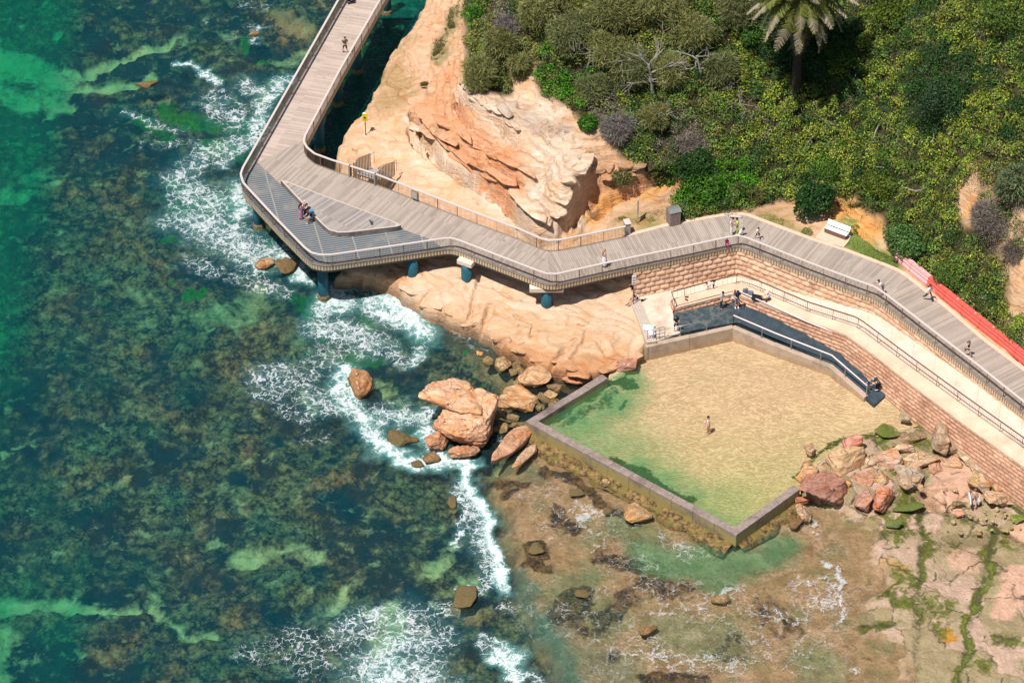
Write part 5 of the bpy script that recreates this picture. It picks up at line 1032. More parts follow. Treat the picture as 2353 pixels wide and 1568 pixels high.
def strands(P, D, L, wd, C, r=None):
    """thin needle-like faces pointing along D"""
    r = r or rng; n = len(P); D = D / (np.linalg.norm(D, axis=1)[:, None] + 1e-9); A = np.cross(D, r.randn(n, 3)); A /= np.linalg.norm(A, axis=1)[:, None] + 1e-9
    l = (L * (.6 + .8 * r.rand(n)))[:, None]; dr = np.array([[0, 0, -1]]) * l * .25
    V = np.stack([P - A * wd, P + A * wd, P + D * l + dr + A * wd * .4, P + D * l + dr - A * wd * .4], 1).reshape(-1, 3); F = np.arange(4 * n).reshape(n, 4)
    return V, F, np.repeat(C, 4, 0)
def vary(base, n, dv=.25, dh=.12, r=None):
    r = r or rng; b = np.tile(np.array(base), (n, 1)) * (1 + dv * r.randn(n))[:, None]; b[:, 0] *= 1 + dh * r.randn(n); return np.clip(b, .004, 1)
def hemi(n, r=None, lo=-.15):
    r = r or rng; z = lo + (1 - lo) * r.rand(n); a = r.rand(n) * 2 * np.pi; q = np.sqrt(np.maximum(0, 1 - z * z)); return np.stack([q * np.cos(a), q * np.sin(a), z], 1)
# ---- ground cover: one mass of leaves over the hill
SPECIES = {'yellow': (.215, .265, .035), 'green': (.12, .19, .035), 'vivid': (.075, .22, .014), 'deep': (.032, .085, .02), 'olive': (.18, .195, .05), 'grey': (.27, .235, .19), 'straw': (.30, .24, .13)}
def near(x, y, items): return strokes(x, y, items)
def zmask(x, y, items):
    m = np.zeros(len(x))
    for pts, rr, st in items:
        w_ = np.array([tuple(hit(u, v))[:2] for u, v in pts]); d = segdist(x, y, list(map(tuple, w_))); m = np.maximum(m, st * (1 - sstep(rr / 30 * .6, rr / 30 * 1.4, d)))
    return m
nc = 6400; cx = rng.uniform(-8, 47, nc * 3); cy = rng.uniform(-12, 46, nc * 3)
ins = (sdist(cx, cy, VEG_POLY) > .25) & (zmask(cx, cy, [([(2215, 470), (2225, 540)], 20, 1), ([(2330, 620), (2345, 700)], 26, 1), ([(1180, 200), (1210, 160)], 14, 1)]) < .5)
cx, cy = cx[ins], cy[ins]; n = len(cx)
cz = ground(cx, cy); nzv = fbm(cx * .22, cy * .3, 91, 3); nzw = fbm(cx * 1.5, cy * 1.8, 92, 3)
K = np.full(n, 1)                       # species index
names = ['yellow', 'green', 'vivid', 'deep', 'olive', 'grey', 'straw']
K = np.where(.8 * nzv + 1.1 * nzw > .10, 0, K); K = np.where(rng.rand(n) < .22, 1, K); K = np.where(nzw < -.32, 3, K); K = np.where((rng.rand(n) < .10) & (nzw > -.1), 5, K); K = np.where(rng.rand(n) < .10, 4, K)
mz = lambda items: zmask(cx, cy, items) > .5
K[mz([([(1560, 440), (1640, 440), (1700, 430)], 44, 1), ([(1330, 270), (1350, 300)], 24, 1), ([(1260, 170), (1300, 220), (1290, 130)], 40, 1), ([(1100, 20), (1090, 80), (1110, 0)], 30, 1), ([(2120, 660), (2180, 720)], 40, .9), ([(1860, 120), (1800, 130)], 40, .8)]) & (rng.rand(n) < .75)] = 2
K[(cx < 17) & (cy > 6) & (K == 0) & (rng.rand(n) < .8)] = 4
K[mz([([(2130, 180), (2160, 260), (2200, 200)], 46, 1), ([(1600, 400), (1580, 370)], 40, 1), ([(1760, 90), (1930, 90), (1850, 160)], 50, 1), ([(1500, 280), (1560, 330)], 34, .8)])] = 3
K[mz([([(1130, 30), (1160, 80), (1190, 120)], 30, 1), ([(1390, 260), (1430, 300)], 45, 1), ([(1560, 300), (1520, 350), (1600, 330)], 34, 1), ([(2250, 440), (2300, 500), (2340, 560)], 46, 1), ([(2250, 720)], 24, 1), ([(1760, 480)], 22, 1)]) & (rng.rand(n) < .8)] = 5
K[mz([([(1080, 120), (1120, 170), (1200, 140)], 50, 1), ([(1400, 400), (1440, 390)], 30, 1), ([(2260, 380), (2300, 420)], 30, .8), ([(2150, 800), (2240, 740)], 50, .7), ([(1500, 100), (1350, 60)], 90, .8)]) & (rng.rand(n) < .8)] = 4
VV = []; FF = []; CC = []; off = 0
cr = rng.uniform(.28, .66, n) * (1 + .35 * (K == 3)); per = (np.where(K == 5, 70, 84) * (cr / .45) ** 1.4).astype(int)
idx = np.repeat(np.arange(n), per); m_ = len(idx); H = hemi(m_, lo=-.05); sq = np.where(K == 4, .8, .95)[idx]
lift = (.30 + .9 * rng.rand(n) ** 2 + 1.3 * np.clip(nzv + .5 * nzw, 0, 1))[idx] * .8
Pp = np.stack([cx[idx] + H[:, 0] * cr[idx], cy[idx] + H[:, 1] * cr[idx], cz[idx] + lift * .55 + H[:, 2] * cr[idx] * sq], 1)
Pp += rng.randn(m_, 3) * .05
base = np.array([SPECIES[k] for k in names])[K] * (1 + .18 * rng.randn(n))[:, None] * np.array([1, 1, 1]); Cp = np.clip(1.16 * base[idx] * (1 + .38 * rng.randn(m_))[:, None] * (1 + .14 * rng.randn(m_, 3)), .004, 1)
sz = np.where(K[idx] == 5, .045, np.where(K[idx] == 3, .075, .088)) * (.7 + .6 * rng.rand(m_)); asp = .55
V_, F_, C_ = leaves(Pp, H, sz, Cp, asp, .7)
tw = rng.choice(len(Pp), 16000); D_ = rng.randn(16000, 3); D_[:, 2] = np.abs(D_[:, 2]) * .6; V2, F2_, C2 = strands(Pp[tw], D_, .42, .014, vary((.30, .25, .19), 16000, .3)); F_ = np.vstack([F_, F2_ + len(V_)]); V_ = np.vstack([V_, V2]); C_ = np.vstack([C_, C2])
tag(mesh_obj('ground_cover', V_, F_, LEAF, cols=C_), 'dense tangle of yellow-green and dark green scrub covering the whole hillside', 'shrubs', kind='stuff')

# ---- grass tufts (thin strands) on the flat by the deck and on rock ledges
def grass(label, items, n, L, base):
    xs = []; 
    for pts, rr in items:
        w_ = [hit(u, v) for u, v in pts]
        for _ in range(int(n * len(pts) / sum(len(p) for p, _ in items))):
            k = rng.randint(len(w_)); a = w_[k]; b = w_[min(k + 1, len(w_) - 1)]; q = a.lerp(b, rng.rand()); an = rng.rand() * 6.28; d = rr / 30 * math.sqrt(rng.rand()); xs.append((q.x + math.cos(an) * d, q.y + math.sin(an) * d))
    xs = np.array(xs); z = ground(xs[:, 0], xs[:, 1]); k = z > 1; xs = xs[k]; z = z[k]; nn = len(xs)
    nz = fbm(xs[:, 0] * 1.1, xs[:, 1] * 1.1, 33, 3); kk = nz > -.18; xs = xs[kk]; z = z[kk]; nn = len(xs)
    D = rng.randn(nn, 3) * .5; D[:, 2] = 1
    V, F, C = strands(np.stack([xs[:, 0], xs[:, 1], z - .02], 1), D, L, .022, vary(base, nn)); return tag(mesh_obj('grass', V, F, LEAF, cols=C), label, 'grass', kind='stuff')
grass('short green lawn beside the white bench and the kerb', [([(1960, 550), (2000, 585), (2040, 605)], 26), ([(1945, 510), (1960, 530)], 16), ([(1760, 500), (1850, 535)], 18)], 9000, .10, (.16, .22, .045))
grass('dry patchy grass around the sign near the end of the landward railing', [([(1440, 505), (1480, 500), (1520, 500)], 26), ([(1400, 520), (1430, 500)], 12)], 3200, .10, (.24, .22, .08))
grass('grey-green grass tufts on the ledge above the sandstone slope', [([(1015, 90), (1010, 120), (1005, 130)], 17), ([(1045, 20), (1035, 60)], 14), ([(975, 200)], 8)], 6000, .22, (.20, .19, .08))
grass('weeds growing along the kerb behind the red barriers', [([(2090, 640), (2160, 700), (2230, 760), (2300, 820)], 7)], 1800, .12, (.13, .19, .04))
grass('long dark grass hanging over the lip of the orange cutting', [([(1880, 440), (1930, 460), (1975, 480)], 10), ([(2080, 560), (2060, 545)], 12), ([(2180, 640), (2200, 670)], 22)], 3800, .4, (.09, .14, .03))

# ---- shrubs and trees as things
def limb(m, p, d, L, r, depth, rr, twist=.55, kids=3, minr=.012):
    n = 4; pts = [p.copy()]; q = p.copy(); dd = d.copy()
    for i in range(n): dd = (dd + Vector((rr.gauss(0, .22), rr.gauss(0, .22), rr.gauss(0, .12)))).normalized(); q = q + dd * (L / n); pts.append(q.copy())
    m.tube(pts, [max(minr, r * (1 - .55 * i / n)) for i in range(n + 1)], 6 if r > .04 else 4, False)
    ends = [q]
    if depth > 0:
        for k in range(kids):
            f = rr.uniform(.45, 1.0); s = pts[min(n, int(f * n))]; nd = (dd + Vector((rr.gauss(0, twist), rr.gauss(0, twist), rr.gauss(.1, twist * .7)))).normalized()
            ends += limb(m, s, nd, L * rr.uniform(.55, .8), r * .5, depth - 1, rr, twist, kids, minr)
    return ends
def shrub(name, u, v, rad, ht, base, label, cat='shrub', lsize=.10, n=900, kind='leaf', seed=1, lobes=7, group=None, z=None, spread=.95, trunk=True):
    """a crown of leafy lobes over a short trunk; (u, v) is the middle of the crown's foot"""
    g = hit(u, v) if z is None else at(u, v, z); rr = random.Random(seed); r = np.random.RandomState(seed); root = empty(name, g, 0, label, cat, group); R = rad / 30.
    if trunk:
        m = MB()
        for k in range(3): limb(m, Vector((rr.gauss(0, .05), rr.gauss(0, .05), -.2)), Vector((rr.gauss(0, .35), rr.gauss(0, .35), 1)).normalized(), ht * .75, .05 + .02 * R, 1, rr, .5, 2)
        m.build('trunk', DBARK, root)
    P = []; N = []
    ls = [(Vector((0, 0, ht * .55)), R * .72)]
    for k in range(lobes): a = k / lobes * 6.283 + rr.gauss(0, .3); d = R * rr.uniform(.35, .72) * spread; ls.append((Vector((math.cos(a) * d, math.sin(a) * d, ht * rr.uniform(.3, .75))), R * rr.uniform(.30, .52)))
    tot = sum(l[1] ** 2 for l in ls); Vs = []; Fs = []; Cs = []; o = 0
    for c, lr in ls:
        k = max(20, int(n * lr * lr / tot)); H = hemi(k, r, -.5); sc = np.array([lr, lr, lr * min(1.1, ht / R * .6 + .3)]) * (.72 + .34 * r.rand(k))[:, None]; p = np.array(c)[None, :] + H * sc
        col = vary(base, k, .26, .10, r) * (1 + .15 * r.randn())
        if kind == 'leaf': V, F, C = leaves(p, H, lsize, col, .5, .65, r)
        elif kind == 'spike': V, F, C = strands(p, H + .5 * r.randn(k, 3), lsize, .045, col, r)
        else:
            D = H * .8 + .55 * r.randn(k, 3); D[:, 2] += .25; V, F, C = strands(p, D, lsize, .026 if kind == 'needle' else .02, col, r)
        Vs.append(V); Fs.append(F + o); Cs.append(C); o += len(V)
    mesh_obj('crown', np.vstack(Vs), np.vstack(Fs), LEAF, root, cols=np.vstack(Cs)); return root
OL = (.23, .235, .085); OL2 = (.18, .20, .08)
cas = [(1105, 195, 46, 2.6, OL, 'feathery olive casuarina at the lower left edge of the scrub above the white rock'), (1195, 178, 30, 2.4, OL, 'small feathery casuarina leaning over the bare white gully'), (1150, 130, 44, 2.6, OL, 'feathery casuarina beside the grey thicket near the top of the headland'),
    (1235, 60, 52, 3.0, OL, 'broad casuarina at the top of the headland above the gully'), (1310, 120, 56, 3.4, OL2, 'casuarina left of the big bare white branches'), (1400, 70, 60, 3.8, OL, 'tall casuarina at the top edge behind the bare branches'), (1450, 205, 54, 3.4, OL2, 'casuarina crown around the foot of the bare branches'),
    (1360, 235, 36, 2.4, OL2, 'casuarina above the grey dead scrub'), (1520, 60, 60, 3.8, OL, 'casuarina at the top edge left of the second bare trunk'), (1590, 110, 50, 3.2, OL, 'casuarina wrapped around the second bare trunk'), (1690, 60, 50, 3.4, OL2, 'dark casuarina between the second bare trunk and the palm'),
    (1540, 200, 44, 2.8, OL, 'casuarina between the two bare trees'), (1660, 190, 40, 2.6, OL2, 'casuarina left of the palm trunk'), (1500, 295, 34, 2.0, OL, 'low casuarina with bare twigs above the red earth ledge'), (1290, 10, 50, 3.2, OL, 'casuarina cut by the top edge of the photo left of centre'), (1400, 160, 50, 3.2, OL, 'casuarina crossed by the longest white branch')]
for i, (u, v, r_, h_, c_, lb) in enumerate(cas): shrub('casuarina_tree', u, v, r_, h_, c_, lb, 'tree', .34, 7000, 'needle', 100 + i, 17, 'casuarina trees on the headland')
SH = [('leafy_bush', 1620, 455, 62, 1.7, (.06, .165, .012), 'large bright green bush behind the timber-clad bin', 'leaf', .13, 3600), ('leafy_bush', 1700, 458, 34, 1.3, (.09, .14, .03), 'duller green bush between the bright bush and the dry slope', 'leaf', .10, 1500), ('leafy_bush', 1736, 462, 22, 1.0, (.15, .145, .05), 'small olive fine-leaved bush at the edge of the lawn', 'needle', .3, 1400),
    ('round_tree', 1870, 492, 52, 2.6, (.028, .085, .018), 'dark green small tree between the lawn and the orange cutting, left of the white bench', 'leaf', .13, 3600), ('spreading_shrub', 2080, 585, 56, 2.2, (.085, .17, .045), 'pale green spreading shrub just above the head of the red barriers', 'leaf', .12, 3600),
    ('dark_tree', 2150, 275, 66, 3.0, (.035, .075, .03), 'big dark green tree standing out on the right of the hillside', 'leaf', .085, 5200), ('spiky_shrub', 2335, 450, 52, 2.2, (.15, .19, .09), 'pale spiky shrub at the right edge of the photo', 'spike', .42, 2600), ('dead_bush', 2275, 520, 56, 1.6, (.22, .19, .17), 'grey leafless bush on the eroded bank at the right', 'twig', .35, 4200),
    ('dead_bush', 2330, 590, 30, 1.2, (.19, .16, .13), 'smaller grey-brown bush below the pale spiky shrub', 'twig', .3, 1600), ('dead_bush', 1415, 312, 46, 1.4, (.24, .21, .20), 'grey dead scrub at the edge of the cliff top', 'twig', .34, 4200), ('dead_bush', 1165, 75, 34, 1.3, (.22, .19, .19), 'grey twiggy thicket near the top of the headland', 'twig', .34, 2600), ('dead_bush', 1580, 345, 34, 1.2, (.23, .19, .16), 'grey twiggy scrub over the red earth ledge', 'twig', .34, 2400),
    ('leafy_bush', 1348, 300, 27, 1.1, (.05, .15, .012), 'small bright green bush at the lip of the white cliff', 'leaf', .10, 1400), ('ledge_shrub', 1430, 418, 30, 1.0, (.15, .16, .055), 'pale green shrub on the ledge right of the rock prow', 'leaf', .08, 1800), ('ledge_shrub', 1520, 385, 22, .7, (.12, .15, .05), 'small grey-green shrub near the end of the red rock ledge', 'leaf', .08, 900),
    ('ivy_clump', 1105, 40, 30, 1.0, (.045, .14, .015), 'glossy green clump at the top left corner of the scrub', 'leaf', .10, 1600), ('leafy_bush', 1600, 395, 50, 1.6, (.03, .085, .015), 'dark green bush in the shade right of the red ledge', 'leaf', .11, 2400), ('leafy_bush', 2185, 650, 44, 1.1, (.09, .155, .03), 'mound of green scrub behind the upper red barriers', 'leaf', .08, 3000), ('leafy_bush', 2262, 712, 34, 1.0, (.11, .15, .04), 'mound of mixed scrub behind the middle red barriers', 'leaf', .08, 2200),
    ('leafy_bush', 1940, 150, 56, 1.8, (.055, .115, .016), 'green bush right of the palm', 'leaf', .11, 2600), ('leafy_bush', 1730, 110, 44, 1.8, (.05, .12, .018), 'green bush left of the palm crown', 'leaf', .11, 2000), ('leafy_bush', 2310, 60, 70, 2.0, (.10, .16, .03), 'green bush in the top right corner of the photo', 'leaf', .11, 3000), ('leafy_bush', 2050, 40, 60, 1.8, (.11, .16, .02), 'yellow-green bush at the top edge right of the palm', 'leaf', .11, 2600),
    ('leafy_bush', 1900, 400, 54, 1.2, (.075, .15, .02), 'green scrub overhanging the orange cutting', 'leaf', .10, 2800), ('leafy_bush', 2030, 440, 56, 1.3, (.12, .17, .02), 'yellow-green scrub above the right end of the orange cutting', 'leaf', .10, 2800)]
for i, (nm, u, v, r_, h_, c_, lb, kd, ls, n_) in enumerate(SH): shrub(nm, u, v, r_, h_, c_, lb, 'tree' if 'tree' in nm else 'shrub', ls, n_, kd, 300 + i)
# bare pale trees
def bare(u, v, H, label, seed, n=6, r=.16):
    g = hit(u, v); rr = random.Random(seed); root = empty('bare_tree', g, 0, label, 'tree'); m = MB(); p = Vector((0, 0, -.3)); top = Vector((rr.gauss(0, .3), rr.gauss(0, .3), H * .55))
    m.tube([p, (p + top) / 2 + Vector((.12, -.1, 0)), top], [r, r * .8, r * .62], 8); m.build('trunk', BARK, root)
    for k in range(n):
        a = k / n * 6.283 + rr.gauss(0, .3); m = MB(); st = p.lerp(top, rr.uniform(.55, 1)); limb(m, st, Vector((math.cos(a) * 1.1, math.sin(a) * 1.1, rr.uniform(.2, .8))).normalized(), H * rr.uniform(.32, .5), r * .45, 2, rr, .6, 2, .014); m.build('branch', BARK, root)
bare(1498, 232, 6.2, 'large pale bare tree spreading white branches through the casuarinas', 11, 9, .15); bare(1610, 190, 4.6, 'slim pale bare trunk with crossed branches left of the palm', 12, 6, .14); bare(1520, 300, 3.0, 'low tangle of bare pale branches above the red earth ledge', 13, 6, .08); bare(1345, 160, 3.6, 'pale bare branches on the left side of the casuarina grove', 14, 6, .09); bare(1700, 270, 2.4, 'small bare twigs low on the slope left of the fallen branches', 15, 5, .06)
def logp(pts, lift, label, r=.07):
    w_ = [hit(u, v) + Vector((0, 0, lift)) for u, v in pts]; m = MB(); m.tube(w_, [r * (1 - .15 * i) for i in range(len(w_))], 7); tag(m.build('fallen_branch', BARK), label, 'branch')
logp([(1840, 258), (1815, 275), (1785, 290)], .75, 'pale fallen branch below the palm pointing left'); logp([(1858, 270), (1895, 258), (1925, 245)], .75, 'pale fallen branch right of the palm roots'); logp([(1880, 290), (1905, 300), (1920, 320)], .8, 'crooked branch below the palm on the right'); logp([(2155, 300), (2142, 330), (2140, 345)], .8, 'short pale upright stick right of the palm')
logp([(2000, 350), (2010, 320), (2020, 300)], .8, 'curved pale stick in the middle of the hillside'); logp([(1890, 395), (1905, 400), (1912, 425)], .8, 'forked pale stick above the lawn'); logp([(2075, 450), (2100, 458), (2115, 455)], .8, 'pale branch lying above the orange cutting'); logp([(2180, 330), (2184, 300), (2186, 280)], .8, 'thin grey stick on the right of the hillside'); logp([(1868, 330), (1850, 352), (1842, 365)], .8, 'thin pale stick on the slope above the dark small tree'); logp([(1990, 395), (2010, 402), (2030, 404)], .8, 'bleached log lying across the middle of the slope', .09)
# ---- palm
pg = hit(1826, 226); palm = empty('palm_tree', pg, 0, 'tall date palm with arching fronds at the top of the hillside', 'palm'); PH = 10.2
PT = NT('palm_trunk'); q = PT.obj(); n_ = PT.vor(PT.map(q, (1, 1, 1.8)), 6); PT = PT.done(PT.bsdf(PT.mix(n_, (.018, .014, .011), (.06, .045, .032)), .9, PT.bump(n_, 1, .05)))  # bark near black: shade under the crown is put into its colour
m = MB(); m.lathe((0, 0, 0), [(.55, -.4), (.48, .4), (.40, 2), (.36, 4), (.38, 8.0), (.55, 9.0), (.66, 9.8), (.35, 10.3)], 16); m.build('trunk', PT, palm, True)
def frond(seed, L, drop, wid=.42, tone=1.0):
    r = np.random.RandomState(seed); k = 24; t_ = np.linspace(0, 1, k); x = L * (t_ - .10 * drop * t_ ** 3); z = L * (.34 * t_ - (.30 + drop * .62) * t_ ** 2.1)
    Vs = []; Fs = []; Cs = []; 
    for i in range(k - 1):   # midrib
        for a in (-.03, .03): Vs.append((x[i], a, z[i]))
        for a in (.03, -.03): Vs.append((x[i + 1], a, z[i + 1]))
        o = len(Vs) - 4; Fs.append((o, o + 1, o + 2, o + 3)); Cs += [(.32, .30, .10)] * 4
    for i in range(2, k):
        for j in range(3):
            f = (i + j / 3) / k; xi = np.interp(f, t_, x); zi = np.interp(f, t_, z); ln = wid * 1.5 * math.sin(math.pi * min(1, f * .92 + .10)) ** .6 + .1
            for s in (-1, 1):
                ax = .5 * ln + r.randn() * .04; ay = s * ln * .82; az = -.10 * ln - .32 * ln + r.randn() * .05; w_ = .055
                o = len(Vs); Vs += [(xi - w_, 0, zi), (xi + w_, 0, zi), (xi + ax + .02, ay, zi + az), (xi + ax - .02, ay, zi + az)]; Fs.append((o, o + 1, o + 2, o + 3))
                c = np.array((.17, .19, .05) if f < .72 else (.33, .29, .20)) * (tone * (1 + .18 * r.randn())); Cs += [tuple(np.clip(c, .01, 1))] * 4
    return np.array(Vs), np.array(Fs), np.array(Cs)
fm_ = []
for i, (L, d, tn) in enumerate([(4.2, .15, 1.1), (4.5, .5, 1.0), (4.4, .95, .9), (3.8, 1.6, .8), (3.0, .0, 1.25)]):
    V, F, C = frond(i, L, d, .42, tn); o = mesh_obj('frond', V, F, LEAF, palm, cols=C); fm_.append(o)
prr = random.Random(2); fr_i = 0
for ring, (kind, cnt, tilt) in enumerate([(4, 8, .75), (0, 13, .35), (1, 15, .05), (2, 15, -.15), (3, 12, -.35), (3, 9, -.75)]):
    for j in range(cnt):
        o = fm_[kind] if j == 0 else fm_[kind].copy()
        if j: COL.objects.link(o); o.parent = palm
        o.location = (0, 0, PH - .1 * ring); o.rotation_euler = (prr.gauss(0, .12), -tilt + prr.gauss(0, .07), 6.283 * (j + prr.uniform(-.3, .3)) / cnt + ring)
        s = prr.uniform(.9, 1.08); o.scale = (s, s, s)
# ================================================================== BOULDERS
t = NT('boulder_rock'); P = t.geo('Position'); B = t.attr('col'); M_ = t.sep(t.attr('mk')); up = t.sep(t.geo('Normal'))[2]
wv = t.vmath('ADD', P, t.vmath('MULTIPLY', t.vmath('SUBTRACT', t.noise(P, .6, 3, out=1), (.5, .5, .5)), (1.8, 1.8, 1)))
st = t.noise(t.map(wv, (.5, 1.4, 4.5), rot=(.3, .2, .6)), 1.5, 5, .65); fi = t.noise(P, 6, 5, .75)
c = t.mix(t.mr(st, .38, .62), t.mix(1.0, B, (.68, .58, .50), 'MULTIPLY'), t.mix(1.0, B, (1.18, 1.14, 1.10), 'MULTIPLY'))
c = t.mix(t.mr(t.noise(wv, .9, 4), .52, .66), c, t.mix(1.0, c, (1.05, .78, .55), 'MULTIPLY'))
c = t.mix(t.mr(fi, .58, .74), c, t.mix(1.0, c, (.5, .42, .36), 'MULTIPLY'))
ck = t.math('MULTIPLY', t.mr(t.vor(t.map(wv, (.6, .8, 1.6)), .8, 'DISTANCE_TO_EDGE'), .022, .0), t.mr(st, .42, .5)); c = t.mix(ck, c, (.05, .03, .02))
bar = t.mr(t.math('ADD', M_[0], t.math('MULTIPLY', t.math('SUBTRACT', fi, .5), 2.0)), .45, .8)
c = t.mix(bar, c, t.mix(t.noise(P, 14, 2), (.03, .024, .012), (.26, .19, .08)))
c = t.mix(t.mr(t.math('ADD', M_[1], t.math('MULTIPLY', t.math('SUBTRACT', fi, .5), 3.0)), .50, 1.0), c, t.mix(fi, (.035, .06, .012), (.17, .22, .03)))
BOULD = t.done(t.bsdf(c, .85, t.bump(t.math('ADD', st, t.math('MULTIPLY', fi, .5)), .7, .06), .2))
def hull_rock(cen, dim, rz, seed, pts=13, tilt=(0, 0), cuts=3, nz=.05, flat=.0, sub=3):
    r = random.Random(seed); bm = bmesh.new(); hx, hy, hz = dim[0] / 2, dim[1] / 2, dim[2] / 2
    for _ in range(pts):
        v = Vector((r.gauss(0, 1), r.gauss(0, 1), r.gauss(0, 1))).normalized(); k = (abs(v.x) ** 3.2 + abs(v.y) ** 3.2 + abs(v.z) ** 3.2) ** (-1 / 3.2) * r.uniform(.78, 1.08)
        bm.verts.new((v.x * k * hx, v.y * k * hy, max(-1, min(1 - flat, v.z * k)) * hz))
    bmesh.ops.convex_hull(bm, input=bm.verts[:]); bmesh.ops.delete(bm, geom=[v for v in bm.verts if not v.link_faces], context='VERTS')
    bmesh.ops.delete(bm, geom=[f for f in bm.faces if f.calc_area() < 1e-7], context='FACES_ONLY')
    bmesh.ops.triangulate(bm, faces=bm.faces[:])
    for k in range(sub + 1):
        lim = max(dim) / (4.5 * 1.75 ** k); es = [e for e in bm.edges if e.calc_length() > max(lim, .08)]
        if es: bmesh.ops.subdivide_edges(bm, edges=es, cuts=1); bmesh.ops.triangulate(bm, faces=bm.faces[:])
        if k == 1: bmesh.ops.smooth_vert(bm, verts=bm.verts[:], factor=.30, use_axis_x=True, use_axis_y=True, use_axis_z=True)
    bmesh.ops.recalc_face_normals(bm, faces=bm.faces[:]); bm.normal_update(); bm.verts.index_update()
    M = Matrix.Rotation(rz, 4, 'Z') @ Matrix.Rotation(tilt[0], 4, 'X') @ Matrix.Rotation(tilt[1], 4, 'Y'); s0 = seed * 3.1
    vs = []
    for v in bm.verts:
        n = v.normal; p = v.co; q = p * 1.3 + Vector((s0, 0, 0)); d = mnoise.noise(q) * nz * 1.6 + mnoise.noise(q * 3.1) * nz + (abs(mnoise.noise(Vector((p.x * .5 + s0, p.y * .5, p.z * 4.5)))) - .2) * nz * 2.4
        vs.append(M @ (p + n * d * min(1, min(dim))))
    fs = [[x.index for x in f.verts] for f in bm.faces]; bm.free(); return [(v.x + cen[0], v.y + cen[1], v.z + cen[2]) for v in vs], fs
def boulder(u, v, w_, h_, H, colr, label, seed, z=0., rz=0., tilt=(0, 0), bark=0., moss=0., group=None, name='boulder', flat=.3, pts=12):
    c = at(u, v, z + H * .32); D = max(.3, (h_ - H * 15) / 19.3); W = w_ / 30.; zc = H * .32 + z
    vs, fs = hull_rock((0, 0, 0), (W * 1.04, D, H * 1.25), rz, seed, pts, tilt, flat=flat, nz=.03 + .012 * W)
    V = np.array(vs); rel_z = (V[:, 2] + H * .6) / (H * 1.25); n = len(V); colA = np.tile(np.array(colr), (n, 1))
    bk = np.clip(bark + .9 * sstep(.28, .05, V[:, 2] + zc) * (z < .4), 0, 1.2); mk = np.stack([bk, np.clip(np.full(n, moss) * (.4 + rel_z), 0, 1.2), rel_z], 1)
    o = mesh_obj(name, V, fs, BOULD, None, True, cols={'col': colA, 'mk': mk}); o.location = c
    return tag(o, label, 'boulder', group)
OR = (.60, .34, .20); TN = (.50, .37, .22); PK = (.62, .40, .29); RD = (.46, .21, .13); PU = (.36, .20, .18); GY = (.42, .36, .27); DK = (.22, .14, .08)
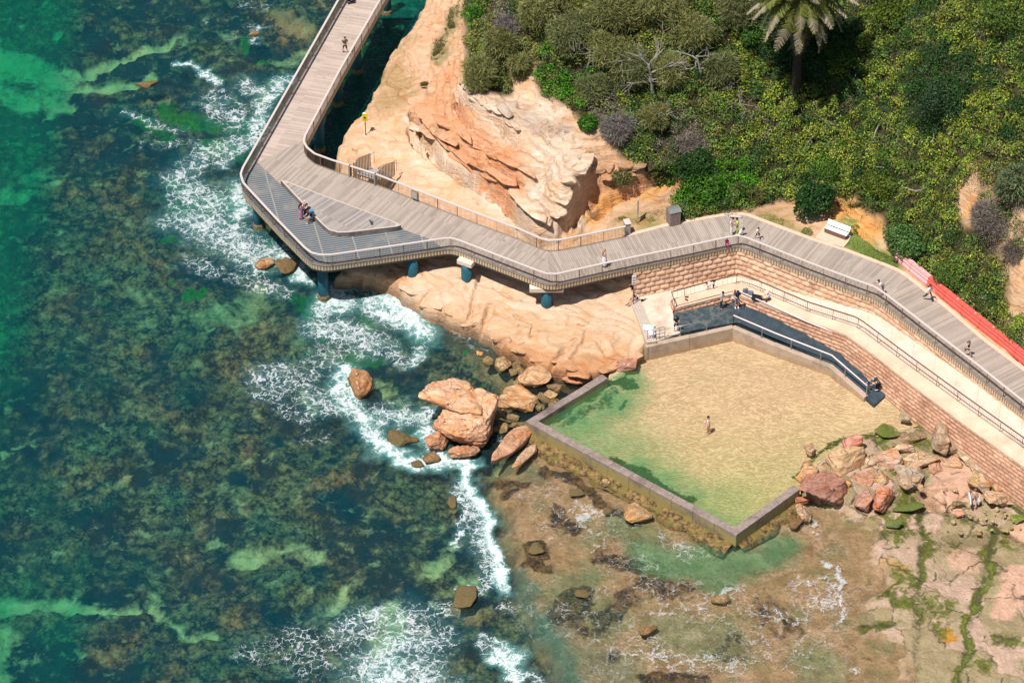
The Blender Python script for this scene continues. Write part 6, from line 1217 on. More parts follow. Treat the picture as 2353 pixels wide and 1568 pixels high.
BL = [(655, 612, 62, 52, .9, DK, 'dark weed-covered rock in foam below the leftmost deck corner', 1, 0, .3, .7, .0), (607, 605, 44, 40, .75, (.45, .30, .18), 'pale orange rock touching the dark weedy rock below the deck corner', 2, 0, .2, .45, .15),
    (829, 880, 62, 88, 1.5, (.50, .28, .15), 'tall brown-orange rock standing alone in the foam', 3, 0, .4, .45, 0), (920, 1003, 88, 42, .7, DK, 'low dark brown rock washed by foam left of the giant boulder', 4, 0, .1, .9, 0), (990, 1052, 42, 36, .5, (.34, .22, .13), 'small foam-washed rock just below the giant boulder', 5, 0, .2, .6, 0), (958, 1066, 30, 22, .3, DK, 'tiny dark rock in the foam below the low dark rock', 6, 0, .2, .9, 0),
    (1195, 915, 96, 76, 1.3, (.55, .36, .20), 'large tan rock with curved banding left of the pool wall corner', 7, 0, -.35, .2, 0), (1222, 866, 80, 66, 1.2, (.57, .38, .22), 'angular tan rock between the shelf and the banded rock', 8, 0, .5, .2, 0), (1264, 908, 36, 30, .5, TN, 'small round tan rock beside the pool wall', 9, 0, .0, .5, 0), (1102, 768, 66, 62, .9, (.60, .38, .27), 'flat pinkish slab fallen at the foot of the rock shelf', 10, 0, -.75, .1, 0),
    (1158, 836, 44, 48, .7, (.50, .36, .20), 'mottled rock at the water edge left of the angular tan rock', 11, 0, .3, .55, 0), (1180, 856, 26, 26, .4, TN, 'small mottled rock tucked behind the angular tan rock', 12, 0, .3, .7, 0), (1326, 870, 84, 44, .8, (.58, .30, .18), 'pink-orange ledge rock just outside the end of the pool wall', 13, 0, .15, .15, 0), (1440, 842, 58, 44, 1.3, (.44, .25, .19), 'mauve boulder perched at the corner of the pool', 14, .5, .0, 0, 0), (1411, 860, 52, 34, .8, (.58, .50, .36), 'pale cream wedge of rock at the end of the pool wall', 15, .3, .3, .1, .1),
    (1457, 1178, 72, 58, .9, (.46, .32, .17), 'yellow-brown rock in the shallows outside the long pool wall', 16, 0, .2, .35, 0), (1492, 1450, 48, 40, .6, (.32, .20, .11), 'dark brown rock alone in the shallows at the bottom', 17, 0, .5, .6, 0), (1232, 1258, 50, 32, .35, DK, 'low weed-covered rock near the breaking wave', 18, 0, .3, .9, 0), (1062, 1368, 76, 54, .45, (.20, .11, .07), 'round brown reef rock awash left of the wave tail', 19, 0, .2, .9, 0), (580, 78, 40, 22, .4, (.40, .24, .15), 'small brown rock breaking the surface left of the bridge', 20, 0, .2, .5, 0),
    (345, 194, 104, 30, .35, (.32, .19, .11), 'long low brown reef rock in the upper left water', 21, 0, .05, .7, .1), (1390, 1108, 26, 20, .3, TN, 'small tan rock between the wall and the slanting slabs', 22, 0, .2, .4, 0), (1655, 1376, 44, 26, .35, (.36, .24, .13), 'low brown rock in the middle of the shallow flat', 23, 0, .2, .5, 0), (1338, 1364, 34, 26, .3, DK, 'dark flat rock left of the middle of the shallow flat', 24, 0, .2, .8, 0), (1325, 1130, 34, 24, .3, DK, 'weedy stone outside the long pool wall near its left end', 25, 0, .2, .8, 0), (1395, 1170, 30, 24, .3, DK, 'weedy stone left of the yellow-brown rock', 26, 0, .2, .8, 0), (1100, 812, 22, 18, .3, (.6, .33, .12), 'small orange stone in the dark shallows', 27, 0, .2, .1, 0), (1092, 735, 10, 8, .2, DK, 'pebble under the shelf edge', 28, 0, 0, .9, 0),
    (1038, 1152, 22, 40, .35, DK, 'narrow dark rock left of the breaking wave', 29, 0, .1, .9, 0)]
for b in BL: u, v, w_, h_, H, c_, lb, sd_, z_, rz_, bk_, ms_ = b; boulder(u, v, w_, h_, H, c_, lb, sd_, z_, rz_, (0, 0), bk_, ms_)
HP = [(1954, 1022, 50, 40, 1.2, (.62, .33, .27), 'smooth rose-pink boulder leaning at the top of the heap beside the pool', .7, 0, .5), (1952, 1062, 84, 62, 1.5, (.56, .40, .24), 'large honeycombed tan boulder under the rose-pink one', .4, .1, .4), (1888, 1118, 98, 74, 1.6, (.40, .22, .17), 'huge purple-red boulder next to the end of the short pool wall', .2, 0, .1), (1936, 1130, 36, 62, 1.2, (.60, .34, .13), 'orange boulder joined to the right side of the huge purple-red one', .2, 0, -.1), (1858, 1092, 50, 44, .9, (.62, .38, .20), 'orange crumbly rock between the pool water and the huge purple-red boulder', .3, 0, .2),
    (1843, 1152, 30, 20, .6, (.46, .22, .15), 'small red stone right below the end of the pool wall', .1, 0, 0), (1840, 1178, 38, 38, .7, (.58, .42, .28), 'pale teardrop-shaped rock below the small red stone', .05, 0, .4), (1829, 1204, 28, 24, .4, DK, 'wet black rock at the water edge below the teardrop rock', 0, 0, 0), (1984, 1146, 44, 44, .9, (.44, .27, .22), 'two-tone purple and tan boulder at the foot of the heap', .2, 0, .3), (2029, 1147, 46, 52, .9, (.54, .27, .19), 'red cracked boulder right of the two-tone one', .2, 0, -.3),
    (2040, 1054, 58, 42, .8, (.55, .38, .28), 'flat pinkish square-topped boulder in the middle of the heap', .5, 0, .1), (2072, 1036, 60, 34, .8, (.58, .43, .29), 'tan wedge boulder behind the square-topped one', .5, 0, .2), (1998, 1066, 32, 24, .6, (.50, .40, .28), 'small pale block left of the square-topped boulder', .4, 0, .3), (2013, 1098, 34, 30, .7, (.62, .38, .13), 'bright ochre rock with hollows', .2, .1, 0), (1984, 1098, 44, 44, .9, (.48, .27, .17), 'brown slab between the honeycombed boulder and the ochre rock', .2, 0, .6),
    (2080, 1090, 76, 46, .9, (.43, .37, .29), 'broad grey boulder at the front of the heap', .3, 0, -.3), (2126, 1066, 58, 50, 1.0, (.53, .39, .26), 'peaked tan boulder right of the broad grey one', .4, 0, -.2), (2097, 1054, 44, 28, .7, (.56, .42, .27), 'light tan rock behind the peaked tan boulder', .5, 0, 0), (2150, 1078, 40, 30, .7, (.50, .30, .20), 'reddish rock leaning on the peaked tan boulder', .3, 0, .4), (2190, 1074, 42, 28, .6, (.54, .38, .24), 'rounded tan rock on its own above the surfer', .3, 0, .1),
    (2162, 1012, 46, 82, 1.9, (.45, .35, .25), 'tall upright weathered boulder in the heap', .4, .05, .1), (2198, 1036, 42, 50, 1.0, (.44, .37, .26), 'smooth grey-tan boulder right of the tall upright one', .5, .1, -.5), (2208, 1006, 44, 30, .8, (.42, .36, .26), 'grey rock touching the block wall behind the upright boulder', .6, .1, 0), (2234, 1058, 44, 60, .9, (.46, .39, .28), 'long slanting grey-tan boulder', .4, .1, .6), (2275, 1060, 52, 32, .8, (.47, .39, .27), 'oval grey boulder beside the block wall', .5, .05, -.2), (2246, 1034, 40, 26, .7, (.46, .36, .26), 'half-hidden tan rock between the wall and the slanting boulder', .6, 0, -.3),
    (2273, 1096, 30, 46, .8, (.42, .35, .24), 'narrow grey boulder right of the mossy rock', .3, .1, .2), (2308, 1090, 48, 26, .7, (.38, .32, .25), 'long dark grey rock pointing at the wall', .4, .1, .4), (2290, 1113, 34, 22, .6, (.46, .37, .25), 'small tan rock below the long dark grey one', .3, .1, 0), (2330, 1110, 42, 34, .8, (.35, .33, .18), 'mossy green boulder near the right edge by the wall', .4, .8, 0), (2246, 1102, 46, 42, .6, (.52, .37, .20), 'low mossy tan rock above the surfer', .2, .4, .2),
    (2293, 1142, 56, 42, .8, (.52, .38, .25), 'tan diamond-shaped boulder right of the surfer', .2, 0, .5), (2338, 1126, 24, 18, .5, (.22, .20, .14), 'small dark rock at the right edge below the mossy green boulder', .3, .3, 0), (2298, 1078, 24, 16, .5, (.36, .28, .19), 'small brown rock wedged against the oval boulder', .5, 0, 0), (2078, 959, 26, 28, .6, (.45, .40, .28), 'lone mossy-sided rock in the pool corner', .75, .25, .2), (2036, 992, 46, 40, .5, (.40, .34, .20), 'low bright-green weedy rock at the edge of the pool', .55, .9, .5), (2093, 1008, 60, 24, .4, (.40, .24, .19), 'flat brown rock with a lime green patch', .6, .6, .2), (2028, 1030, 34, 22, .4, (.36, .26, .18), 'small green-topped rock behind the square-topped boulder', .55, .8, .2), (2053, 1022, 20, 18, .35, (.33, .30, .17), 'small olive rock in the gap behind the tan wedge', .55, .5, 0),
    (2058, 1201, 40, 22, .35, (.16, .19, .09), 'smooth dark green rock on the weedy flat', .25, .7, .1), (2086, 1166, 62, 20, .3, (.16, .18, .09), 'flat dark green slab above the smooth dark green rock', .25, .8, .1), (2200, 1158, 26, 14, .25, (.26, .20, .12), 'low dark stone left of the surfer', .35, .4, 0), (2206, 1180, 16, 12, .25, (.55, .28, .18), 'small orange-red stone below the low dark stone', .35, 0, 0), (2320, 1155, 20, 16, .35, (.52, .38, .26), 'small pale stone right of the diamond-shaped boulder', .35, 0, 0), (2344, 1160, 24, 22, .4, (.20, .22, .08), 'green weedy rock at the right edge', .35, .9, 0), (2340, 1190, 30, 16, .3, (.28, .30, .08), 'flat yellow-green rock at the right edge below the weedy one', .35, .8, 0)]
for i, (u, v, w_, h_, H, c_, lb, z_, ms_, rz_) in enumerate(HP): boulder(u, v, w_ * 1.22, h_ * 1.28, H * 1.35, c_, lb, 60 + i, z_ + (.26 if z_ >= .15 and v < 1150 else 0), rz_, (0, 0), 0 if z_ > .15 else .5, ms_, None if i % 1 else 'boulders heaped between the pool and the block wall' if u > 1840 and v < 1150 else None)
# giant boulder: strata slab resting on its broken base, one object
def giant():
    c = at(1058, 975, .5); vs, fs = hull_rock((.3, -.5, .75), (4.7, 4.4, 2.9), .1, 41, 22, (.0, .05), nz=.08, sub=4); m = MB(); m.add(vs, fs)
    vs, fs = hull_rock((-.4, 1.0, 2.1), (5.4, 4.0, 1.15), -.25, 47, 20, (-.10, .10), nz=.06, flat=.5, sub=4); m.add(vs, fs)
    vs, fs = hull_rock((1.2, -.2, 1.25), (2.9, 4.4, 2.2), -.45, 48, 20, (.22, .05), nz=.06, flat=.4, sub=4); m.add(vs, fs)
    vs, fs = hull_rock((-1.7, -1.9, .1), (2.0, 1.6, 1.2), .3, 44, 18, (0, 0), nz=.07, sub=3); m.add(vs, fs); vs, fs = hull_rock((.2, -3.0, -.1), (2.6, 1.1, .9), .1, 45, 18, (0, 0), nz=.12, sub=3); m.add(vs, fs)
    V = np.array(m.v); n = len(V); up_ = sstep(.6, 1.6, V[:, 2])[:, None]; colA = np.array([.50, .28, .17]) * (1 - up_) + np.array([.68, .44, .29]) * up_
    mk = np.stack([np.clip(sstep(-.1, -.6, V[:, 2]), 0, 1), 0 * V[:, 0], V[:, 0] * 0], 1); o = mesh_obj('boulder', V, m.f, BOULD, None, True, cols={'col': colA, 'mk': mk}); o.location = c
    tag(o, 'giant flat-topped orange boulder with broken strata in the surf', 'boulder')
giant()
def slab(u, v, L, W, H, ang, tilt, colr, label, seed, z=0):
    vs, fs = hull_rock((0, 0, 0), (L, W, H), 0, seed, 15, (0, 0), nz=.05, flat=.3, sub=4); M = Matrix.Rotation(ang, 4, 'Z') @ Matrix.Rotation(tilt, 4, 'X'); V = np.array([tuple(M @ Vector(p)) for p in vs]); n = len(V)
    o = mesh_obj('boulder', V, fs, BOULD, None, True, cols={'col': np.tile(np.array(colr), (n, 1)), 'mk': np.stack([.8 * sstep(.2, -.3, V[:, 2]), 0 * V[:, 0], 0 * V[:, 0]], 1)}); o.location = at(u, v, z + .4); return tag(o, label, 'boulder')
frr = random.Random(8); f0 = None
for k in range(46):
    u = frr.uniform(1850, 2345); v = 1015 + (u - 1850) * .17 + frr.uniform(0, 62) - (20 if u > 2150 else 0)
    if f0 is None: f0 = boulder(u, v, 26, 22, .6, (.46, .34, .23), 'small broken rock wedged between the bigger boulders of the heap', 260, .8, 0, (0, 0), 0, .1, 'broken rocks filling the boulder heap', 'rock')
    else: o = f0.copy(); COL.objects.link(o); o.location = at(u, v, .95); s = frr.uniform(.6, 1.5); o.scale = (s, s * frr.uniform(.7, 1.1), s); o.rotation_euler = (frr.uniform(-.4, .4), frr.uniform(-.4, .4), frr.uniform(0, 6))
slab(1168, 1028, 5.8, 1.9, 1.3, 1.0, .35, (.54, .33, .21), 'long slanting orange slab leaning against the pool wall corner', 51); slab(1200, 1052, 3.6, .9, .8, .95, .2, (.54, .38, .25), 'narrow split slab beside the long slanting slab', 52)
# scattered stones on the sand
srr = random.Random(5); st0 = None
for k in range(44):
    u, v = srr.uniform(2165, 2350), srr.uniform(1120, 1225)
    if abs(u - 2235) < 18 and abs(v - 1150) < 30: continue
    if st0 is None: st0 = boulder(u, v, 9, 8, .22, (.42, .36, .20), 'small loose stone scattered on the sand around the surfer', 200, .30, 0, (0, 0), 0, .25, 'small stones on the sand', 'stone')
    else: o = st0.copy(); COL.objects.link(o); o.location = at(u, v, .33); s = srr.uniform(.6, 1.7); o.scale = (s, s * srr.uniform(.7, 1), s * .8); o.rotation_euler = (0, 0, srr.uniform(0, 6))
# ---- jutting sandstone ledges of the headland (real overhangs above the dark slots)
def colour_at(x, y):
    i = int(np.clip((x + 15) / .13, 0, NX3 - 1)); j = int(np.clip((y + 15) / .13, 0, NY3 - 1)); return CROCK[j * NX3 + i]
def ledges(lines, seed0):
    V = []; F = []; CC_ = []; R3 = []; rr = random.Random(seed0)
    for pts, step, (L, W, H), lift, side in lines:
        w_ = [hit(u, v) for u, v in pts]; s = resample(w_, step)
        for i, p in enumerate(s):
            q = s[min(i + 1, len(s) - 1)] - s[max(i - 1, 0)]; an = math.atan2(q.y, q.x); n = Vector((-math.sin(an), math.cos(an), 0)) * side
            k = rr.uniform(.75, 1.3); vs, fs = hull_rock((0, 0, 0), (L * k, W * rr.uniform(.8, 1.2), H * rr.uniform(.8, 1.2)), an + rr.gauss(0, .15), seed0 * 50 + i, 18, (rr.gauss(0, .08), rr.gauss(0, .08)), nz=.045, flat=.45, sub=3)
            g = float(ground(p.x + n.x * .7, p.y + n.y * .7)); c = Vector((p.x + n.x * W * .22, p.y + n.y * W * .22, max(p.z, g) + lift)); o = len(V)
            V += [(x + c.x, y + c.y, z + c.z) for x, y, z in vs]; F += [tuple(a + o for a in f) for f in fs]; cb = colour_at(p.x + n.x * .5, p.y + n.y * .5); CC_ += [tuple(cb)] * len(vs)
    n = len(V); return mesh_obj('headland', V, F, ROCK, None, True, cols={'col': np.array(CC_), 'rk': np.tile(np.array([1, .3, 0.]), (n, 1))})
LG = [([(948, 240), (975, 285), (1008, 335), (1050, 368), (1100, 395), (1150, 425), (1188, 478), (1215, 518)], 2.1, (3.4, 1.3, .42), -.08, 1), ([(942, 290), (1000, 352), (1080, 412), (1140, 448)], 2.2, (3.4, 1.1, .36), -.10, 1), ([(1052, 190), (1075, 225), (1110, 258), (1150, 285), (1180, 325)], .95, (1.9, .8, .5), -.05, 1),
      ([(1020, 305), (1095, 348)], 2.2, (3.0, .9, .36), -.16, 1), ([(1130, 372), (1200, 420)], 2.2, (3.0, 1.0, .4), -.18, 1),
      ([(905, 640), (950, 672), (985, 700), (1040, 722), (1075, 732)], 1.8, (2.7, 1.7, .9), -.36, 1), ([(1145, 778), (1190, 800), (1240, 828), (1300, 846)], 1.9, (2.6, 1.6, .8), -.32, 1), ([(1345, 858), (1400, 842), (1450, 826)], 1.9, (2.6, 1.6, .7), -.3, 1), ([(1215, 745), (1190, 775)], 1.6, (2.4, 1.6, .6), -.22, 1),
      ([(1262, 532), (1285, 525), (1305, 502)], .9, (1.5, 1.4, 1.0), -.25, 1), ([(1318, 478), (1335, 450), (1352, 425)], .95, (1.7, 1.6, 1.2), -.35, 1), ([(1370, 445), (1400, 440), (1440, 440), (1480, 425), (1530, 408)], 1.3, (2.0, 1.3, .8), -.15, 1), ([(1400, 405), (1440, 400)], 1.2, (1.4, 1.1, .8), -.3, 1)]
tag(ledges(LG, 9), kind='structure')

wrr = random.Random(12); w0 = None
for k in range(24):
    u, v = wrr.choice([(wrr.uniform(1120, 1300), wrr.uniform(815, 900)), (wrr.uniform(1225, 1290), wrr.uniform(880, 940)), (wrr.uniform(1130, 1210), wrr.uniform(950, 990))])
    if w0 is None: w0 = boulder(u, v, 30, 24, .45, (.36, .25, .14), 'small weed-covered rock in the dark gap between the shelf and the pool wall', 270, -.05, 0, (0, 0), .55, .05, 'weedy rocks in the gap beside the pool wall', 'rock')
    else: o = w0.copy(); COL.objects.link(o); o.location = at(u, v, .12); s = wrr.uniform(.6, 1.4); o.scale = (s, s * wrr.uniform(.7, 1.2), s * .9); o.rotation_euler = (wrr.uniform(-.3, .3), wrr.uniform(-.3, .3), wrr.uniform(0, 6))
# ================================================================== PROPS
WHITE = plain('white_paint', (.80, .80, .78), .5, .05); GREYP = plain('grey_paint', (.36, .34, .33), .6, .1); BLACK = plain('black_cloth', (.018, .018, .022), .7, .3); RUST_ = plain('rusty_brown', (.20, .11, .07), .7, .2)
TIMB = slat_mat('timber_slats', (.36, .28, .21), (.09, .06, .045), .14)
# red and pink water-filled barriers
SALMON = plain('pale_pink_plastic', (.86, .42, .42), .45, .06); CORAL = plain('coral_red_plastic', (.78, .13, .10), .45, .08)
bl = [Vector(p) for p in line([(2059, 590), (2082, 612), (2130, 650), (2190, 700), (2250, 748), (2310, 795), (2365, 842), (2420, 884)], 4.4)]; bs = resample(bl, 2.0)
for i, (a, b) in enumerate(zip(bs[:-1], bs[1:])):
    d = b - a; L = d.length; pinkb = i < 2; place = ['first', 'second', 'third', 'fourth', 'fifth', 'sixth', 'seventh', 'eighth', 'ninth', 'tenth', 'eleventh', 'twelfth'][i]
    root = empty('water_filled_barrier', (a + b) / 2, math.atan2(d.y, d.x), '%s plastic barrier, %s in the row counted from the lawn end' % ('faded pink' if pinkb else 'coral red', place), 'barrier', 'plastic barriers in a row beside the boardwalk')
    mt = SALMON if pinkb else CORAL; hl = L / 2 - .015; m = MB()
    prof = [(-.30, 0), (-.30, .22), (-.20, .34), (-.20, .44), (-.24, .47), (-.24, .56), (-.18, .60), (-.18, .82), (.18, .82), (.18, .60), (.24, .56), (.24, .47), (.20, .44), (.20, .34), (.30, .22), (.30, 0)]
    k = len(prof); vs = [(-hl, y, z) for y, z in prof] + [(hl, y, z) for y, z in prof]
    m.add(vs, [(j, (j + 1) % k, k + (j + 1) % k, k + j)[::-1] for j in range(k)] + [tuple(range(k)), tuple(range(2 * k - 1, k - 1, -1))]); m.build('body', mt, root)
    for x in (-.5, 0, .5):
        mm = MB(); mm.box((x * L * .5, 0, .828), (.03, .30, .02)); mm.build('rib', plain('dark_coral', (.45, .07, .06), .5, .05) if not pinkb else plain('dark_pink', (.60, .24, .25), .5, .05), root)
    mm = MB(); mm.lathe((.12 * L, 0, .82), [(.06, 0), (.06, .04)], 10); mm.build('filler_cap', plain('cap_pale', (.80, .55, .50), .5, .05), root)
# white bench on its slab
slab_p = [at(u, v, 4.43) for u, v in [(1872, 546), (1901, 512), (1957, 538), (1948, 556), (1936, 569)]]
m = MB(); m.prism([(p.x, p.y) for p in slab_p], 4.2, 4.43); tag(m.build('bench_slab', SANDCON), kind='structure')
b0, b1 = at(1893, 536, 4.43), at(1946, 556, 4.43); d = b1 - b0; bc = (b0 + b1) / 2 + Vector((.12, .45, 0))
bench = empty('park_bench', bc, math.atan2(d.y, d.x), 'long white bench with a backrest on a concrete slab beside the lawn', 'bench'); BL_ = d.length * .98
m = MB(); m.box((0, -.12, .44), (BL_, .46, .05), 0, .01); m.build('seat', WHITE, bench)
m = MB(); m.box((0, 0, 0), (BL_, .42, .04), 0, .01, M=Matrix.Translation((0, .27, .68)) @ Matrix.Rotation(R_(58), 4, 'X')); m.build('backrest', WHITE, bench)
m = MB(); m.box((0, -.30, .22), (BL_ * .94, .06, .34)); m.build('front_panel', RUST_, bench)
for s in (-1, 0, 1): m = MB(); m.box((s * BL_ * .42, 0, .21), (.06, .5, .42)); m.build('leg', GREYP, bench)
# timber clad bin with curved metal lid
g = at(1546, 511, 4.4); bn = empty('litter_bin', g, .35, 'tall timber-clad litter bin with a curved metal lid beside the bright green bush', 'bin')
m = MB(); m.box((0, 0, .62), (.85, .85, 1.24)); 
for k in range(7):
    for s in (-1, 1): m.box((-.36 + .12 * k, s * .435, .62), (.09, .03, 1.16)); m.box((s * .435, -.36 + .12 * k, .62), (.03, .09, 1.16))
m.build('cladding', plain('mauve_timber', (.30, .23, .21), .7, .15), bn)
m = MB(); k = 9; vs = []
for i in range(k): f = i / (k - 1); y = -.48 + .96 * f; z = 1.30 + .16 * math.sin(math.pi * f); vs += [(-.48, y, z), (.48, y, z), (-.48, y, z - .05), (.48, y, z - .05)]
fs = []
for i in range(k - 1): a = 4 * i; fs += [(a, a + 1, a + 5, a + 4), (a + 2, a + 6, a + 7, a + 3), (a, a + 4, a + 6, a + 2), (a + 1, a + 3, a + 7, a + 5)]
fs += [(0, 2, 3, 1), (4 * k - 4, 4 * k - 3, 4 * k - 1, 4 * k - 2)]; m.add(vs, fs); m.build('lid', plain('brushed_lid', (.34, .36, .33), .35, .1, metal=.5), bn)
# timber plinth at the end of the rail
g = at(1440, 534, 4.4); pl = empty('end_plinth', g, .25, 'narrow grey timber plinth closing the end of the landward railing', 'plinth'); m = MB(); m.box((0, 0, .52), (.42, .62, 1.05), 0, .02); m.build('body', plain('grey_timber', (.40, .34, .29), .75, .15), pl); m = MB(); m.box((0, 0, 1.07), (.5, .7, .05), 0, .01); m.build('cap', PALE_RAIL, pl)
# interpretive sign, seen nearly edge-on
g = at(1464, 507, 4.4); sg = empty('information_sign', g, R_(80), 'thin standing information sign seen edge-on beside the rock face', 'sign'); m = MB(); m.box((-.32, 0, 1.1), (.05, .05, 2.2)); m.build('post', GREYP, sg); m = MB(); m.box((.32, 0, 1.1), (.05, .05, 2.2)); m.build('post', GREYP, sg); m = MB(); m.box((0, 0, 1.35), (.72, .04, 1.3)); m.build('panel', plain('pale_sign_panel', (.62, .62, .55), .5, .1), sg)
# yellow warning sign on the rock
g = at(839, 316, 3.0); g = hit(840, 314); ws = empty('warning_sign', g, R_(-12), 'small yellow warning sign on a thin post standing on the orange rock', 'sign')
m = MB(); m.lathe((0, 0, 0), [(.16, -.1), (.15, .12)], 10); m.build('footing', CREAM, ws); m = MB(); m.lathe((0, 0, 0), [(.045, 0), (.04, 2.1)], 8); m.build('post', RUST_, ws)
m = MB(); m.box((0, -.05, 1.95), (.44, .03, .75), 0, .005); pn = m.build('panel', plain('sign_yellow', (.72, .58, .04), .5, .05), ws)
m = MB(); m.add([(-.13, -.07, 1.85), (.13, -.07, 1.85), (0, -.07, 2.08)], [(0, 1, 2)]); m.add([(-.16, -.07, 1.70), (.16, -.07, 1.70), (.16, -.07, 1.73), (-.16, -.07, 1.73)], [(0, 1, 2, 3)]); m.build('warning_triangle', BLACK, pn)
m = MB(); m.box((-.06, .05, 2.24), (.26, .16, .16), 0, .01); m.build('solar_lamp', WHITE, ws)
# sign box on the landward railing
g = at(953, 462, DECK); ang = math.atan2(land_edge[10].y - land_edge[9].y, land_edge[10].x - land_edge[9].x); bx = empty('notice_board', g, ang, 'small grey notice box fixed to the inside of the landward railing', 'notice board'); m = MB(); m.box((0, 0, .62), (.62, .14, .72), 0, .01); m.build('box', plain('bronze_box', (.22, .17, .13), .5, .1), bx); m = MB(); m.box((0, -.078, .62), (.5, .012, .6)); m.build('panel', plain('grey_panel', (.42, .40, .36), .5, .06), bx)
# gate and stairs behind the landward rail
ga, gb = at(806, 405, DECK), at(862, 424, DECK); gd = (gb - ga); gd.z = 0; ux = gd.normalized(); uy = Vector((-ux.y, ux.x, 0)); sa = math.atan2(ux.y, ux.x); W_ = gd.length
stair = empty('timber_stairs', (ga + gb) / 2 + uy * .35, sa, 'short timber stair with slatted side fences leading from the railing gate down to the rock', 'stairs')
SL = slat_mat('stair_slats', (.42, .31, .19), (.12, .085, .05), .16); TREAD = plain('grey_tread', (.36, .35, .33), .7, .12)
for k in range(6): m = MB(); m.box((0, .25 + .42 * k, -.02 - .20 * k), (W_ * .92, .36, .05)); m.build('tread', TREAD, stair)
for s in (-1, 1):
    q0 = Vector((s * W_ * .5, .1, 0)); m = MB(); n = 12
    for k in range(n): y = .1 + 2.5 * k / (n - 1); zt = 1.05 - .95 * max(0, (y - .9)) * .42; m.box((s * W_ * .5, y, (zt - 1.25) / 2 + .1), (.03, .13, zt + 1.0))
    o = m.build('side_fence', plain('slat_brown', (.36, .26, .16), .7, .2), stair)
    m = MB(); m.tube([(s * W_ * .46, .1, 1.05), (s * W_ * .46, .9, 1.05), (s * W_ * .46, 2.7, .2), (s * W_ * .46, 3.1, .15), (s * W_ * .46, 3.1, -.9)], .022, 6); m.build('handrail', STEEL, stair, True)
gt = empty('railing_gate', (ga + gb) / 2, sa, 'dark slatted gate in the landward railing at the top of the timber stair', 'gate')
m = MB()
for k in range(9): m.box((-W_ / 2 + W_ * k / 8, -.05, .52), (.03, .03, .98))
for z in (.1, .4, .7, 1.0): m.box((0, -.05, z), (W_, .03, .03))
m.build('gate_panel', POSTM, gt)
for s in (-1, 1): m = MB(); m.box((s * W_ * .52, -.02, .55), (.12, .3, 1.1), 0, .01); m.build('gate_post', plain('grey_post', (.30, .26, .22), .7, .1), gt)
# timber step bench along the end of the promenade
p0, p1 = at(1450, 664, 1.95), at(1497, 785, 1.95); d = p1 - p0; tb = empty('timber_step', (p0 + p1) / 2 - Vector((0, 0, .27)), math.atan2(d.y, d.x), 'long low grey timber step seat along the left edge of the sandy terrace', 'bench')
GT = plain('weathered_step', (.50, .43, .37), .8, .12)
for k in range(4): m = MB(); m.box((0, -.30 + .20 * k, .25), (d.length, .17, .05), 0, .008); m.build('plank', GT, tb)
m = MB(); m.box((0, 0, .08), (d.length * .99, .74, .28)); m.build('base', SANDCON, tb)
lo = at(1452, 690, 1.7); m = MB(); pr0 = [at(u, v, 1.69) for u, v in [(1443, 676), (1451, 676), (1500, 790), (1488, 798)]]; m.prism([(p.x, p.y) for p in pr0], -.6, 1.69); tag(m.build('terrace_edge', PW2), 'tan concrete edge wall between the rock shelf and the timber step', 'wall')
g = at(1454, 704, 1.7); sp = empty('life_ring_post', g, .2, 'tall pole carrying a white lifesaving panel at the upper end of the timber step', 'sign'); m = MB(); m.lathe((0, 0, 0), [(.04, 0), (.035, 3.1)], 8); m.build('post', RUST_, sp); m = MB(); m.box((0, -.05, 2.65), (.34, .04, .9), 0, .01); pn = m.build('panel', WHITE, sp); m = MB()
for k in range(3): m.box((0, -.075, 2.9 - .26 * k), (.22, .01, .12))
m.build('pictogram', GREYP, pn)
# loop rail at the pool end of the step
for (u, v, lb) in ((1487, 784, 'left steel grab loop at the pool end of the timber step'), (1499, 781, 'right steel grab loop at the pool end of the timber step')):
    g = at(u, v, 1.7); o = empty('grab_rail', g, R_(-20), lb, 'handrail'); m = MB(); m.tube([(0, 0, 0), (0, 0, 1.0), (.08, .08, 1.1), (.7, .5, 1.1), (.78, .56, 1.0), (.78, .56, .0)], .025, 6); m.build('loop', STEEL, o, True)
    m = MB(); m.tube([(0, 0, .5), (.78, .56, .5)], .02, 6); m.build('cross_bar', STEEL, o)
# towels and clothes on the step end
def cloth(name, u, v, z, sx, sy, hz, col, label, seed, cat='towel', rz=0):
    n = 10; r = np.random.RandomState(seed); vs = []
    for j in range(n):
        for i in range(n):
            x = (i / (n - 1) - .5) * sx; y = (j / (n - 1) - .5) * sy; e = min(i, j, n - 1 - i, n - 1 - j) / 4.; vs.append((x * (1 + .12 * r.randn()), y * (1 + .12 * r.randn()), hz * min(1, e) * (.55 + .7 * float(vnoise(i * .8, j * .8, seed))) + .01))
    fs = [(j * n + i, j * n + i + 1, (j + 1) * n + i + 1, (j + 1) * n + i) for j in range(n - 1) for i in range(n - 1)]; k = len(vs); vs += [(x, y, 0) for x, y, _ in vs[:n]] 
    o = mesh_obj(name, vs, fs, plain('cloth_' + str(seed), col, .9, .15), None, True); o.location = at(u, v, z); o.rotation_euler = (0, 0, rz); return tag(o, label, cat)
cloth('towel', 1490, 752, 2.0, .9, .7, .22, (.62, .80, .66), 'pale mint towel heaped on the pool end of the timber step', 3); cloth('towel', 1497, 762, 2.0, .5, .8, .25, (.78, .78, .80), 'white towel spilling off the timber step beside the grab loops', 4)
# small white rack behind the two women
g = at(1688, 502, 4.4); o = empty('white_rack', g, R_(-5), 'low white tubular frame at the back edge of the boardwalk behind the two women', 'rack'); m = MB(); m.tube([(-.42, 0, 0), (-.42, 0, .5), (-.42, -.02, .45)], .035, 6); m.tube([(.42, 0, 0), (.42, 0, .5)], .035, 6); m.tube([(-.42, 0, .22), (.42, 0, .22)], .035, 6); m.build('frame', WHITE, o)
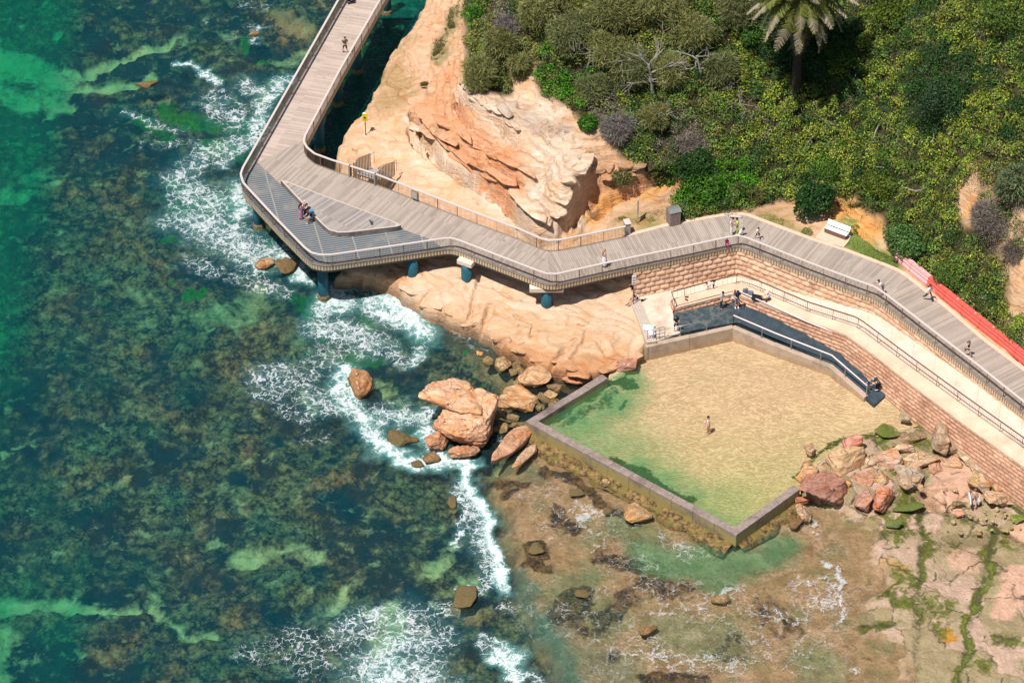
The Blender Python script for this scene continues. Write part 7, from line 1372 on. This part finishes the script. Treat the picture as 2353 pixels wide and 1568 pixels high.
# bags
def bag(name, u, v, z, sz, col, label, rz=0, strap=True, cat='bag'):
    o = empty(name, at(u, v, z), rz, label, cat); m = MB(); a, b, c = sz; m.box((0, 0, c / 2), (a, b, c), 0, min(a, b, c) * .28); m.box((0, -b * .5, c * .38), (a * .7, b * .25, c * .5), 0, .04); m.build('body', plain('bag_%d' % int(col[2] * 1000 + col[0] * 77), col, .8, .2), o)
    if strap: m = MB(); m.tube([(-a * .25, b * .3, c * .9), (-a * .2, b * .55, c * .6), (-a * .25, b * .5, c * .15)], .02, 5); m.tube([(a * .25, b * .3, c * .9), (a * .2, b * .55, c * .6), (a * .25, b * .5, c * .15)], .02, 5); m.build('strap', BLACK, o)
    return o
bag('backpack', 1712, 672, 2.22, (.42, .28, .40), (.10, .14, .19), 'blue-grey backpack on the coping right of the seated pair', .4); bag('backpack', 1724, 676, 2.22, (.45, .28, .34), (.13, .17, .22), 'lighter blue-grey bag lying against the fence next to the backpack', -.3)
bag('duffel_bag', 1739, 688, 2.22, (.85, .55, .36), (.012, .014, .02), 'large black duffel bag on the coping between the backpacks and the shoes', -.35); bag('backpack', 1467, 668, 1.97, (.34, .25, .46), (.02, .02, .025), 'black backpack on the timber step beside the seated woman', .3)
m = MB(); m.box((0, 0, .04), (.34, .26, .07), .5, .02); o = m.build('black_pouch', BLACK); o.location = at(1473, 691, 1.7); tag(o, 'flat black pouch lying on the terrace beside the timber step', 'pouch')
def shoes(u, v, z, label, rz, col=(.03, .025, .03)):
    o = empty('shoes', at(u, v, z), rz, label, 'shoes')
    for s in (-1, 1): m = MB(); m.box((s * .16, s * .05, .05), (.13, .30, .09), s * .4, .035); m.build('shoe', plain('shoe_dark', col, .7, .1), o)
shoes(1577, 686, 2.13, 'pair of dark sandals left on the low terrace near its left end', 1.2); shoes(1761, 690, 2.25, 'pair of dark shoes on the coping right of the duffel bag', .9)
# bird on the platform
o = empty('bird', at(852, 514, pz1), R_(20), 'small dark bird standing on the timber platform', 'bird'); m = MB(); m.lathe((0, 0, 0), [(.0, 0)] + [(.07 * math.sin(math.pi * f), .05 + .22 * f) for f in (.15, .35, .55, .75, .9)], 10); ob = m.build('body', plain('dark_feather', (.05, .055, .06), .7, .3), o, True); ob.rotation_euler = (0, R_(75), 0); ob.location = (-.1, 0, .14)
m = MB(); m.lathe((.16, 0, .17), [(.0, 0), (.04, .03), (.045, .06), (.02, .09)], 8); m.tube([(.19, 0, .22), (.25, 0, .21)], [.012, .004], 5); m.build('head', _mc['dark_feather'], o)
for s in (-1, 1): m = MB(); m.add([(-.05, s * .04, .19), (.08, s * .05, .19), (.02, s * .26, .23), (-.12, s * .22, .22)], [(0, 1, 2, 3)]); m.build('wing', _mc['dark_feather'], o); m = MB(); m.tube([(0, s * .03, .1), (0, s * .03, 0)], .008, 4); m.build('leg', RUST_, o)
# ================================================================== PEOPLE
def skinmesh(verts, edges, radii, root=0, sub=1):
    me = bpy.data.meshes.new('tmp'); me.from_pydata([tuple(v) for v in verts], edges, []); o = bpy.data.objects.new('tmp', me); COL.objects.link(o)
    md = o.modifiers.new('s', 'SKIN'); md.use_smooth_shade = True; sv = me.skin_vertices[0].data
    for i, r in enumerate(radii): r = r if isinstance(r, tuple) else (r, r); sv[i].radius = r; sv[i].use_root = (i == root)
    sb = o.modifiers.new('u', 'SUBSURF'); sb.levels = sub; sb.render_levels = sub
    dg = bpy.context.evaluated_depsgraph_get(); ev = o.evaluated_get(dg); m2 = bpy.data.meshes.new_from_object(ev)
    vs = [tuple(v.co) for v in m2.vertices]; fs = [tuple(p.vertices) for p in m2.polygons]; bpy.data.objects.remove(o); bpy.data.meshes.remove(me); bpy.data.meshes.remove(m2); return vs, fs
SK1, SK2 = (.52, .30, .22), (.62, .40, .31)
def cl(c): return plain('wear_%02d%02d%02d' % tuple(int(x * 99) for x in c), c, .85, .12)
def person(u, v, z, face, label, pose, skin=SK2, top=(.8, .8, .8), bot=(.02, .02, .03), hair=(.03, .02, .015), shoe=(.05, .05, .05), size=1.0, long=False, hat=None, skirt=None, sleeve=.5, legs=1.0, seat=None, extra=None, pack=None):
    """pose: lean, hipL, kneeL, hipR, kneeR, shL, elL, shR, elR (degrees; forward positive), hz = height of the pelvis"""
    p = dict(lean=0, hipL=0, kneeL=0, hipR=0, kneeR=0, shL=5, elL=10, shR=5, elR=10, hz=None, nod=10, spread=0, abL=8, abR=8); p.update(pose); s = size
    D = lambda a: (math.sin(R_(a)), -math.cos(R_(a)))
    def leg(sd, hip, knee):
        h = Vector((0, sd * .09, 0)); a = D(hip); k = h + Vector((a[0] * .43, sd * .02 + sd * .2 * p['spread'], a[1] * .43)); b = D(hip - knee); an = k + Vector((b[0] * .42, 0, b[1] * .42))
        fa = R_(max(-50, min(20, (hip - knee)))) * .5; toe = an + Vector((.17 * math.cos(fa), 0, -.05)); return h, k, an, toe
    LL = leg(1, p['hipL'], p['kneeL']); RR = leg(-1, p['hipR'], p['kneeR'])
    low = min(LL[2].z, RR[2].z) - .09; hz = -low if p['hz'] is None else p['hz'] / s
    O = Vector((0, 0, hz)); la = R_(p['lean']); up = Vector((math.sin(la), 0, math.cos(la))); fw = Vector((math.cos(la), 0, -math.sin(la)))
    pel = O.copy(); sp = O + up * .18; ch = O + up * .40; nk = O + up * .53; na = la + R_(p['nod']); hu = Vector((math.sin(na), 0, math.cos(na))); hf = Vector((math.cos(na), 0, -math.sin(na))); hb = nk + hu * .07; hd = nk + hu * .17; ht = nk + hu * .25
    def arm(sd, sh, el, ab):
        s0 = ch + up * .08 + Vector((0, sd * .17, 0)); a = D(sh); e = s0 + Vector((a[0] * .28, sd * .28 * math.sin(R_(ab)), a[1] * .28)); b = D(sh + el); inw = -sd * .10 if el > 40 else sd * .02; w = e + Vector((b[0] * .25, inw, b[1] * .25)); hn = w + Vector((b[0] * .08, inw * .2, b[1] * .08)); return s0, e, w, hn
    AL = arm(1, p['shL'], p['elL'], p['abL']); AR = arm(-1, p['shR'], p['elR'], p['abR'])
    V = [pel, sp, ch, nk, hb, hd, ht]; E = [(0, 1), (1, 2), (2, 3), (3, 4), (4, 5), (5, 6)]; Rr = [(.13, .10), (.125, .09), (.145, .10), .055, .06, .092, .07]
    for L in (LL, RR): i = len(V); V += [O + L[0], O + L[1], O + L[2], O + L[3]]; E += [(0, i), (i, i + 1), (i + 1, i + 2), (i + 2, i + 3)]; Rr += [.085, .058, .038, .035]
    for A in (AL, AR): i = len(V); V += list(A); E += [(2, i), (i, i + 1), (i + 1, i + 2), (i + 2, i + 3)]; Rr += [.052, .04, .028, (.035, .02)]
    vs, fs = skinmesh(V, E, Rr); m = MB(); m.add(vs, fs)
    for A, sd in ((AL, 1), (AR, -1)):                      # five fingers and a thumb rooted in each palm
        d = (A[3] - A[2]).normalized(); sdv = Vector((0, 1, 0)); sdv = (sdv - d * sdv.dot(d)).normalized(); n_ = d.cross(sdv)
        for k in range(4): b = A[3] + sdv * (.024 - .016 * k) + d * .01; ln = (.062, .072, .068, .052)[k]; m.tube([b, b + d * ln * .55, b + d * ln * .9 + n_ * .018], [.009, .008, .006], 5)
        b = A[3] - d * .03 + sdv * .03 * -sd; m.tube([b, b - sdv * .03 * sd + d * .02, b - sdv * .035 * sd + d * .05], [.011, .010, .008], 5)
    m.tube([hd + hf * .085, hd + hf * .115 - hu * .02], [.012, .016], 5)             # nose
    for sd in (-1, 1): e = hd + Vector((0, sd * .088, 0)); m.tube([e - hf * .012 - hu * .02, e - hf * .012 + hu * .025], [.014, .018], 5)
    f = at(u, v, z); root = empty('person', f, R_(face), label, 'person'); root.scale = (s, s, s)
    body = m.build('body', cl(skin), root, True)
    for sd in (-1, 1): mm = MB(); e = hd + hf * .088 + Vector((0, sd * .033, 0)) + hu * .01; mm.lathe(e - Vector((0, 0, .01)), [(.003, 0), (.011, .01), (.003, .02)], 6); mm.build('eye', BLACK, body)
    mm = MB(); e = hd + hf * .092 - hu * .045; mm.box(e, (.012, .045, .012)); mm.build('mouth', cl((.40, .12, .10)), body)
    # clothing follows the same bones, a little wider
    if top:
        V = [pel + up * .04, sp, ch, nk - up * .05]; E = [(0, 1), (1, 2), (2, 3)]; Rr = [(.15, .12), (.145, .112), (.165, .122), .09]
        if sleeve: 
            for A in (AL, AR): i = len(V); q = A[0].lerp(A[1], min(1, sleeve * 1.4)); V += [A[0], q]; E += [(2, i), (i, i + 1)]; Rr += [.072, .062]; 
            if sleeve > .8:
                for A, j in ((AL, 5), (AR, 7)): V += [A[2]]; E += [(j, len(V) - 1)]; Rr += [.045]
        vs, fs = skinmesh(V, E, Rr); mm = MB(); mm.add(vs, fs); mm.build('top', cl(top), root, True)
    if bot and not skirt:
        V = [pel + up * .06, pel]; E = [(0, 1)]; Rr = [(.145, .115), (.15, .12)]
        for L in (LL, RR):
            i = len(V); V += [O + L[0], (O + L[0]).lerp(O + L[1], min(1, legs * 1.0) if legs >= .99 else legs * 1.6 if legs * 1.6 < 1 else 1)]; E += [(1, i), (i, i + 1)]; Rr += [.10, .075]
            if legs >= .99: V += [(O + L[1]).lerp(O + L[2], .9)]; E += [(i + 1, i + 2)]; Rr += [.058]
        vs, fs = skinmesh(V, E, Rr); mm = MB(); mm.add(vs, fs); mm.build('trousers' if legs >= .99 else 'shorts', cl(bot), root, True)
    if skirt:
        ln, wd = skirt; mm = MB(); k = 16; q0 = pel + up * .1; kk = (LL[1] + RR[1]) / 2 + O; dn = (kk - O).normalized() if abs(p['hipL']) > 40 else Vector((0, 0, -1)); q1 = O + dn * ln
        mm.tube([q0, O, O.lerp(q1, .5), q1], [.13, .17, wd * .85, wd], 14, False); mm.build('skirt', cl(bot), root, True)
    # hair / hat
    mm = MB(); k = 12; vs = []; fs = []; rings = 5; side = hu.cross(hf)
    for i in range(rings):
        a = (i / (rings - 1)) * R_(105 if not long else 118)
        for j in range(k): b = 2 * math.pi * j / k; q = hd + hu * .02 + (hu * math.cos(a) * .112 + hf * (math.sin(a) * math.cos(b) * .104 - .022) + side * math.sin(a) * math.sin(b) * .104); vs.append(q + (hu * .05 if math.cos(b) > .3 and i == rings - 1 else Vector()))
    for i in range(rings - 1):
        for j in range(k): fs.append((i * k + j, i * k + (j + 1) % k, (i + 1) * k + (j + 1) % k, (i + 1) * k + j))
    mm.add(vs, fs)
    if long: mm.tube([hd - hf * .06, nk - hf * .09 + up * .02, ch - hf * .13 + up * .03, sp - fw * .14 + up * .08], [.085, .09, .075, .03], 8)
    mm.build('hair', cl(hair), root, True)
    if hat: mm = MB(); mm.tube([hd + hu * .05, hd + hu * .12, hd + hu * .155], [.118, .112, .05], 12); mm.tube([hd + hu * .045, hd + hu * .06], [.20, .19], 14); mm.build('hat', cl(hat), root, True)
    if shoe:
        for L in (LL, RR): a, b = O + L[2], O + L[3]; mm = MB(); mm.tube([a + Vector((-.03, 0, -.05)), a.lerp(b, .5) + Vector((0, 0, -.03)), b + Vector((.03, 0, 0))], [.05, .05, .035], 8); mm.build('shoe', cl(shoe), root, True)
    if pack: mm = MB(); c = ch - fw * .22 - up * .04; mm.box((0, 0, 0), (.20, .32, .46), 0, .06, M=Matrix.Translation(c) @ Matrix.Rotation(la, 4, 'Y')); mm.build('backpack', cl(pack), root)
    if extra: extra(root, dict(AL=AL, AR=AR, O=O, ch=ch, up=up, fw=fw, LL=LL, RR=RR))
    return root
def phone(root, j):
    m = MB(); c = (j['AL'][3] + j['AR'][3]) / 2; m.box(c, (.02, .15, .08)); o = m.build('phone', BLACK, root)
STAND = dict(shL=8, elL=12, shR=4, elR=14); HOLD = dict(shL=25, elL=80, shR=25, elR=80, nod=35); WALK = dict(hipL=24, kneeL=6, hipR=-20, kneeR=16, shL=-20, elL=25, shR=24, elR=25, lean=4); RUN = dict(hipL=42, kneeL=30, hipR=-24, kneeR=35, shL=-35, elL=80, shR=35, elR=80, lean=10)
SIT = dict(hipL=86, kneeL=84, hipR=80, kneeR=80, hz=.50, lean=12, shL=32, elL=60, shR=32, elR=60, nod=20)
CROUCH = dict(hipL=110, kneeL=130, hipR=60, kneeR=120, lean=30, shL=50, elL=50, shR=50, elR=50, nod=15)
BEND = dict(lean=68, shL=20, elL=20, shR=20, elR=30, nod=20, hipL=8, hipR=-4, kneeR=8, kneeL=10)
person(793, 124, DECK, -75, 'man in an olive T-shirt and dark shorts walking along the bridge', dict(WALK, shL=30, elL=85, shR=25, elR=85), SK2, (.13, .14, .08), (.03, .03, .035), (.16, .09, .05), (.05, .06, .30), 1.05, legs=.5, sleeve=.5)
person(799, 9, DECK, 20, 'person in black sitting on the bridge deck at the top edge of the photo', dict(SIT, hz=.18, hipL=95, hipR=90, kneeL=30, kneeR=40), SK2, (.02, .03, .06), (.03, .03, .05), shoe=(.7, .72, .8))
person(705, 489, DECK, 235, 'older person in a pale cap and pinkish shirt sitting on the timber platform edge', dict(SIT, hz=.52), SK2, (.62, .38, .34), (.025, .03, .05), (.5, .45, .4), (.4, .3, .2), 1.0, hat=(.50, .40, .36), sleeve=.9)
person(691, 503, DECK, 20, 'child in a long mauve dress standing in front of the person in the pale cap', dict(STAND, shL=30, elL=60, nod=20), SK2, (.42, .17, .30), (.46, .20, .33), (.04, .02, .02), (.5, .2, .35), .86, long=True, skirt=(.74, .22), sleeve=.9)
person(717, 508, DECK, 215, 'person in a black T-shirt with a bright blue backpack sitting on the platform edge', dict(SIT, hz=.5, lean=26), SK2, (.018, .02, .03), (.15, .30, .42), (.12, .07, .04), None, 1.0, legs=.55, pack=(.03, .28, .62))
person(1388, 613, DECK, 10, 'long-haired woman in a white skirt and pink top on the boardwalk near the bend', dict(STAND, nod=5, shL=10), SK2, (.62, .25, .28), (.80, .80, .82), (.42, .26, .15), (.2, .2, .2), 1.0, long=True, skirt=(.70, .20), sleeve=0)
person(1679, 541, DECK, 10, 'woman in white trousers and a white top standing left of the woman in lime', HOLD, SK1, (.80, .76, .76), (.82, .82, .84), (.03, .02, .02), (.7, .7, .7), 1.02, sleeve=0)
person(1692, 540, DECK, 190, 'woman in lime yellow top and trousers beside the dog', dict(STAND, nod=20, shL=20, elL=50), SK1, (.60, .64, .14), (.50, .55, .14), (.03, .02, .02), (.3, .3, .1), .98, sleeve=.5)
person(1740, 549, DECK, -60, 'small boy in a white T-shirt and dark shorts on the boardwalk right of the dog', dict(WALK, shL=30, elL=70), SK1, (.80, .74, .84), (.02, .03, .05), (.03, .02, .02), (.15, .35, .45), .70, legs=.6, extra=phone)
person(1668, 566, DECK, -80, 'child in magenta crouching behind the railing below the two women', dict(CROUCH), SK1, (.62, .02, .22), (.55, .02, .20), (.02, .015, .015), (.5, .05, .2), .72, long=True, sleeve=.9)
person(2026, 676, DECK, 200, 'person in a white shirt and brown shorts leaning on the seaward railing', dict(lean=38, shL=60, elL=60, shR=60, elR=60, nod=-5, hipL=4, hipR=-8), SK1, (.78, .80, .86), (.20, .11, .10), (.03, .02, .02), (.1, .1, .1), .95, legs=.6, sleeve=.5)
person(2132, 691, DECK, -50, 'dark-haired woman in a white shirt and dark green trousers striding past the red barriers', dict(WALK, shL=25, elL=70, hipL=30, hipR=-28), SK2, (.80, .77, .80), (.015, .07, .085), (.10, .05, .04), (.7, .6, .5), 1.0, long=True, sleeve=.5)
person(2220, 818, DECK, -60, 'woman with a ponytail in black running clothes near the right end of the boardwalk', dict(RUN), SK2, (.03, .025, .05), (.03, .03, .05), (.22, .12, .07), (.72, .18, .36), 1.0, long=True, legs=.4, sleeve=0)
person(1460, 686, 1.95, 215, 'woman in a dark singlet sitting on the timber step by the lifesaving pole', dict(SIT, hz=.15, hipL=95, kneeL=60, hipR=88, kneeR=50, shL=0, elL=20, shR=5), SK2, (.04, .035, .05), (.03, .03, .04), (.35, .2, .1), (.5, .3, .25), 1.0, legs=.3, sleeve=0)
person(1625, 671, 1.75, 20, 'child in white bending over the terrace fence, left of two', BEND, SK1, (.80, .78, .72), (.72, .68, .60), (.04, .025, .02), (.3, .2, .2), .82, long=True, legs=.4, sleeve=.4)
person(1638, 670, 1.75, 190, 'child in a white shirt bending forward, right of two at the terrace fence', BEND, SK1, (.82, .82, .84), (.04, .03, .03), (.03, .02, .02), (.3, .2, .2), .84, legs=.5, sleeve=.5)
person(1656, 709, 1.68, -20, 'man in a pale grey shirt and dark trousers standing on the ramp looking down', HOLD, SK2, (.46, .52, .56), (.02, .05, .08), (.03, .02, .02), (.04, .05, .05), 1.0, sleeve=.5, extra=phone)
person(1682, 694, 1.67, -40, 'woman in a pale pink skirt sitting on the low wall beside the man in navy', dict(SIT, hz=.55, shL=20, elL=90), SK2, (.72, .50, .46), (.80, .72, .70), (.30, .16, .09), (.70, .28, .32), 1.0, long=False, skirt=(.42, .17), sleeve=0)
person(1692, 706, 1.67, -85, 'man in a navy T-shirt, grey shorts and white shoes at the bend of the ramp', dict(HOLD, lean=6), SK2, (.02, .04, .09), (.28, .34, .40), (.03, .02, .02), (.80, .78, .78), 1.06, legs=.55, sleeve=.5, hat=None, extra=phone)
person(1767, 692, 2.05, 200, 'person in a cream hat and lilac shirt sitting behind the terrace fence', dict(SIT, hz=.35, lean=20), SK2, (.58, .54, .78), (.16, .10, .09), (.3, .2, .15), (.1, .06, .06), .95, hat=(.78, .64, .48), sleeve=.6)
person(1552, 762, 1.70, -75, 'boy in black with white shoes standing at the left end of the dark ramp', HOLD, SK2, (.02, .022, .035), (.02, .022, .035), (.03, .02, .02), (.82, .82, .84), .96, legs=.9, sleeve=.5, extra=phone)
def camera_rig(root, j):
    c = (j['AL'][3] + j['AR'][3]) / 2 + Vector((.12, 0, .05)); m = MB(); m.box(c, (.14, .16, .12), 0, .02); cb = m.build('camera', BLACK, root); m = MB(); m.tube([c, c + Vector((.18, 0, 0))], [.045, .055], 8); m.build('lens', GREYP, cb)
person(2022, 897, .95, 190, 'photographer in black crouching with a camera at the water end of the dark ramp', dict(CROUCH, shL=60, elL=40, shR=60, elR=40), SK2, (.02, .045, .055), (.015, .02, .035), (.03, .05, .05), (.80, .82, .84), 1.05, hat=(.02, .06, .06), sleeve=.9, extra=camera_rig)
person(1626, 996, PW - .48, 205, 'person in a white swimsuit with dark hair wading in the middle of the pool', dict(STAND, shL=25, elL=40, nod=15), SK1, (.80, .76, .78), (.75, .72, .74), (.015, .012, .02), None, 1.0, long=False, legs=.25, sleeve=0)
def board_ex(root, j):
    m = MB(); vs = []; k = 14; c = j['AL'][3] + Vector((0, .10, -.05))
    for s in (-.03, .03):
        for i in range(k): a = 2 * math.pi * i / k; vs.append((c.x + .62 * math.cos(a) * (1 if math.cos(a) < 0 else 1.1), c.y + s, c.z + .27 * math.sin(a)))
    m.add(vs, [tuple(range(k)), tuple(range(2 * k - 1, k - 1, -1))] + [(i, (i + 1) % k, k + (i + 1) % k, k + i)[::-1] for i in range(k)]); m.build('bodyboard', WHITE, root)
    c = j['AR'][3]; m = MB(); m.tube([(c.x, c.y - .08, c.z + .15), (c.x, c.y - .12, c.z - .25), (c.x - .03, c.y - .10, c.z - .6)], [.06, .15, .05], 8); m.build('towel', WHITE, root)
person(2236, 1164, .25, 92, 'bather in teal shorts carrying a white bodyboard and towel across the rocks', dict(STAND, hipL=12, hipR=-10, kneeR=8, shL=0, shR=0), SK2, (.50, .33, .26), (.01, .20, .26), (.22, .13, .08), None, 1.02, legs=.35, sleeve=0, extra=board_ex)
# dog
dg = empty('dog', at(1700, 541, DECK), R_(10), 'black and white dog sitting beside the woman in lime', 'dog')
vs, fs = skinmesh([Vector(q) for q in [(-.22, 0, .20), (-.08, 0, .34), (.10, 0, .46), (.20, 0, .58), (.27, 0, .66), (.38, 0, .63), (-.10, .10, .12), (.04, .11, .05), (-.10, -.10, .12), (.04, -.11, .05), (.15, .08, .22), (.17, .08, .03), (.15, -.08, .22), (.17, -.08, .03), (-.34, 0, .10), (-.46, .05, .05)]], [(0, 1), (1, 2), (2, 3), (3, 4), (4, 5), (0, 6), (6, 7), (0, 8), (8, 9), (2, 10), (10, 11), (2, 12), (12, 13), (0, 14), (14, 15)], [.14, .15, .14, .09, .10, .045, .09, .04, .09, .04, .05, .035, .05, .035, .035, .02])
t = NT('dog_coat'); n_ = t.noise(t.obj(), 3.5, 2); DOGM = t.done(t.bsdf(t.mix(t.mr(n_, .50, .54), (.75, .72, .68), (.02, .018, .018)), .9)); m = MB(); m.add(vs, fs); m.build('body', DOGM, dg, True)
for s in (-1, 1): m = MB(); m.tube([(.25, s * .06, .72), (.24, s * .10, .74), (.25, s * .12, .66)], [.03, .03, .01], 6); m.build('ear', BLACK, dg, True)
